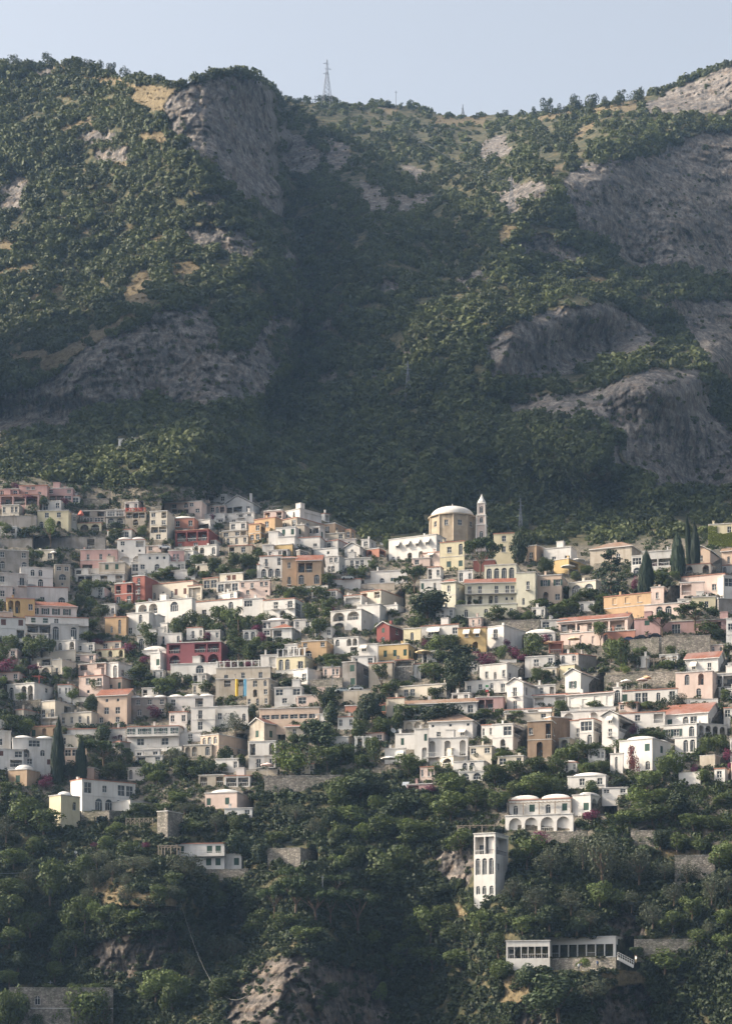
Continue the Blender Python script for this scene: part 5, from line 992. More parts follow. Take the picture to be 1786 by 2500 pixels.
T('H', 'v', (1290, 1410, 1320, 110), (1610, 1355, 1295, 90), (750, 1060, 960, 120), (1580, 1290, 1180, 110))
T('E', 'b', (290, 380, 185, 250), (110, 310, 180, 170), (440, 340, 215, 130), (160, 530, 440, 100), (770, 240, 135, 190), (890, 215, 155, 110), (1330, 285, 148, 130), (1225, 590, 415, 250), (1450, 710, 555, 260), (1545, 630, 500, 170), (1320, 650, 588, 250), (600, 570, 455, 120), (570, 660, 580, 90), (840, 670, 565, 140), (180, 760, 690, 110), (100, 1020, 875, 190), (210, 1050, 915, 160), (430, 1140, 1065, 160), (740, 1160, 1055, 160), (1000, 1460, 1275, 310), (1130, 1310, 1200, 110), (1300, 1440, 1285, 190), (1400, 1430, 1295, 170), (1600, 1430, 1245, 170), (1580, 220, 160, 120), (30, 420, 260, 140), (1180, 290, 230, 110), (240, 650, 580, 90), (1590, 760, 690, 120))
T('E', 'd', (790, 860, 695, 160), (905, 1140, 975, 180), (615, 1450, 1285, 125), (40, 760, 660, 120))
T('E', 's', (630, 745, 645, 130), (570, 1030, 985, 70), (1340, 1480, 1365, 150), (30, 610, 545, 120))
T('E', 'v', (55, 510, 375, 170), (1130, 345, 235, 180), (1265, 430, 355, 120), (1370, 910, 800, 180), (1030, 1115, 1055, 120), (400, 1465, 1405, 150), (290, 490, 440, 180), (870, 265, 215, 150))
T('E', 'c', (505, 1460, 965, 112), lab='tall pointed cypress left of the glazed restaurant')
T('E', 'c', (710, 1460, 1128, 95), lab='shorter pointed cypress in front of the glazed restaurant')
T('E', 'p', (915, 1330, 1118, 340), lab='spreading dark pine right of the two cypresses')
T('E', 'o', (1490, 880, 775, 140), (1520, 1310, 1165, 180))
T('F', 'b', (480, 370, 195, 240), (560, 410, 265, 190), (620, 340, 195, 160), (760, 340, 245, 210), (855, 340, 240, 170), (1270, 410, 345, 170), (1400, 410, 345, 130), (1330, 490, 395, 190), (1080, 700, 625, 100), (1530, 1120, 925, 190), (960, 1120, 1035, 130), (500, 1330, 1235, 120), (80, 1410, 1285, 210), (200, 1410, 1265, 190), (330, 1385, 1310, 130), (1260, 1350, 1155, 310), (1380, 1300, 1145, 190), (1560, 1340, 1235, 150), (30, 610, 555, 130), (190, 690, 585, 140), (100, 660, 590, 110), (1450, 1260, 1150, 140), (1160, 700, 640, 140), (420, 240, 120, 140), (640, 140, 60, 130))
T('F', 's', (960, 1400, 1105, 330), lab='large sunlit yellow-green tree in front of the loggia house')
T('F', 'd', (950, 630, 568, 235), (1245, 815, 645, 170), (1300, 985, 755, 190), (590, 920, 785, 110), (350, 1310, 1155, 190))
T('F', 'd', (1190, 1190, 918, 345), lab='great round dark tree right of the brick-fronted gable house')
T('F', 'd', (1585, 1000, 690, 190), lab='tall dark tree standing left of the cream shuttered house')
T('F', 'o', (450, 1050, 855, 210))
T('F', 'v', (400, 470, 405, 160), (560, 470, 405, 160), (680, 240, 150, 110), (200, 225, 160, 120))
T('G', 'b', (110, 645, 435, 165), lab='small round tree with a visible trunk by the grey stone barn')
T('G', 'b', (590, 350, 168, 200), (735, 310, 178, 190), (620, 410, 315, 170), (570, 570, 425, 230), (1170, 395, 272, 130), (1490, 580, 475, 140), (560, 730, 645, 170), (260, 1020, 795, 130), (360, 880, 795, 210), (100, 1060, 905, 220), (60, 1310, 1075, 190), (350, 1410, 1225, 270), (1100, 1450, 1325, 210), (1300, 1410, 1285, 260), (1500, 1370, 1255, 240), (180, 710, 585, 210), (330, 650, 595, 190), (1300, 910, 845, 180), (1180, 1260, 1190, 180), (60, 820, 730, 120), (1010, 900, 840, 130), (1560, 560, 490, 120))
T('G', 'b', (1425, 370, 160, 200), lab='round green tree surrounded by purple bougainvillea')
T('G', 'd', (790, 410, 258, 270), (740, 690, 515, 210), (650, 1450, 1385, 170), (30, 930, 690, 200))
T('G', 'd', (800, 620, 350, 290), lab='biggest dark evergreen between the ochre house and the white balcony villa')
T('G', 'd', (630, 960, 788, 400), lab='wide dome-shaped evergreen behind the brown hipped villa')
T('G', 's', (570, 1400, 1305, 160))
T('G', 'v', (1280, 390, 275, 130), (1040, 445, 325, 200), (1210, 280, 212, 110), (1550, 260, 165, 130), (490, 290, 215, 80), (1350, 410, 345, 140), (960, 800, 740, 70), (1330, 900, 850, 120))
# the wooded lower cliffs
T('I', 'b', (60, 250, 155, 120), (170, 440, 215, 220), (290, 510, 335, 230), (220, 630, 520, 170), (330, 940, 665, 220), (60, 910, 795, 210), (60, 1070, 900, 190), (570, 810, 640, 170), (700, 610, 515, 130), (850, 670, 555, 150), (1040, 960, 835, 120), (1160, 860, 755, 150), (1390, 1020, 775, 200), (1560, 950, 765, 190), (450, 1150, 955, 170), (560, 1130, 895, 190), (680, 1130, 955, 170), (800, 1130, 1000, 190), (900, 1120, 985, 180), (400, 1340, 1150, 150), (360, 1470, 1345, 120), (500, 1290, 1100, 180), (1030, 1610, 1395, 210), (1140, 1710, 1445, 230), (1200, 1610, 1435, 140), (1440, 1610, 1455, 190), (930, 370, 305, 140), (1070, 355, 295, 100), (1160, 300, 225, 150), (1560, 510, 380, 120), (90, 720, 600, 180), (60, 1240, 1120, 160), (200, 1170, 1020, 200), (1010, 1150, 1050, 150), (1300, 130, 60, 150), (1040, 160, 80, 130), (1280, 500, 400, 150), (760, 520, 430, 120), (480, 1590, 1490, 140), (640, 1600, 1490, 130), (60, 1500, 1400, 150))
T('I', 'o', (40, 550, 375, 170), (170, 870, 715, 150), (640, 730, 605, 160), (740, 800, 675, 150), (880, 750, 635, 200), (620, 870, 735, 140), (580, 950, 855, 130), (830, 860, 755, 110), (830, 970, 835, 160), (960, 770, 645, 130), (1140, 940, 835, 120), (1420, 1340, 1175, 160), (1540, 1340, 1165, 160), (1430, 1180, 1065, 130), (1270, 1470, 1305, 170), (1220, 370, 285, 180), (1430, 480, 365, 140), (1600, 1100, 980, 130))
T('I', 'o', (1220, 810, 635, 260), lab='broad olive tree left of the white ledge house')
T('I', 'd', (1560, 670, 475, 170), (120, 1400, 1280, 170))
T('I', 'b', (110, 1810, 1500, 150), (400, 1815, 1540, 150), (540, 1820, 1500, 190), (680, 1825, 1530, 170), (250, 1830, 1690, 120), (30, 1800, 1530, 130), (330, 1570, 1500, 150), (600, 1580, 1490, 160))
T('I', 'v', (960, 600, 555, 80), (300, 200, 120, 130), (620, 590, 560, 60))
T('J', 'd', (100, 730, 565, 120), (760, 260, 88, 260), (1020, 390, 225, 240), (1000, 910, 735, 260), (1140, 1030, 765, 270), (1280, 1010, 835, 210), (500, 1260, 1125, 180), (570, 1590, 1485, 140), (60, 1030, 855, 140), (560, 480, 330, 160))
T('J', 'b', (200, 570, 485, 140), (610, 330, 128, 200), (690, 450, 305, 240), (620, 570, 415, 180), (860, 360, 245, 140), (880, 550, 375, 210), (1130, 570, 415, 250), (1350, 410, 225, 210), (1240, 340, 235, 160), (1340, 260, 98, 190), (1520, 330, 178, 180), (620, 760, 635, 130), (1220, 1210, 975, 230), (1090, 1210, 1035, 170), (1380, 1210, 1075, 170), (1500, 1070, 915, 160), (1560, 1190, 995, 160), (400, 1240, 1115, 160), (80, 1190, 995, 190), (250, 1160, 1020, 150), (1340, 1080, 960, 160), (1420, 620, 480, 190), (720, 700, 560, 150), (240, 900, 760, 150), (1060, 1330, 1190, 190), (820, 1250, 1120, 170), (1230, 1390, 1240, 200), (960, 1400, 1260, 170), (1420, 1400, 1260, 180))
T('J', 'b', (920, 860, 585, 310), lab='pale green creeper-covered dome of foliage in the middle of the wood')
T('J', 's', (760, 570, 425, 130), (1080, 480, 400, 150), (600, 700, 640, 100))
T('J', 's', (890, 1610, 1478, 100), lab='small yellow-green bush growing on the bare rock outcrop')
T('J', 'p', (330, 1060, 785, 270), (460, 1090, 855, 270), (190, 1060, 845, 190), (600, 910, 775, 180), (740, 1170, 855, 290), (560, 1110, 875, 170), (300, 900, 720, 190))
T('J', 'o', (330, 430, 300, 170), (450, 520, 400, 150), (1000, 660, 580, 140))
T('J', 'v', (1220, 230, 175, 90))
T('K', 'b', (270, 710, 515, 210), (750, 970, 805, 170), (900, 970, 865, 170), (1360, 1060, 915, 160), (1590, 1110, 995, 130), (1540, 730, 555, 170), (1260, 610, 495, 160), (1180, 1410, 1255, 290), (80, 1310, 1155, 130), (60, 160, 55, 230), (300, 250, 98, 260), (180, 260, 150, 170), (450, 240, 128, 140), (690, 230, 148, 110), (1060, 210, 85, 210), (1100, 430, 285, 210), (950, 430, 325, 190), (1370, 470, 375, 230), (1500, 480, 385, 190), (1560, 310, 235, 140), (70, 340, 225, 160), (1230, 1140, 1015, 160), (130, 1130, 1000, 170), (240, 1160, 1040, 170), (1400, 1260, 1130, 170), (1590, 1290, 1160, 150), (1180, 300, 200, 160), (1400, 620, 520, 140), (90, 1480, 1340, 160))
T('K', 'o', (430, 770, 585, 230), (640, 710, 495, 190), (1010, 810, 595, 240), (1180, 800, 675, 170), (560, 1020, 865, 170), (330, 1010, 845, 210), (960, 1010, 875, 150), (1240, 960, 825, 160), (1490, 950, 755, 180), (1100, 1110, 955, 180), (1460, 1200, 1075, 120), (700, 1610, 1445, 210), (180, 950, 790, 180), (1330, 820, 700, 160), (680, 1140, 1000, 160), (1600, 900, 780, 130))
T('K', 'o', (770, 820, 475, 365), lab='huge feathery olive tree below the arcaded villa terrace')
T('K', 'd', (420, 1130, 975, 230), (1150, 590, 475, 120), (890, 185, 108, 140), (1250, 410, 185, 230), (280, 1520, 1355, 150), (1000, 1320, 1250, 100), (600, 1160, 1050, 140))
T('K', 'd', (480, 1710, 1415, 390), lab='enormous dark bush at the foot of the restaurant terrace')
T('K', 's', (650, 1392, 1322, 105), lab='small flat-topped bright tree on the restaurant forecourt')
T('K', 's', (1010, 330, 180, 150), (1600, 640, 540, 120))
T('K', 'v', (360, 570, 478, 120), (690, 415, 340, 140))
# ridge-line trees
T('U', 'z', (40, 158, 128, 36), (70, 162, 140, 26), (120, 158, 121, 44), (165, 158, 136, 30), (190, 162, 128, 46), (215, 163, 135, 40), (240, 172, 142, 34), (272, 182, 148, 38), (302, 192, 154, 28), (325, 195, 174, 16), (380, 204, 173, 32), (450, 210, 190, 24), (530, 188, 168, 40), (640, 200, 182, 30), (686, 236, 214, 20), (720, 252, 230, 46), (792, 252, 222, 60), (948, 262, 240, 20), (980, 264, 244, 14), (1002, 268, 241, 34), (1040, 280, 254, 36), (1090, 288, 268, 24), (1160, 288, 272, 30), (1229, 284, 262, 22), (1300, 282, 252, 22), (1340, 282, 232, 42), (1372, 276, 244, 34), (1405, 272, 222, 40), (1440, 268, 224, 44), (1482, 264, 226, 30), (1512, 258, 214, 36), (1550, 250, 212, 44), (1605, 228, 202, 34), (1726, 182, 164, 22), (1752, 172, 156, 16), (1776, 162, 142, 16))
LANDMARKS = [((760, 2440), 'bare rock outcrop'), ((330, 2190), 'tan grass terrace'), ((150, 2460), 'overgrown stone embankment'), ((1500, 2390), 'restaurant terrace cliff'), ((1670, 2078), 'dry grass strip'), ((720, 2095), 'ruined terrace wall'), ((1540, 2240), 'pale rock knob above the restaurant')]
NUMS = ['two', 'three', 'four', 'five', 'six', 'seven', 'eight', 'nine', 'ten', 'eleven', 'twelve']; ORD = ['second', 'third', 'fourth', 'fifth', 'sixth', 'seventh', 'eighth', 'ninth', 'tenth']
def short_names():
    import re
    cut = re.compile(r'\s+(?:above|below|under|beside|at|in|on|left of|right of|next to|near|over|behind|with|between|by|before|along|closing|to)\s+\S.*$'); out = {}
    full = [H_['label'] for H_ in HOUSES]
    for f in full:
        w = f.split(); best = f
        for n in range(3, 11):
            c = ' '.join(w[:n])
            if w[n-1].endswith(('ed', 'ous', 'ish')) and w[n-1] not in ('shed',) or '-' in w[n-1] or w[n-1] in ('cream', 'yellow', 'pink', 'orange', 'white', 'lemon', 'salmon', 'coral', 'pale', 'stone', 'glass', 'roof', 'garden', 'concrete', 'solar', 'iron', 'corner', 'canvas', 'barrel', 'gable', 'fan', 'round', 'mixed', 'bright', 'ivory', 'roof-top', 'terracotta', 'peach', 'tan', 'mauve', 'blush', 'grey', 'olive', 'several', 'broad', 'thin', 'slanting', 'rounded', 'seven', 'six', 'five', 'tiny', 'stacked', 'pillared', 'high', 'flower', 'an', 'cubic', 'purple', 'triangular', 'sunny', 'teal', 'blue', 'black', 'built', 'large', 'narrow', 'golden', 'umbrella', 'parapet', 'timber', 'loggia'): continue
            if w[n-1] in ('the', 'a', 'and', 'of', 'with', 'its', 'on', 'in', 'two', 'under', 'above', 'below', 'beside', 'at', 'by', 'next', 'to', 'left', 'right', 'between', 'four', 'three', 'little', 'big', 'red', 'white', 'dark', 'long', 'small', 'brown', 'green', 'one', 'over', 'behind', 'stacked', 'paired', 'tall', 'wide', 'deep', 'flat', 'open', 'single', 'arched', 'grey', 'tiny', 'pale', 'blank', 'bare', 'shaded', 'round', 'tiled', 'thin'): continue
            if sum(g.startswith(c+' ') or g == c for g in full) == 1 and n <= len(w): best = c; break
        out[f] = best
    return out
def label_trees():
    sn = short_names(); spots = []
    for H_ in HOUSES:
        if H_.get('infill'): continue
        g = H_['geo'][0]; spots.append(((g['u0']+g['u1'])/2, g['vt'], g['vb'], g['u0'], g['u1'], sn[H_['label']]))
    for (u, v), n in LANDMARKS: spots.append((u, v-20, v+20, u-50, u+50, n))
    groups = {}
    for i, t in enumerate(TREES):
        c, k, x, yb, yt, w, lab = t
        if lab: continue
        u, v = px(c, x, (yb+yt)/2)
        if c == 'U': groups.setdefault((k, 'on the skyline', ''), []).append((u, v, i)); continue
        best = min(spots, key=lambda s: math.hypot(max(s[3]-u, 0, u-s[4]), 1.25*max(s[1]-v, 0, v-s[2]))+.1*abs(u-s[0]))
        rel = 'left of' if u < best[3]+4 and best[1]-12 < v < best[2]+8 else 'right of' if u > best[4]-4 and best[1]-12 < v < best[2]+8 else 'above' if v < (best[1]+best[2])/2 else 'below'
        groups.setdefault((k, rel, best[5]), []).append((u, v, i))
    out = {}
    for (k, rel, nm), L in groups.items():
        if rel == 'on the skyline':
            for u, v, i in L: out[i] = None
            continue
        nb = math.ceil(len(L)/5); L.sort(key=lambda t: t[1]); size = math.ceil(len(L)/nb)
        bands = {1: [''], 2: ['upper ', 'lower '], 3: ['upper ', 'middle ', 'lower '], 4: ['topmost ', 'upper ', 'lower ', 'bottom ']}[min(nb, 4)]
        for q in range(nb):
            S = sorted(L[q*size:(q+1)*size]); n = len(S)
            for j, (u, v, i) in enumerate(S):
                pre = '' if n == 1 else ('leftmost ' if j == 0 else 'rightmost ' if j == n-1 else ORD[j-1]+' '); tail = '' if n == 1 or j in (0, n-1) else ' from the left'
                out[i] = f'{pre}{bands[min(q, 3)]}{KNAME[k][2]}{tail} {rel} the {nm}'
                if len(out[i].split()) > 16: out[i] = out[i].replace(' from the left', '')
                if len(out[i].split()) > 16: out[i] = ' '.join(out[i].split()[:16])
    # skyline trees: told apart by the mast or crag beside them
    sky = sorted([(px(TREES[i][0], TREES[i][2], 0)[0], i) for i in out if out[i] is None]); seg = [(370, 'left shoulder of the ridge'), (700, 'rocky knob on the ridge'), (1010, 'middle of the ridge by the large mast'), (1320, 'low saddle of the ridge'), (2000, 'rising ridge on the far right')]; byseg = {}
    for u, i in sky: byseg.setdefault(next(n for lim, n in seg if u < lim), []).append(i)
    for n, L in byseg.items():
        for j, i in enumerate(L): out[i] = f"{'leftmost' if j == 0 else 'rightmost' if j == len(L)-1 else ORD[j-1]+' from the left'} skyline tree along the {n}"
    return out
def build_trees():
    M = tree_masters(); labs = label_trees(); rng = random.Random(99)
    for i, (c, k, x, yb, yt, w, lab) in enumerate(TREES):
        u, vb = px(c, x, yb); _, vt = px(c, x, yt); wpx = w*CROPS[c][2]; D = D1(u, vb); s = D/F; W = wpx*s*(1.1 if vb > 1930 or lab else .96)*rng.uniform(.88, 1.14); Hh = (vb-vt)*s
        D -= .6+(W*.12 if c != 'U' else 1.5); Hh *= 1. if c != 'U' else .95; vb += 0 if c != 'U' else 4; loc = P(u, vb, D); nm, cat, _ = KNAME[k]
        g = {'U': 'trees along the skyline'}.get(c) or {'o': 'olive trees', 'p': 'pines', 'c': 'cypresses', 'v': 'bougainvillea bushes', 'l': 'palms', 's': 'bright green shrubs', 'd': 'dark evergreens'}.get(k, 'leafy trees')
        root = empty(nm, loc, rng.uniform(0, 6.28), lab or labs[i], cat, g); cm, tm = M[k][rng.randrange(len(M[k]))]; z0 = 0.; ch = Hh
        if k == 'l': z0 = Hh*.62; ch = Hh*.38
        elif lab and 'trunk' in lab and k != 'p': z0 = Hh*.38; ch = Hh*.62
        elif k in 'bd' and Hh > 4: z0 = Hh*.06; ch = Hh*.94
        cr = link('crown', cm, root); cr.location = (0, 0, z0); cr.scale = (W, W*rng.uniform(.8, 1.1), ch); cr.rotation_euler = (rng.uniform(-.10, .10), rng.uniform(-.10, .10), 0)
        if c != 'U' and k not in 'vws':
            tr = link('trunk', tm, root); tr.scale = (W, W, Hh); 
            if k == 'l': tr.scale = (max(W, 6), max(W, 6), Hh)
        elif lab and 'trunk' in lab: tr = link('trunk', tm, root); tr.scale = (W*1.2, W*1.2, Hh*.9)
def house_cover(u, v, pad=0):
    out = np.zeros(len(u), bool)
    for poly, _ in QUADS:
        p = np.array(poly); out |= (u > p[:, 0].min()-pad) & (u < p[:, 0].max()+pad) & (v > p[:, 1].min()) & (v < p[:, 1].max())
    return out
def town_cover():
    rng = np.random.default_rng(8); n = 34000; u = rng.uniform(-60, 1850, n); v = rng.uniform(1165, 2060, n); t = town_w(u, v); dens = fbm(np.c_[u/45., v/30., u*0], 3)
    k = (t > .4) & ~house_cover(u, v, 1) & (rng.random(n) < np.clip(.75+dens*1.6, .25, 1)); u, v = u[k], v[k]
    D = ground_D(u, v, np.zeros(len(u), bool)); r = np.exp(rng.normal(-.12, .35, len(u))); r = np.clip(r, .45, 1.7); cen = np.c_[(u-UC)*D/F, D-.1, ZC+(VH-v)*D/F-r*.3]
    tint = np.clip(.5+fbm(np.c_[u/60., v/50., u*0+9], 2)*.6+rng.normal(size=len(u))*.18, 0, 1)
    tag(scatter('garden_greenery', cen, r, tint, TUFTS, leaf_mat('garden_leaf', (.060, .088, .026), .25, .55), rng), 'low garden shrubs and vines filling the terraces between the houses', None, None, 'stuff')
    n = 26000; u = rng.uniform(-60, 1850, n); v = rng.uniform(1880, 2560, n); t = town_w(u, v); rock = cover('cliff', u, v); patch = cover('patch', u, v, 14); grass = cover('grass', u, v, 8)
    k = (t < .6) & ~house_cover(u, v, 1) & (rng.random(n) < np.where(rock, np.where(fbm(np.c_[u/40., v/30., u*0+5], 3) > .08, .34, .04), np.where(patch | grass, .10, .55))); u, v, rock = u[k], v[k], (rock | patch)[k]
    D = ground_D(u, v, rock); r = np.clip(np.exp(rng.normal(.1, .4, len(u))), .45, 2.4)*np.where(rock, .6, 1); cen = np.c_[(u-UC)*D/F, D-.1, ZC+(VH-v)*D/F-r*.25]
    tint = np.clip(.42+fbm(np.c_[u/70., v/60., u*0+3], 2)*.6+rng.normal(size=len(u))*.18, 0, 1)
    tag(scatter('undergrowth', cen, r, tint, SHRUBS, leaf_mat('undergrowth_leaf', (.036, .052, .020), .2, .55), rng), 'dense undergrowth between the trees of the lower cliffs', None, None, 'stuff')  # leaf colour darkened so the gaps between crowns read as shadow
    n = 5000; u = rng.uniform(-60, 1850, n); v = rng.uniform(1900, 2540, n); k = cover('grass', u, v, 8) & ~house_cover(u, v, 1); u, v = u[k], v[k]; D = ground_D(u, v, np.zeros(len(u), bool))
    tag(scatter('dry_grass', np.c_[(u-UC)*D/F, D-.1, ZC+(VH-v)*D/F-.1], rng.uniform(.3, .8, len(u)), rng.random(len(u)), TUFTS, bpy.data.materials['dry_grass_leaf'], rng, .6), 'tan dry grass tufts on the terraces of the lower cliffs', None, None, 'stuff')

def infill():
    """the small flat houses that fill the rows between the larger ones"""
    rng = random.Random(41); boxes = []
    for b, g in [(b, g) for H_ in HOUSES for b, g in zip(H_['boxes'], H_['geo'])]: boxes.append((g['u0']-2, g['u1']+2, g['vt']-2, g['vb']+1))
    trees = []
    for c, k, x, yb, yt, w, lab in TREES:
        u, vb = px(c, x, yb); _, vt = px(c, x, yt); hw = w*CROPS[c][2]/2; trees.append((u-hw*.8, u+hw*.8, vt+2, vb-2))
    sn = short_names(); spots = [((g['u0']+g['u1'])/2, (g['vt']+g['vb'])/2, sn[H_['label']], H_['label']) for H_ in HOUSES for g in H_['geo'][:1]]; used = set(); n = 0; new = []
    tones = [('whitewashed', 'W'), ('cream', 'C'), ('greyish', 'E'), ('off-white', 'w'), ('blush', 'p'), ('white', 'W')]; specs = [('w.w', 'two windows'), ('.d.w', 'a small balcony'), ('L.w', 'a shaded terrace'), ('A.w', 'an arched window'), ('w.ww', 'three windows'), ('a..', 'an open arch'), ('b.w', 'a glazed bay')]
    for t in range(9000):
        w, hh = rng.uniform(32, 84), rng.uniform(20, 32); u0 = rng.uniform(-20, 1790); vb = rng.uniform(1215, 1905); u1 = u0+w; vt = vb-hh; uc = (u0+u1)/2
        if town_w(np.array([uc]), np.array([vb+12]))[0] < .9 or town_w(np.array([uc]), np.array([vt-30]))[0] < .9: continue
        ov = lambda B: sum(max(0, min(u1, b[1])-max(u0, b[0]))*max(0, min(vb, b[3])-max(vt, b[2])) for b in B)/(w*hh)
        if ov(boxes) > .12 or ov(trees) > .60: continue
        s = min(spots, key=lambda q: math.hypot(q[0]-uc, 1.6*(q[1]-(vb+vt)/2))); rel = 'below' if vt > s[1]+8 and abs(uc-s[0]) < 60 else 'above' if vb < s[1]-8 and abs(uc-s[0]) < 60 else 'left of' if uc < s[0] else 'right of'
        if (rel, s[2]) in used: continue
        used.add((rel, s[2])); tn, tc = rng.choice(tones); sp, sw = rng.choice(specs); lab = f'small {tn} house with {sw} {rel} the {s[2]}'
        if len(lab.split()) > 16: lab = f'small {tn} house {rel} the {s[2]}'
        if len(lab.split()) > 16: lab = lab.replace(' at the right edge', '').replace('small ', '')
        new.append((lab, u0, u1, vt, vb, tc, sp, rng)); boxes.append((u0-2, u1+2, vt-2, vb+1)); n += 1
        if n >= 110: break
    for lab, u0, u1, vt, vb, tc, sp, _ in new:
        th = float(np.interp(u0, [0, 300, 900, 1786], [8, 12, 16, 20])); k = .8 if rng.random() < .6 else 1.; h(lab, 'U', u0, u0+(u1-u0)*k, u1, vt, vb, th, tc, 'f' if rng.random() < .85 else 'm'+str(rng.randint(1, 2)), sp, rng.choice(['', 'w', '.']) if k < 1 else ''); HOUSES[-1]['infill'] = True
    print('infill', n); return n
# ---------------------------------------------------------------- retaining walls (dug in like the houses)
def W_(label, c, x0, xc, x1, yt, yb, th, col='stone', L='', R='', name='retaining_wall', cat='wall', dD=0.): HOUSES.append(dict(label=label, name=name, cat=cat, boxes=[(c, x0, xc, x1, yt, yb, th, col, 'n', L, R, 'g', dD)]))
W_('tall pale stone parapet wall under the two round pines', 'H', 980, 1432, 1440, 185, 350, 14)
W_('shaded stone wall below the parked cars', 'H', 735, 982, 985, 210, 340, 20)
W_('long stone garden wall with a white coping above the umbrella terrace', 'H', 520, 1140, 1150, 505, 615, 20)
W_('grey masonry wall under the cream three-arch arcade', '1', 455, 1390, 1395, 765, 925, 5, 'G', '......L.')
W_('low crenellated stone wall at the edge of the upper wood', '1', 1100, 1442, 1445, 258, 345, 5)
W_('dark terrace wall at the far left under the vines', '1', -20, 425, 428, 790, 905, 5, 'G')
W_('grey garden wall left of the cream two-storey villa', '1', -20, 480, 485, 480, 640, 5, 'G')
W_('curved grey road wall left of the leaning pine', '4', -10, 665, 670, 1100, 1185, 12, 'S')
W_('rough stone wall under the pale lemon villa gardens', 'C', 1055, 1505, 1512, 1310, 1385, 12)
W_('stone terrace wall under the red-beamed pergola villa', 'E', 120, 358, 362, 752, 835, 20)
W_('dry brown stone wall right of the white cube house', 'F', 1100, 1392, 1398, 565, 660, 18)
W_('tan road ramp wall with two parked cars on it', 'F', 1400, 1640, 1645, 668, 790, 14, 'S')
W_('pink brown stone wall under the brown shuttered white villa', 'I', 520, 722, 800, 352, 420, 30)
W_('grey stone wall under the white ledge house', 'I', 1350, 1640, 1645, 738, 810, 8)
W_('short stone wall at the end of the tan grass terrace', 'I', 700, 1170, 1178, 990, 1045, 8)
W_('long grey wall along the path in the middle wood', 'J', 120, 642, 650, 118, 165, 6, 'stone')
W_('ruined rubble wall with grass on top in the wood', 'J', 140, 360, 470, 598, 700, 20)
W_('stone base wall of the veranda restaurant', 'K', 140, 858, 1015, 1322, 1412, 10)
W_('terrace wall with flower pots under the arcaded villa', 'K', 300, 668, 672, 488, 565, 16)
W_('low sunny wall at the end of the vine terrace', 'K', 960, 1112, 1118, 482, 545, 14)
W_('shaded grey wall under the dry grass strip', 'K', 1250, 1512, 1518, 645, 765, 8)
W_('dark wall and canopy right of the veranda restaurant', 'K', 985, 1470, 1475, 1202, 1270, 5)
W_('white sloping stair wall above the small cube house', 'K', 1280, 1415, 1425, 95, 175, 25, 'W')
W_('overgrown grey embankment with a dark arched doorway', 'I', 60, 60, 740, 1522, 1790, 84, 'stone', '', '.n..../.n...A')
W_('small stone terrace with pillars at the right edge', 'H', 1350, 1475, 1640, 1240, 1345, 30, 'S')
W_('white parapet wall of a terrace below the ochre arched house', 'C', 1180, 1475, 1480, 215, 255, 14, 'W') if False else None
for lab, c, x0, xc, yt, yb in (('white terrace parapet above the palm garden', 'F', -60, 480, 15, 45), ('white garden parapet below the pale salmon house', 'E', 560, 760, 735, 775), ('white garden parapet left of the orange villa', 'F', 800, 1010, 490, 520), ('long white parapet below the maroon villa', 'F', -90, 300, 425, 460),
   ('white parapet wall under the lollipop tree', '1', 980, 1300, 1260, 1300), ('white parapet below the white hotel with shutters', 'E', 1180, 1600, 1165, 1200), ('white parapet under the blush villa', 'H', 1150, 1500, 745, 790), ('white parapet above the umbrella pine garden', 'C', 30, 330, 870, 900), ('white terrace edge over the vineyard', 'B', 210, 660, 960, 985),
   ('cream terrace edge below the yellow green-shuttered house', 'G', 80, 400, 405, 435), ('long white terrace edge under the glazed-door house', 'H', 200, 600, 815, 850), ('white terrace edge below the dark red three-bay house', '2', 780, 1060, 895, 925), ('white terrace edge below the golden ochre house', 'G', 900, 1300, 400, 425), ('grey terrace edge above the middle wood', 'F', 430, 820, 1370, 1410),
   ('white terrace edge below the tan villa', '3', 740, 1300, 1405, 1440), ('pale terrace edge right of the cream shuttered house', 'G', 320, 620, 880, 905)):
    W_(lab, c, x0, xc, xc+6, yt, yb, 14, 'W' if 'white' in lab else 'S', name='terrace_wall')
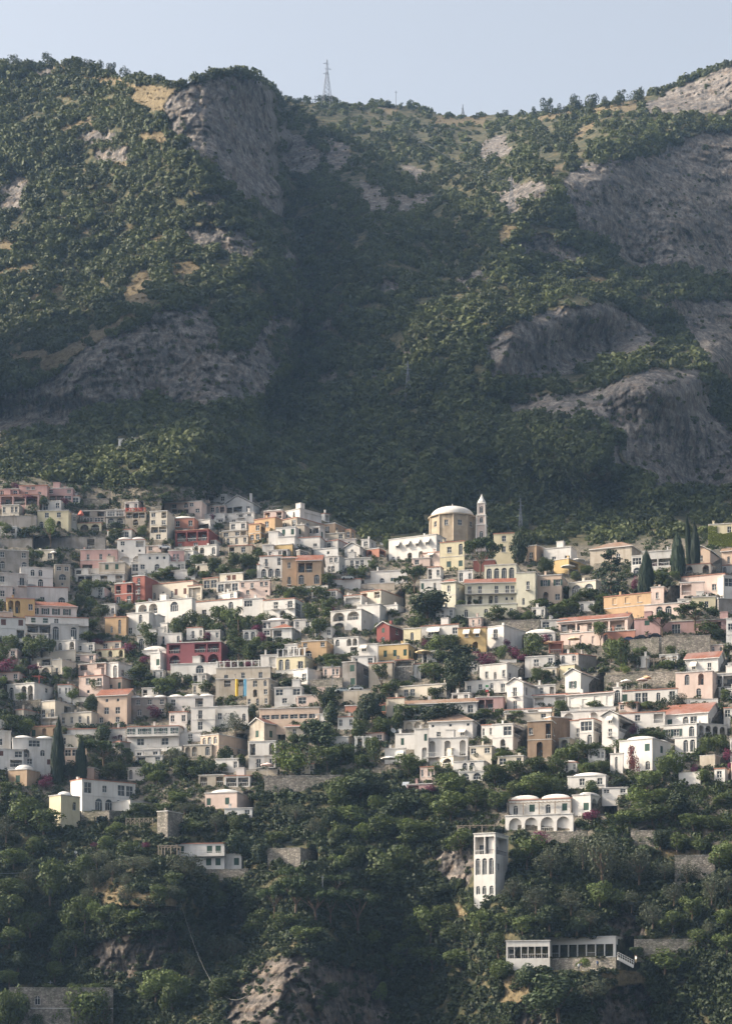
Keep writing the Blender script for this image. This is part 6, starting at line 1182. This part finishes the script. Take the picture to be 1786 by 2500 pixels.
# ---------------------------------------------------------------- the domed church
CHURCH_D = D1(1103, 1336)-1.
QUADS.append(([(1043, 1264), (1164, 1264), (1164, 1350), (1043, 1350)], lambda u: CHURCH_D+16.+0*u)); QUADS.append(([(1156, 1236), (1190, 1236), (1190, 1350), (1156, 1350)], lambda u: CHURCH_D+8.+0*u))
def build_church():
    u, vb = px('C', 735, 660); D = CHURCH_D; s = D/F; R = 207*.27709*s; root = empty('church', P(u, vb, D+R), 0, 'church with a white dome on a tan drum and a slim bell tower', 'church')
    Hd = (660-425)*.27709*s; wm = plaster('plaster_church', (.55, .45, .33), .7); wh = plaster('plaster_W', WALLC['W'], .34); n = 10; w = MB(); dr = bpy.data.objects.new('drum', None); COL.objects.link(dr); dr.parent = root
    for i in range(n):
        a0, a1 = 2*math.pi*i/n-.30, 2*math.pi*(i+1)/n-.30; A = Vector((R*math.cos(a0), R*math.sin(a0), 0)); B = Vector((R*math.cos(a1), R*math.sin(a1), 0)); d = (B-A).normalized(); nn = Vector((d.y, -d.x, 0)); L = (B-A).length
        F_ = Face(lambda s_, z, q, A=A, d=d, nn=nn: tuple(A+d*s_-nn*q+Vector((0, 0, z))), L, Hd, i)
        if math.sin((a0+a1)/2) < .3:
            facade(dr, w, F_, '1.2:g/1:.' if False else '1.25:w/1:.', wm)
        else: F_.rect(w, 0, L, 0, Hd)
        m = MB(); p = A; m.bar(p, p+Vector((0, 0, Hd)), .28, 0, 8); m.build('pilaster', wm, dr)
    w.build('wall', wm, dr); m = MB(); m.lathe([(R*1.0, Hd), (R*1.045, Hd+.05), (R*1.045, Hd+.4), (R*.96, Hd+.55)], 40); m.build('cornice', wm, dr)
    m = MB(); r = R*.93; hz = 92*.27709*s; m.lathe([(max(.01, r*math.cos(t)**.9), Hd+.5+hz*math.sin(t)**.86) for t in [j*math.pi/2/12 for j in range(13)]], 48); dm = m.build('dome', wh, root, True)
    m = MB(); m.bar((0, 0, Hd+.5+hz), (0, 0, Hd+1.6+hz), .12); m.build('finial', wh, dm)
    # lower body behind the yellow house
    m = MB(); m.box(-R*1.05, R*1.2, -R*.4, R*1.1, -5, .4); m.build('nave', wm, root)
    # bell tower
    bt = bpy.data.objects.new('bell_tower', None); COL.objects.link(bt); bt.parent = root; tx = (990-735)*.27709*s; bt.location = (tx, -R*.62, 0); bt.rotation_euler = (0, 0, -.22); k = .27709*s
    pk = plaster('plaster_tower', (.60, .50, .45), .4); z = -3.
    for y1, wd, op in ((515, 84, 'n'), (430, 78, 'n'), (322, 62, 'n')):
        z1 = (660-y1)*k; h_ = z1-z; ww = wd*k/2; wl = MB()
        for q in range(4):
            a = q*math.pi/2; ca, sa = math.cos(a), math.sin(a); F_ = Face(lambda s_, zz, dd, ca=ca, sa=sa, ww=ww, z=z: ((s_-ww)*ca-(dd-ww)*sa, (s_-ww)*sa+(dd-ww)*ca, z+zz) if False else ((s_-ww)*ca+(ww-dd)*sa, (s_-ww)*sa-(ww-dd)*ca, z+zz), ww*2, h_, q)
            facade(bt, wl, F_, op if z > -2 else '1:n/.8:.', pk)
        wl.build('tier', pk, bt); m = MB(); m.box(-ww-.18, ww+.18, -ww-.18, ww+.18, z1, z1+.28); m.build('cornice', wh, bt)
        for sx in (-1, 1):
            m = MB(); m.box(sx*ww-.16, sx*ww+.16, -ww-.09, -ww+.1, z, z1-.01); m.build('pilaster', wh, bt)
        z = z1+.28
    m = MB(); r = 38*k; m.lathe([(r, z), (r*.95, z+.5), (r*.55, z+1.3), (r*.22, z+2.2), (.04, z+2.9)], 8, a0=.39); sp = m.build('spire', wh, bt); m = MB(); m.bar((-.6, .2, z), (-.6, .2, z+4.2), .05); m.build('antenna', IRON(), bt)
def build_annex():
    pass
# ---------------------------------------------------------------- masts, wires, small things
def steel(): return flat_mat('galvanised_steel', (.22, .23, .25), .6, .0)
def pylon(u, vb, vt, w, label, arms=3, D=None, tk=1.):
    D = D or D1(u, vb); s = D/F; H = (vb-vt)*s; b = w*s/2; root = empty('pylon', P(u, vb, D-1), .3, label, 'pylon', None); r = .10*tk; top = b*.16
    for sx in (-1, 1):
        for sy in (-1, 1):
            m = MB(); m.bar((sx*b, sy*b, -1.5), (sx*top, sy*top, H*.72), r, 0, 4); m.bar((sx*top, sy*top, H*.72), (sx*top*.4, sy*top*.4, H), r*.8, 0, 4); m.build('leg', steel(), root)
    m = MB(); n = 7
    for i in range(n):
        z0, z1 = H*.72*i/n, H*.72*(i+1)/n; w0, w1 = lerp(b, top, i/n), lerp(b, top, (i+1)/n)
        for q in range(4):
            a = [(-1, -1), (1, -1), (1, 1), (-1, 1)][q]; c = [(-1, -1), (1, -1), (1, 1), (-1, 1)][(q+1) % 4]
            m.bar((a[0]*w0, a[1]*w0, z0), (c[0]*w1, c[1]*w1, z1), r*.6, 0, 3); m.bar((c[0]*w0, c[1]*w0, z0), (a[0]*w1, a[1]*w1, z1), r*.6, 0, 3)
    m.build('lattice', steel(), root)
    for i in range(arms): m = MB(); z = H*(.66+.12*i); L = max(b*.9, H*.09)*(1 if i % 2 else -1); m.bar((-L*.55, 0, z), (L, 0, z), r*.9, 0, 4); m.bar((L, 0, z), (0, 0, z+H*.04), r*.6, 0, 3); m.build('crossarm', steel(), root)
def cable(pts, sag, r, label, col=None):
    m = MB(); a, b = Vector(pts[0]), Vector(pts[1]); n = 24; prev = None
    for i in range(n+1):
        t = i/n; p = a.lerp(b, t)-Vector((0, 0, sag*4*t*(1-t)))
        if prev is not None: m.bar(prev, p, r, 0, 4)
        prev = p
    tag(m.build('cable', col or steel()), label, 'cable')
def pole(c, x, yb, yt, label, r=.09, name='pole', mat=None):
    u, vb = px(c, x, yb); _, vt = px(c, x, yt); D = D1(u, vb)-1.5; s = D/F; H = (vb-vt)*s; root = empty(name, P(u, vb, D), 0, label, 'pole'); m = MB(); m.bar((0, 0, -1), (0, 0, H), r, 0, 6); m.build('post', mat or steel(), root); m = MB(); m.bar((-.5, 0, H-.4), (.5, 0, H-.4), r*.6, 0, 4); m.build('crossbar', mat or steel(), root)
def parasol(c, x, y, w, col, label, shut=False, dD=0.):
    u, v = px(c, x, y); D = D1(u, v)-2+dD; s = D/F; W = w*CROPS[c][2]*s; root = empty('parasol', P(u, v, D), 0, label, 'parasol', 'garden parasols'); h_ = 2.3; m = MB(); m.bar((0, 0, -.6), (0, 0, h_+.25), .04, 0, 6); m.build('pole', FRAME(), root); m = MB()
    cm = flat_mat('canvas_'+col, {'white': (.80, .78, .74), 'cream': (.78, .62, .38), 'orange': (.80, .50, .28), 'pink': (.78, .60, .56), 'red': (.70, .20, .14)}[col])
    if shut: m.lathe([(.05, h_-1.6), (W*.5, h_-1.2), (W*.28, h_-.3), (.03, h_+.2)], 8)
    else: m.lathe([(W/2, h_-.45), (W/2, h_-.28), (W*.26, h_-.02), (.03, h_+.25)], 8); m.lathe([(W/2, h_-.45), (.03, h_+.1)], 8)
    m.build('canopy', cm, root)
def car(c, x, y, L, col, label, rz=.15):
    u, v = px(c, x, y); D = D1(u, v)-1.6; s = D/F; l = min(4.2, max(3.4, L*CROPS[c][2]*s)); k = l/4.2; root = empty('parked_car', P(u, v, D), rz, label, 'car', 'cars parked on the hillside roads')
    paint = flat_mat('car_paint_'+col, {'white': (.75, .75, .74), 'silver': (.5, .54, .52), 'blue': (.05, .08, .16), 'black': (.03, .032, .036)}[col], .3); root.scale = (k, k, k)
    pr = [(-2.1, .35), (-2.1, .75), (-1.95, .88), (-1.1, .98), (-.55, 1.42), (.75, 1.45), (1.5, 1.0), (1.95, .92), (2.1, .7), (2.1, .35)]; m = MB(); n = len(pr)
    for a, b in zip(pr, pr[1:]+pr[:1]): m.poly([(a[0], -.85, a[1]), (b[0], -.85, b[1]), (b[0], .85, b[1]), (a[0], .85, a[1])])
    m.poly([(p[0], -.85, p[1]) for p in pr]); m.poly([(p[0], .85, p[1]) for p in pr[::-1]]); m.build('body', paint, root)
    m = MB(); 
    for y_ in (-.856, .856): m.poly([(-.95, y_, 1.0), (-.48, y_, 1.36), (.1, y_, 1.38), (.1, y_, 1.0)]); m.poly([(.16, y_, 1.0), (.16, y_, 1.38), (.7, y_, 1.38), (1.3, y_, 1.02)])
    m.build('side_window', glass_mat(), root)
    for sx in (-1.3, 1.3):
        for sy in (-.78, .78): m = MB(); m.bar((sx, sy-.1, .32), (sx, sy+.1, .32), .32, 0, 12); m.build('wheel', flat_mat('tyre', (.02, .02, .02)), root)
def dish(c, x, y, w, label, dD=-2.):
    u, v = px(c, x, y); D = D1(u, v)+dD; s = D/F; r = w*CROPS[c][2]*s/2; root = empty('satellite_dish', P(u, v, D), .5, label, 'satellite dish', 'satellite dishes on the roofs'); m = MB(); m.bar((0, .1, -1.6), (0, .1, 0), .05, 0, 5); m.build('mast', steel(), root)
    m = MB(); m.lathe([(.01, 0), (r*.5, .06), (r*.85, .17), (r, .25)], 16); m.lathe([(.01, -.03), (r*.5, .03), (r*.85, .14), (r, .25)], 16); d = m.build('reflector', FRAME(), root, True); d.rotation_euler = (math.radians(62), 0, 0); m = MB(); m.bar((0, 0, .0), (0, r*.2, r*.9), .03, 0, 4); a = m.build('feed_arm', steel(), d)
def pergola(c, x0, x1, yt, yb, th, label, n=5, col='white', depth=3.2, beams=True):
    u0, vt = px(c, x0, yt); u1, vb = px(c, x1, yb); D = D1(u1, vb)-1.0; s = D/F; t = math.radians(th); L = (u1-u0)*s/math.cos(t); H = (vb-vt)*s; root = empty('pergola', P(u1, vb, D), -t, label, 'pergola'); pm = {'white': FRAME(), 'wood': flat_mat('grey_wood', (.34, .28, .22)), 'red': flat_mat('red_beam', (.50, .13, .09))}[col]; r = .11 if col != 'white' else .17
    for i in range(n):
        for y_ in (0, depth): m = MB(); x = -L+L*i/(n-1); m.box(x-r, x+r, y_-r, y_+r, -1.5, H); m.build('post', pm, root)
    m = MB(); m.box(-L-.3, .3, -.09, .09, H, H+.18); m.box(-L-.3, .3, depth-.09, depth+.09, H, H+.18); m.build('beam', pm, root)
    if beams:
        m = MB(); k = max(3, int(L/.9))
        for i in range(k+1): x = -L+L*i/k; m.box(x-.05, x+.05, -.5, depth+.5, H+.185, H+.29)
        m.build('rafters', pm, root)
def person(c, x, y, hpx, shirt, trousers, label, rz=0., stride=.12):
    u, v = px(c, x, y); D = D1(u, v)-2.4; root = empty('person', P(u, v, D), rz, label, 'person'); S = 1.72
    V = [(0, 0, .93), (0, 0, 1.15), (0, 0, 1.38), (0, 0, 1.50), (0, -.02, 1.60), (0, -.02, 1.68), (.17, 0, 1.38), (.23, -.03, 1.12), (.24, -.12, .90), (.25, -.14, .82), (-.17, 0, 1.38), (-.23, .02, 1.12), (-.24, -.05, .90), (-.25, -.06, .82),
         (.09, 0, .88), (.10, -stride, .48), (.10, -stride*.6, .07), (.10, -stride*.6-.14, .03), (-.09, 0, .88), (-.10, stride*.5, .48), (-.10, stride*1.4, .07), (-.10, stride*1.4-.14, .03)]
    E = [(0, 1), (1, 2), (2, 3), (3, 4), (4, 5), (2, 6), (6, 7), (7, 8), (8, 9), (2, 10), (10, 11), (11, 12), (12, 13), (0, 14), (14, 15), (15, 16), (16, 17), (0, 18), (18, 19), (19, 20), (20, 21)]
    R = [.15, .14, .15, .06, .09, .08, .065, .048, .036, .03, .065, .048, .036, .03, .10, .065, .045, .04, .10, .065, .045, .04]
    skin = flat_mat('skin', (.50, .32, .23)); cl = flat_mat('cloth_'+shirt, {'white': (.75, .74, .72), 'blue': (.10, .16, .30), 'pink': (.62, .32, .30), 'dark': (.05, .05, .06)}[shirt]); tr = flat_mat('trousers_'+trousers, {'dark': (.04, .045, .06), 'tan': (.40, .32, .22)}[trousers])
    me = bpy.data.meshes.new('body'); me.from_pydata(V, E, []); o = link('body', me, root); md = o.modifiers.new('skin', 'SKIN'); md.use_smooth_shade = True
    for i, r in enumerate(R): me.skin_vertices[0].data[i].radius = (r, r)
    me.skin_vertices[0].data[0].use_root = True; o.modifiers.new('sub', 'SUBSURF').levels = 1; o.modifiers['sub'].render_levels = 1
    m, nt, b = new_mat('person_'+shirt+trousers) if 'person_'+shirt+trousers not in bpy.data.materials else (bpy.data.materials['person_'+shirt+trousers], None, None)
    if nt:
        tc = nt.nodes.new('ShaderNodeTexCoord'); sp = nt.nodes.new('ShaderNodeSeparateXYZ'); nt.links.new(tc.outputs['Object'], sp.inputs[0]); mr = nt.nodes.new('ShaderNodeMapRange'); mr.inputs[2].default_value = 1.8; nt.links.new(sp.outputs[2], mr.inputs[0])
        rp = nt.nodes.new('ShaderNodeValToRGB'); rp.color_ramp.interpolation = 'CONSTANT'; nt.links.new(mr.outputs[0], rp.inputs[0]); e = rp.color_ramp.elements; c1 = {'white': (.75, .74, .72), 'blue': (.10, .16, .30), 'pink': (.62, .32, .30), 'dark': (.05, .05, .06)}[shirt]; c2 = {'dark': (.04, .045, .06), 'tan': (.40, .32, .22)}[trousers]
        for q in range(2): e.new(.5)
        for el, (p_, cc) in zip(e, ((0, (.03, .025, .02)), (.05, c2), (.52, c1), (.835, (.50, .32, .23)))): el.position = p_; el.color = (*cc, 1)
        nt.links.new(rp.outputs[0], b.inputs['Base Color'])
    me.materials.append(m); mb = MB(); mb.lathe([(.098*math.cos(t), .11*math.sin(t)) for t in (-.25, .2, .6, 1.0, 1.35, 1.55)], 10, c=(0, .01, 1.67)); mb.build('hair', flat_mat('hair', (.05, .035, .025)), root, True)
def small_things():
    pylon(798, 248, 145, 22, 'tallest lattice pylon standing on the ridge line', D=1290., tk=1.3); pylon(1129, 284, 254, 9, 'small lattice pylon with a wide crossarm on the ridge', 1, D=1325.); pylon(995, 973, 881, 17, 'grey lattice pylon in the dark shaded valley', tk=.9); pylon(1270, 1300, 1216, 12, 'grey lattice pylon right of the church tower', tk=.8); pylon(1248, 530, 428, 20, 'faint lattice pylon on the sunlit right spur', tk=.7)
    u = 966; root = empty('mast', P(u, 257, 1320), 0, 'thin single mast on the ridge right of the tallest pylon', 'mast'); m = MB(); m.bar((0, 0, -2), (0, 0, 8.5), .16, 0, 6); m.build('post', steel(), root); m = MB(); m.bar((-.8, 0, 7.6), (.8, 0, 7.6), .12, 0, 4); m.build('crossbar', steel(), root)
    for i in range(4): cable((P(905+i*9, 268-i*2, 1310), P(1246, 436+i*8, D1(1248, 470)-4)), 4, .035, f"{['topmost', 'second', 'third', 'lowest'][i]} power line of the four crossing the upper slope", flat_mat('dark_wire', (.07, .075, .08)))
    cable((P(428, 2153, D1(428, 2153)-5), P(602, 2432, D1(602, 2432)-4)), 9, .03, 'single slack cable hanging across the lower left cliff', flat_mat('old_cable', (.30, .28, .25)))
    cable((P(-40, 2130, D1(0, 2130)-6), P(300, 2040, D1(300, 2040)-6)), 3, .05, 'thin dark wire crossing the shaded left gully')
    for a in (('F', 1303, 670, 440, 'tall wooden pole beside the dry brown stone wall'), ('J', 507, 890, 780, 'white pole standing among the flat-topped pines'), ('2', 418, 1290, 1195, 'thin mast on the brick red house'), ('C', 1130, 1300, 1230, 'flagless pole in the lemon villa garden'), ('I', 333, 1510, 1475, 'short white post on the grey embankment'), ('H', 700, 100, -30, 'white chimney-like post above the pink hotel'), ('F', 985, 150, 40, 'white pillar beside the red-roofed cottage')): pole(*a)
    for a in (('1', 708, 1062, 88, 'white', 'white parasol alone on the upper left terraces'), ('D', 265, 850, 140, 'white', 'white parasol on the terrace beside the ochre wall'), ('D', 180, 905, 130, 'white', 'white parasol lower on the terrace left of the cedar'), ('H', 835, 650, 105, 'pink', 'pale pink parasol on the white umbrella terrace'), ('H', 872, 632, 90, 'orange', 'orange cream parasol behind the pale pink one'), ('H', 692, 662, 100, 'white', 'white parasol at the left of the umbrella terrace'),
       ('F', 730, 1400, 120, 'pink', 'faded pink parasol at the edge of the middle wood'), ('G', 480, 400, 145, 'cream', 'large cream parasol beside the bright yellow house'), ('G', 1580, 320, 90, 'orange', 'orange parasol at the foot of the pink hotel'), ('H', 230, 285, 110, 'cream', 'cream parasol on the pink hotel forecourt'), ('J', 945, 60, 110, 'white', 'white parasol under the trees above the wood')): parasol(*a)
    parasol('1', 1068, 520, 80, 'red', 'folded red parasol on the grey glazed house terrace', True)
    for a in (('B', 1435, 958, 90, 'silver', 'silver car on the white garage wall'), ('F', 1388, 690, 95, 'silver', 'pale silver car at the left end of the road ramp'), ('F', 1512, 672, 85, 'white', 'white car behind the silver car on the road ramp'), ('H', 705, 240, 90, 'blue', 'dark blue car before the orange garage'), ('H', 815, 225, 90, 'black', 'black car between the two other parked cars'), ('H', 940, 210, 90, 'black', 'black car beside the pale stone parapet'), ('2', 655, 925, 95, 'white', 'white car beside the pink garage block')): car(*a)
    for a in (('C', 1600, 1288, 40, 'white satellite dish above the bare white house'), ('D', 560, 1288, 42, 'white satellite dish beside the pink hotel roof'), ('D', 27, 1290, 38, 'white satellite dish left of the pink hotel'), ('G', 212, 1028, 52, 'larger white dish on the green-shuttered white house'), ('G', 266, 1030, 36, 'smaller white dish on the green-shuttered white house'), ('A', 1318, 1142, 36, 'white dish on the cream arched-window house'), ('B', 1040, 1068, 22, 'small white dish in the greenery under the tan villa'), ('F', 925, 66, 26, 'small white dish above the red-roofed cottage'), ('4', 485, 590, 48, 'white dish on the coral pink cottage'), ('4', 375, 1185, 34, 'white dish below the curved road wall'), ('I', 498, 628, 22, 'white dish hanging over the shaded gully'), ('E', 1527, 765, 26, 'white dish beside the grey stone house'), ('G', 1523, 488, 28, 'white dish right of the balcony villa')): dish(*a)
    pergola('F', 285, 655, 410, 468, 10, 'pergola on a row of white pillars with red flowers', 7); pergola('K', 150, 560, 292, 372, 18, 'wooden pergola on the roof terrace of the arcaded villa', 5, 'wood', 2.); pergola('E', 110, 345, 548, 605, 20, 'red-beamed pergola on the arched white villa', 5, 'red'); pergola('F', 820, 1060, 300, 368, 18, 'white pillared pergola on the orange villa terrace', 6); pergola('I', 1045, 1170, 585, 690, 8, 'pale wooden pergola left of the white ledge house', 4, 'wood'); pergola('J', 1400, 1640, 450, 500, 10, 'wooden canopy frame above the tall cliff house', 4, 'wood'); pergola('H', 880, 1130, 385, 450, 16, 'frame with pale shade cloth in the terraced gardens', 5, 'wood'); pergola('2', 150, 400, 385, 440, 5, 'red canopy frame over the pillared stone house', 5, 'red', 2.); pergola('F', 1505, 1640, 1080, 1190, 10, 'white balcony frame in the trees', 3, 'white', 2.)
    # flag, fence, solar panel, builders' chute and net
    u, v = px('G', 1040, 690); D = D1(u, v)-2.; root = empty('flag', P(u, v, D), 0, 'green white and red striped flag below the balcony villa', 'flag'); m = MB(); m.bar((0, 0, -1), (0, 0, 2.1), .03, 0, 5); m.build('pole', FRAME(), root)
    for i, (n_, col) in enumerate((('flag_green', (.04, .25, .08)), ('flag_white', (.8, .8, .78)), ('flag_red', (.60, .05, .05)))):
        m = MB(); m.box(-.35, .35, -.02, .02, 1.9-.6*(i+1), 1.9-.6*i-.002); m.build('stripe', flat_mat(n_, col), root)
    u, v = px('I', 1010, 440); D = D1(u, v)-1.; s = D/F; L = 180*.36946*s; root = empty('wooden_fence', P(u, v, D), -.1, 'weathered wooden fence with crossed rails above the dry bank', 'fence')
    for i in range(7):
        x = -L+L*i/6; m = MB(); m.box(x-.07, x+.07, -.07, .07, -.8, 1.5); m.build('post', flat_mat('grey_wood', (.34, .28, .22)), root)
        if i < 6: m = MB(); m.bar((x, 0, .2), (x+L/6, 0, 1.3), .05, 0, 4); m.bar((x, 0, 1.3), (x+L/6, 0, .2), .05, 0, 4); m.bar((x, 0, 1.4), (x+L/6, 0, 1.4), .06, 0, 4); m.build('rail', flat_mat('grey_wood', (.34, .28, .22)), root)
    u, v = px('J', 1050, 200); D = D1(u, v)-1.; root = empty('solar_panel', P(u, v, D), -.3, 'tilted grey solar panel beside the low grey house', 'solar panel'); m = MB(); m.poly([(-.8, 0, 0), (.8, 0, 0), (.8, .8, 1.5), (-.8, .8, 1.5)]); m.poly([(-.8, .06, 0), (.8, .06, 0), (.8, .86, 1.5), (-.8, .86, 1.5)]); m.build('panel', flat_mat('panel_grey', (.35, .38, .42), .3), root); m = MB(); m.bar((0, .8, -1), (0, .8, 1.4), .06); m.build('strut', steel(), root)
    u, v = px('F', 462, 722); D = D1(u, v)-2.; root = empty('rubble_chute', P(u, v, D), 0, 'yellow builders chute hanging beside the blue scaffold net', 'chute'); m = MB(); H = 150*.27709*D/F
    for i in range(9): m.lathe([(.34, H*i/9), (.42, H*(i+1)/9)], 10)
    m.build('tube', flat_mat('yellow_plastic', (.70, .45, .05), .5), root)
    u, v = px('F', 560, 716); D = D1(u, v)-2.5; s = D/F; root = empty('scaffold_net', P(u, v, D), -.9, 'torn blue net over scaffolding left of the tall beige house', 'scaffold net'); m = MB(); H = 150*.27709*s; n = 10
    for i in range(n): a, b = i/n, (i+1)/n; m.poly([(-2.2+1.9*a, .25*math.sin(a*9), 0), (-2.2+1.9*b, .25*math.sin(b*9), 0), (-2.2+1.9*b, .25*math.sin(b*9+1), H), (-2.2+1.9*a, .25*math.sin(a*9+1), H)])
    m.build('sheet', flat_mat('blue_net', (.10, .27, .40)), root); m = MB(); m.bar((-2.3, .5, 0), (-2.3, .5, H+.4), .05); m.bar((-.2, .5, 0), (-.2, .5, H+.4), .05); m.bar((-2.3, .5, H*.5), (-.2, .5, H*.5), .05); m.build('scaffold_frame', steel(), root)
    for a in (('K', 612, 1412, 30, 'white', 'dark', 'person in a white shirt standing left of the flat-topped tree', .4), ('K', 628, 1408, 30, 'dark', 'tan', 'person in dark top walking beside the white-shirted one', -.5), ('K', 735, 1392, 30, 'blue', 'dark', 'person in a blue top alone on the restaurant forecourt', .9), ('K', 990, 1362, 30, 'white', 'tan', 'person in a white top near the restaurant stairs', -1.)): person(*a)
    # white steps down from the restaurant
    u, v = px('K', 870, 1318); D = D1(u, v)-3; s = D/F; root = empty('staircase', P(u, v, D), 0, 'white railed stairs descending from the veranda restaurant', 'stairs'); L = 105*.36946*s; Hs = 55*.36946*s; n = 14; m = MB()
    for i in range(n): m.box(L*i/n, L*(i+1)/n-.003, 0, 1.2, -Hs*(i+1)/n-.5, -Hs*(i+.1)/n)
    m.build('steps', plaster('plaster_W', WALLC['W'], .34), root); m = MB(); m.bar((0, 0, 1.), (L, 0, 1.-Hs), .06); m.bar((0, 0, .55), (L, 0, .55-Hs), .05)
    for i in range(8): m.bar((L*i/7, 0, -Hs*i/7), (L*i/7, 0, 1.-Hs*i/7), .05)
    m.build('handrail', FRAME(), root)

def build_ivy():
    """leaves growing over the ivy house's two outer walls"""
    rng = np.random.default_rng(61); H_ = next(x for x in HOUSES if 'bright green ivy' in x['label']); g = H_['geo'][0]; root = next(o for o in COL.objects if o.parent is None and o.get('label') == H_['label'])
    n = 4200; a = rng.random(n)*g['wl']; z = rng.random(n)*g['H']; f = a/g['wl']; edge = g['H']*(.60+.34*(f > .66))+fbm(np.c_[a/1.6, a*0, a*0+3], 2)*.9; k = (z < edge) & (fbm(np.c_[a/1.4, z/1.4, a*0], 2) > -.42); L = np.c_[-a, np.full(n, -.14), z][k]; dl = np.tile([0, -1., .3], (len(L), 1))
    n = 600; a = rng.random(n)*g['wr']; z = rng.random(n)*g['H']*.6; R_ = np.c_[np.full(n, .14), a, z]; dr = np.tile([1., 0, .3], (len(R_), 1))
    C_ = np.concatenate([L, R_]); V, Q = leaf_cards(C_, np.concatenate([dl, dr]), rng.uniform(.12, .26, len(C_)), rng, .8, .5); me = np_mesh('ivy', V, Q, tint=rng.random(len(C_)).repeat(4)); me.materials.append(leaf_mat('ivy_leaf', (.22, .26, .05), .2, .4)); link('ivy', me, root)
# ---------------------------------------------------------------- build it all
plan_houses(); n0 = len(HOUSES); infill(); LATE = HOUSES[n0:]; plan_houses(n0)
build_terrain(QUADS); build_shade_ridge(); wild_cover()
for i, H_ in enumerate(HOUSES): build_house(H_, i)
build_church(); build_ivy(); build_trees(); town_cover(); small_things(); light_and_camera()
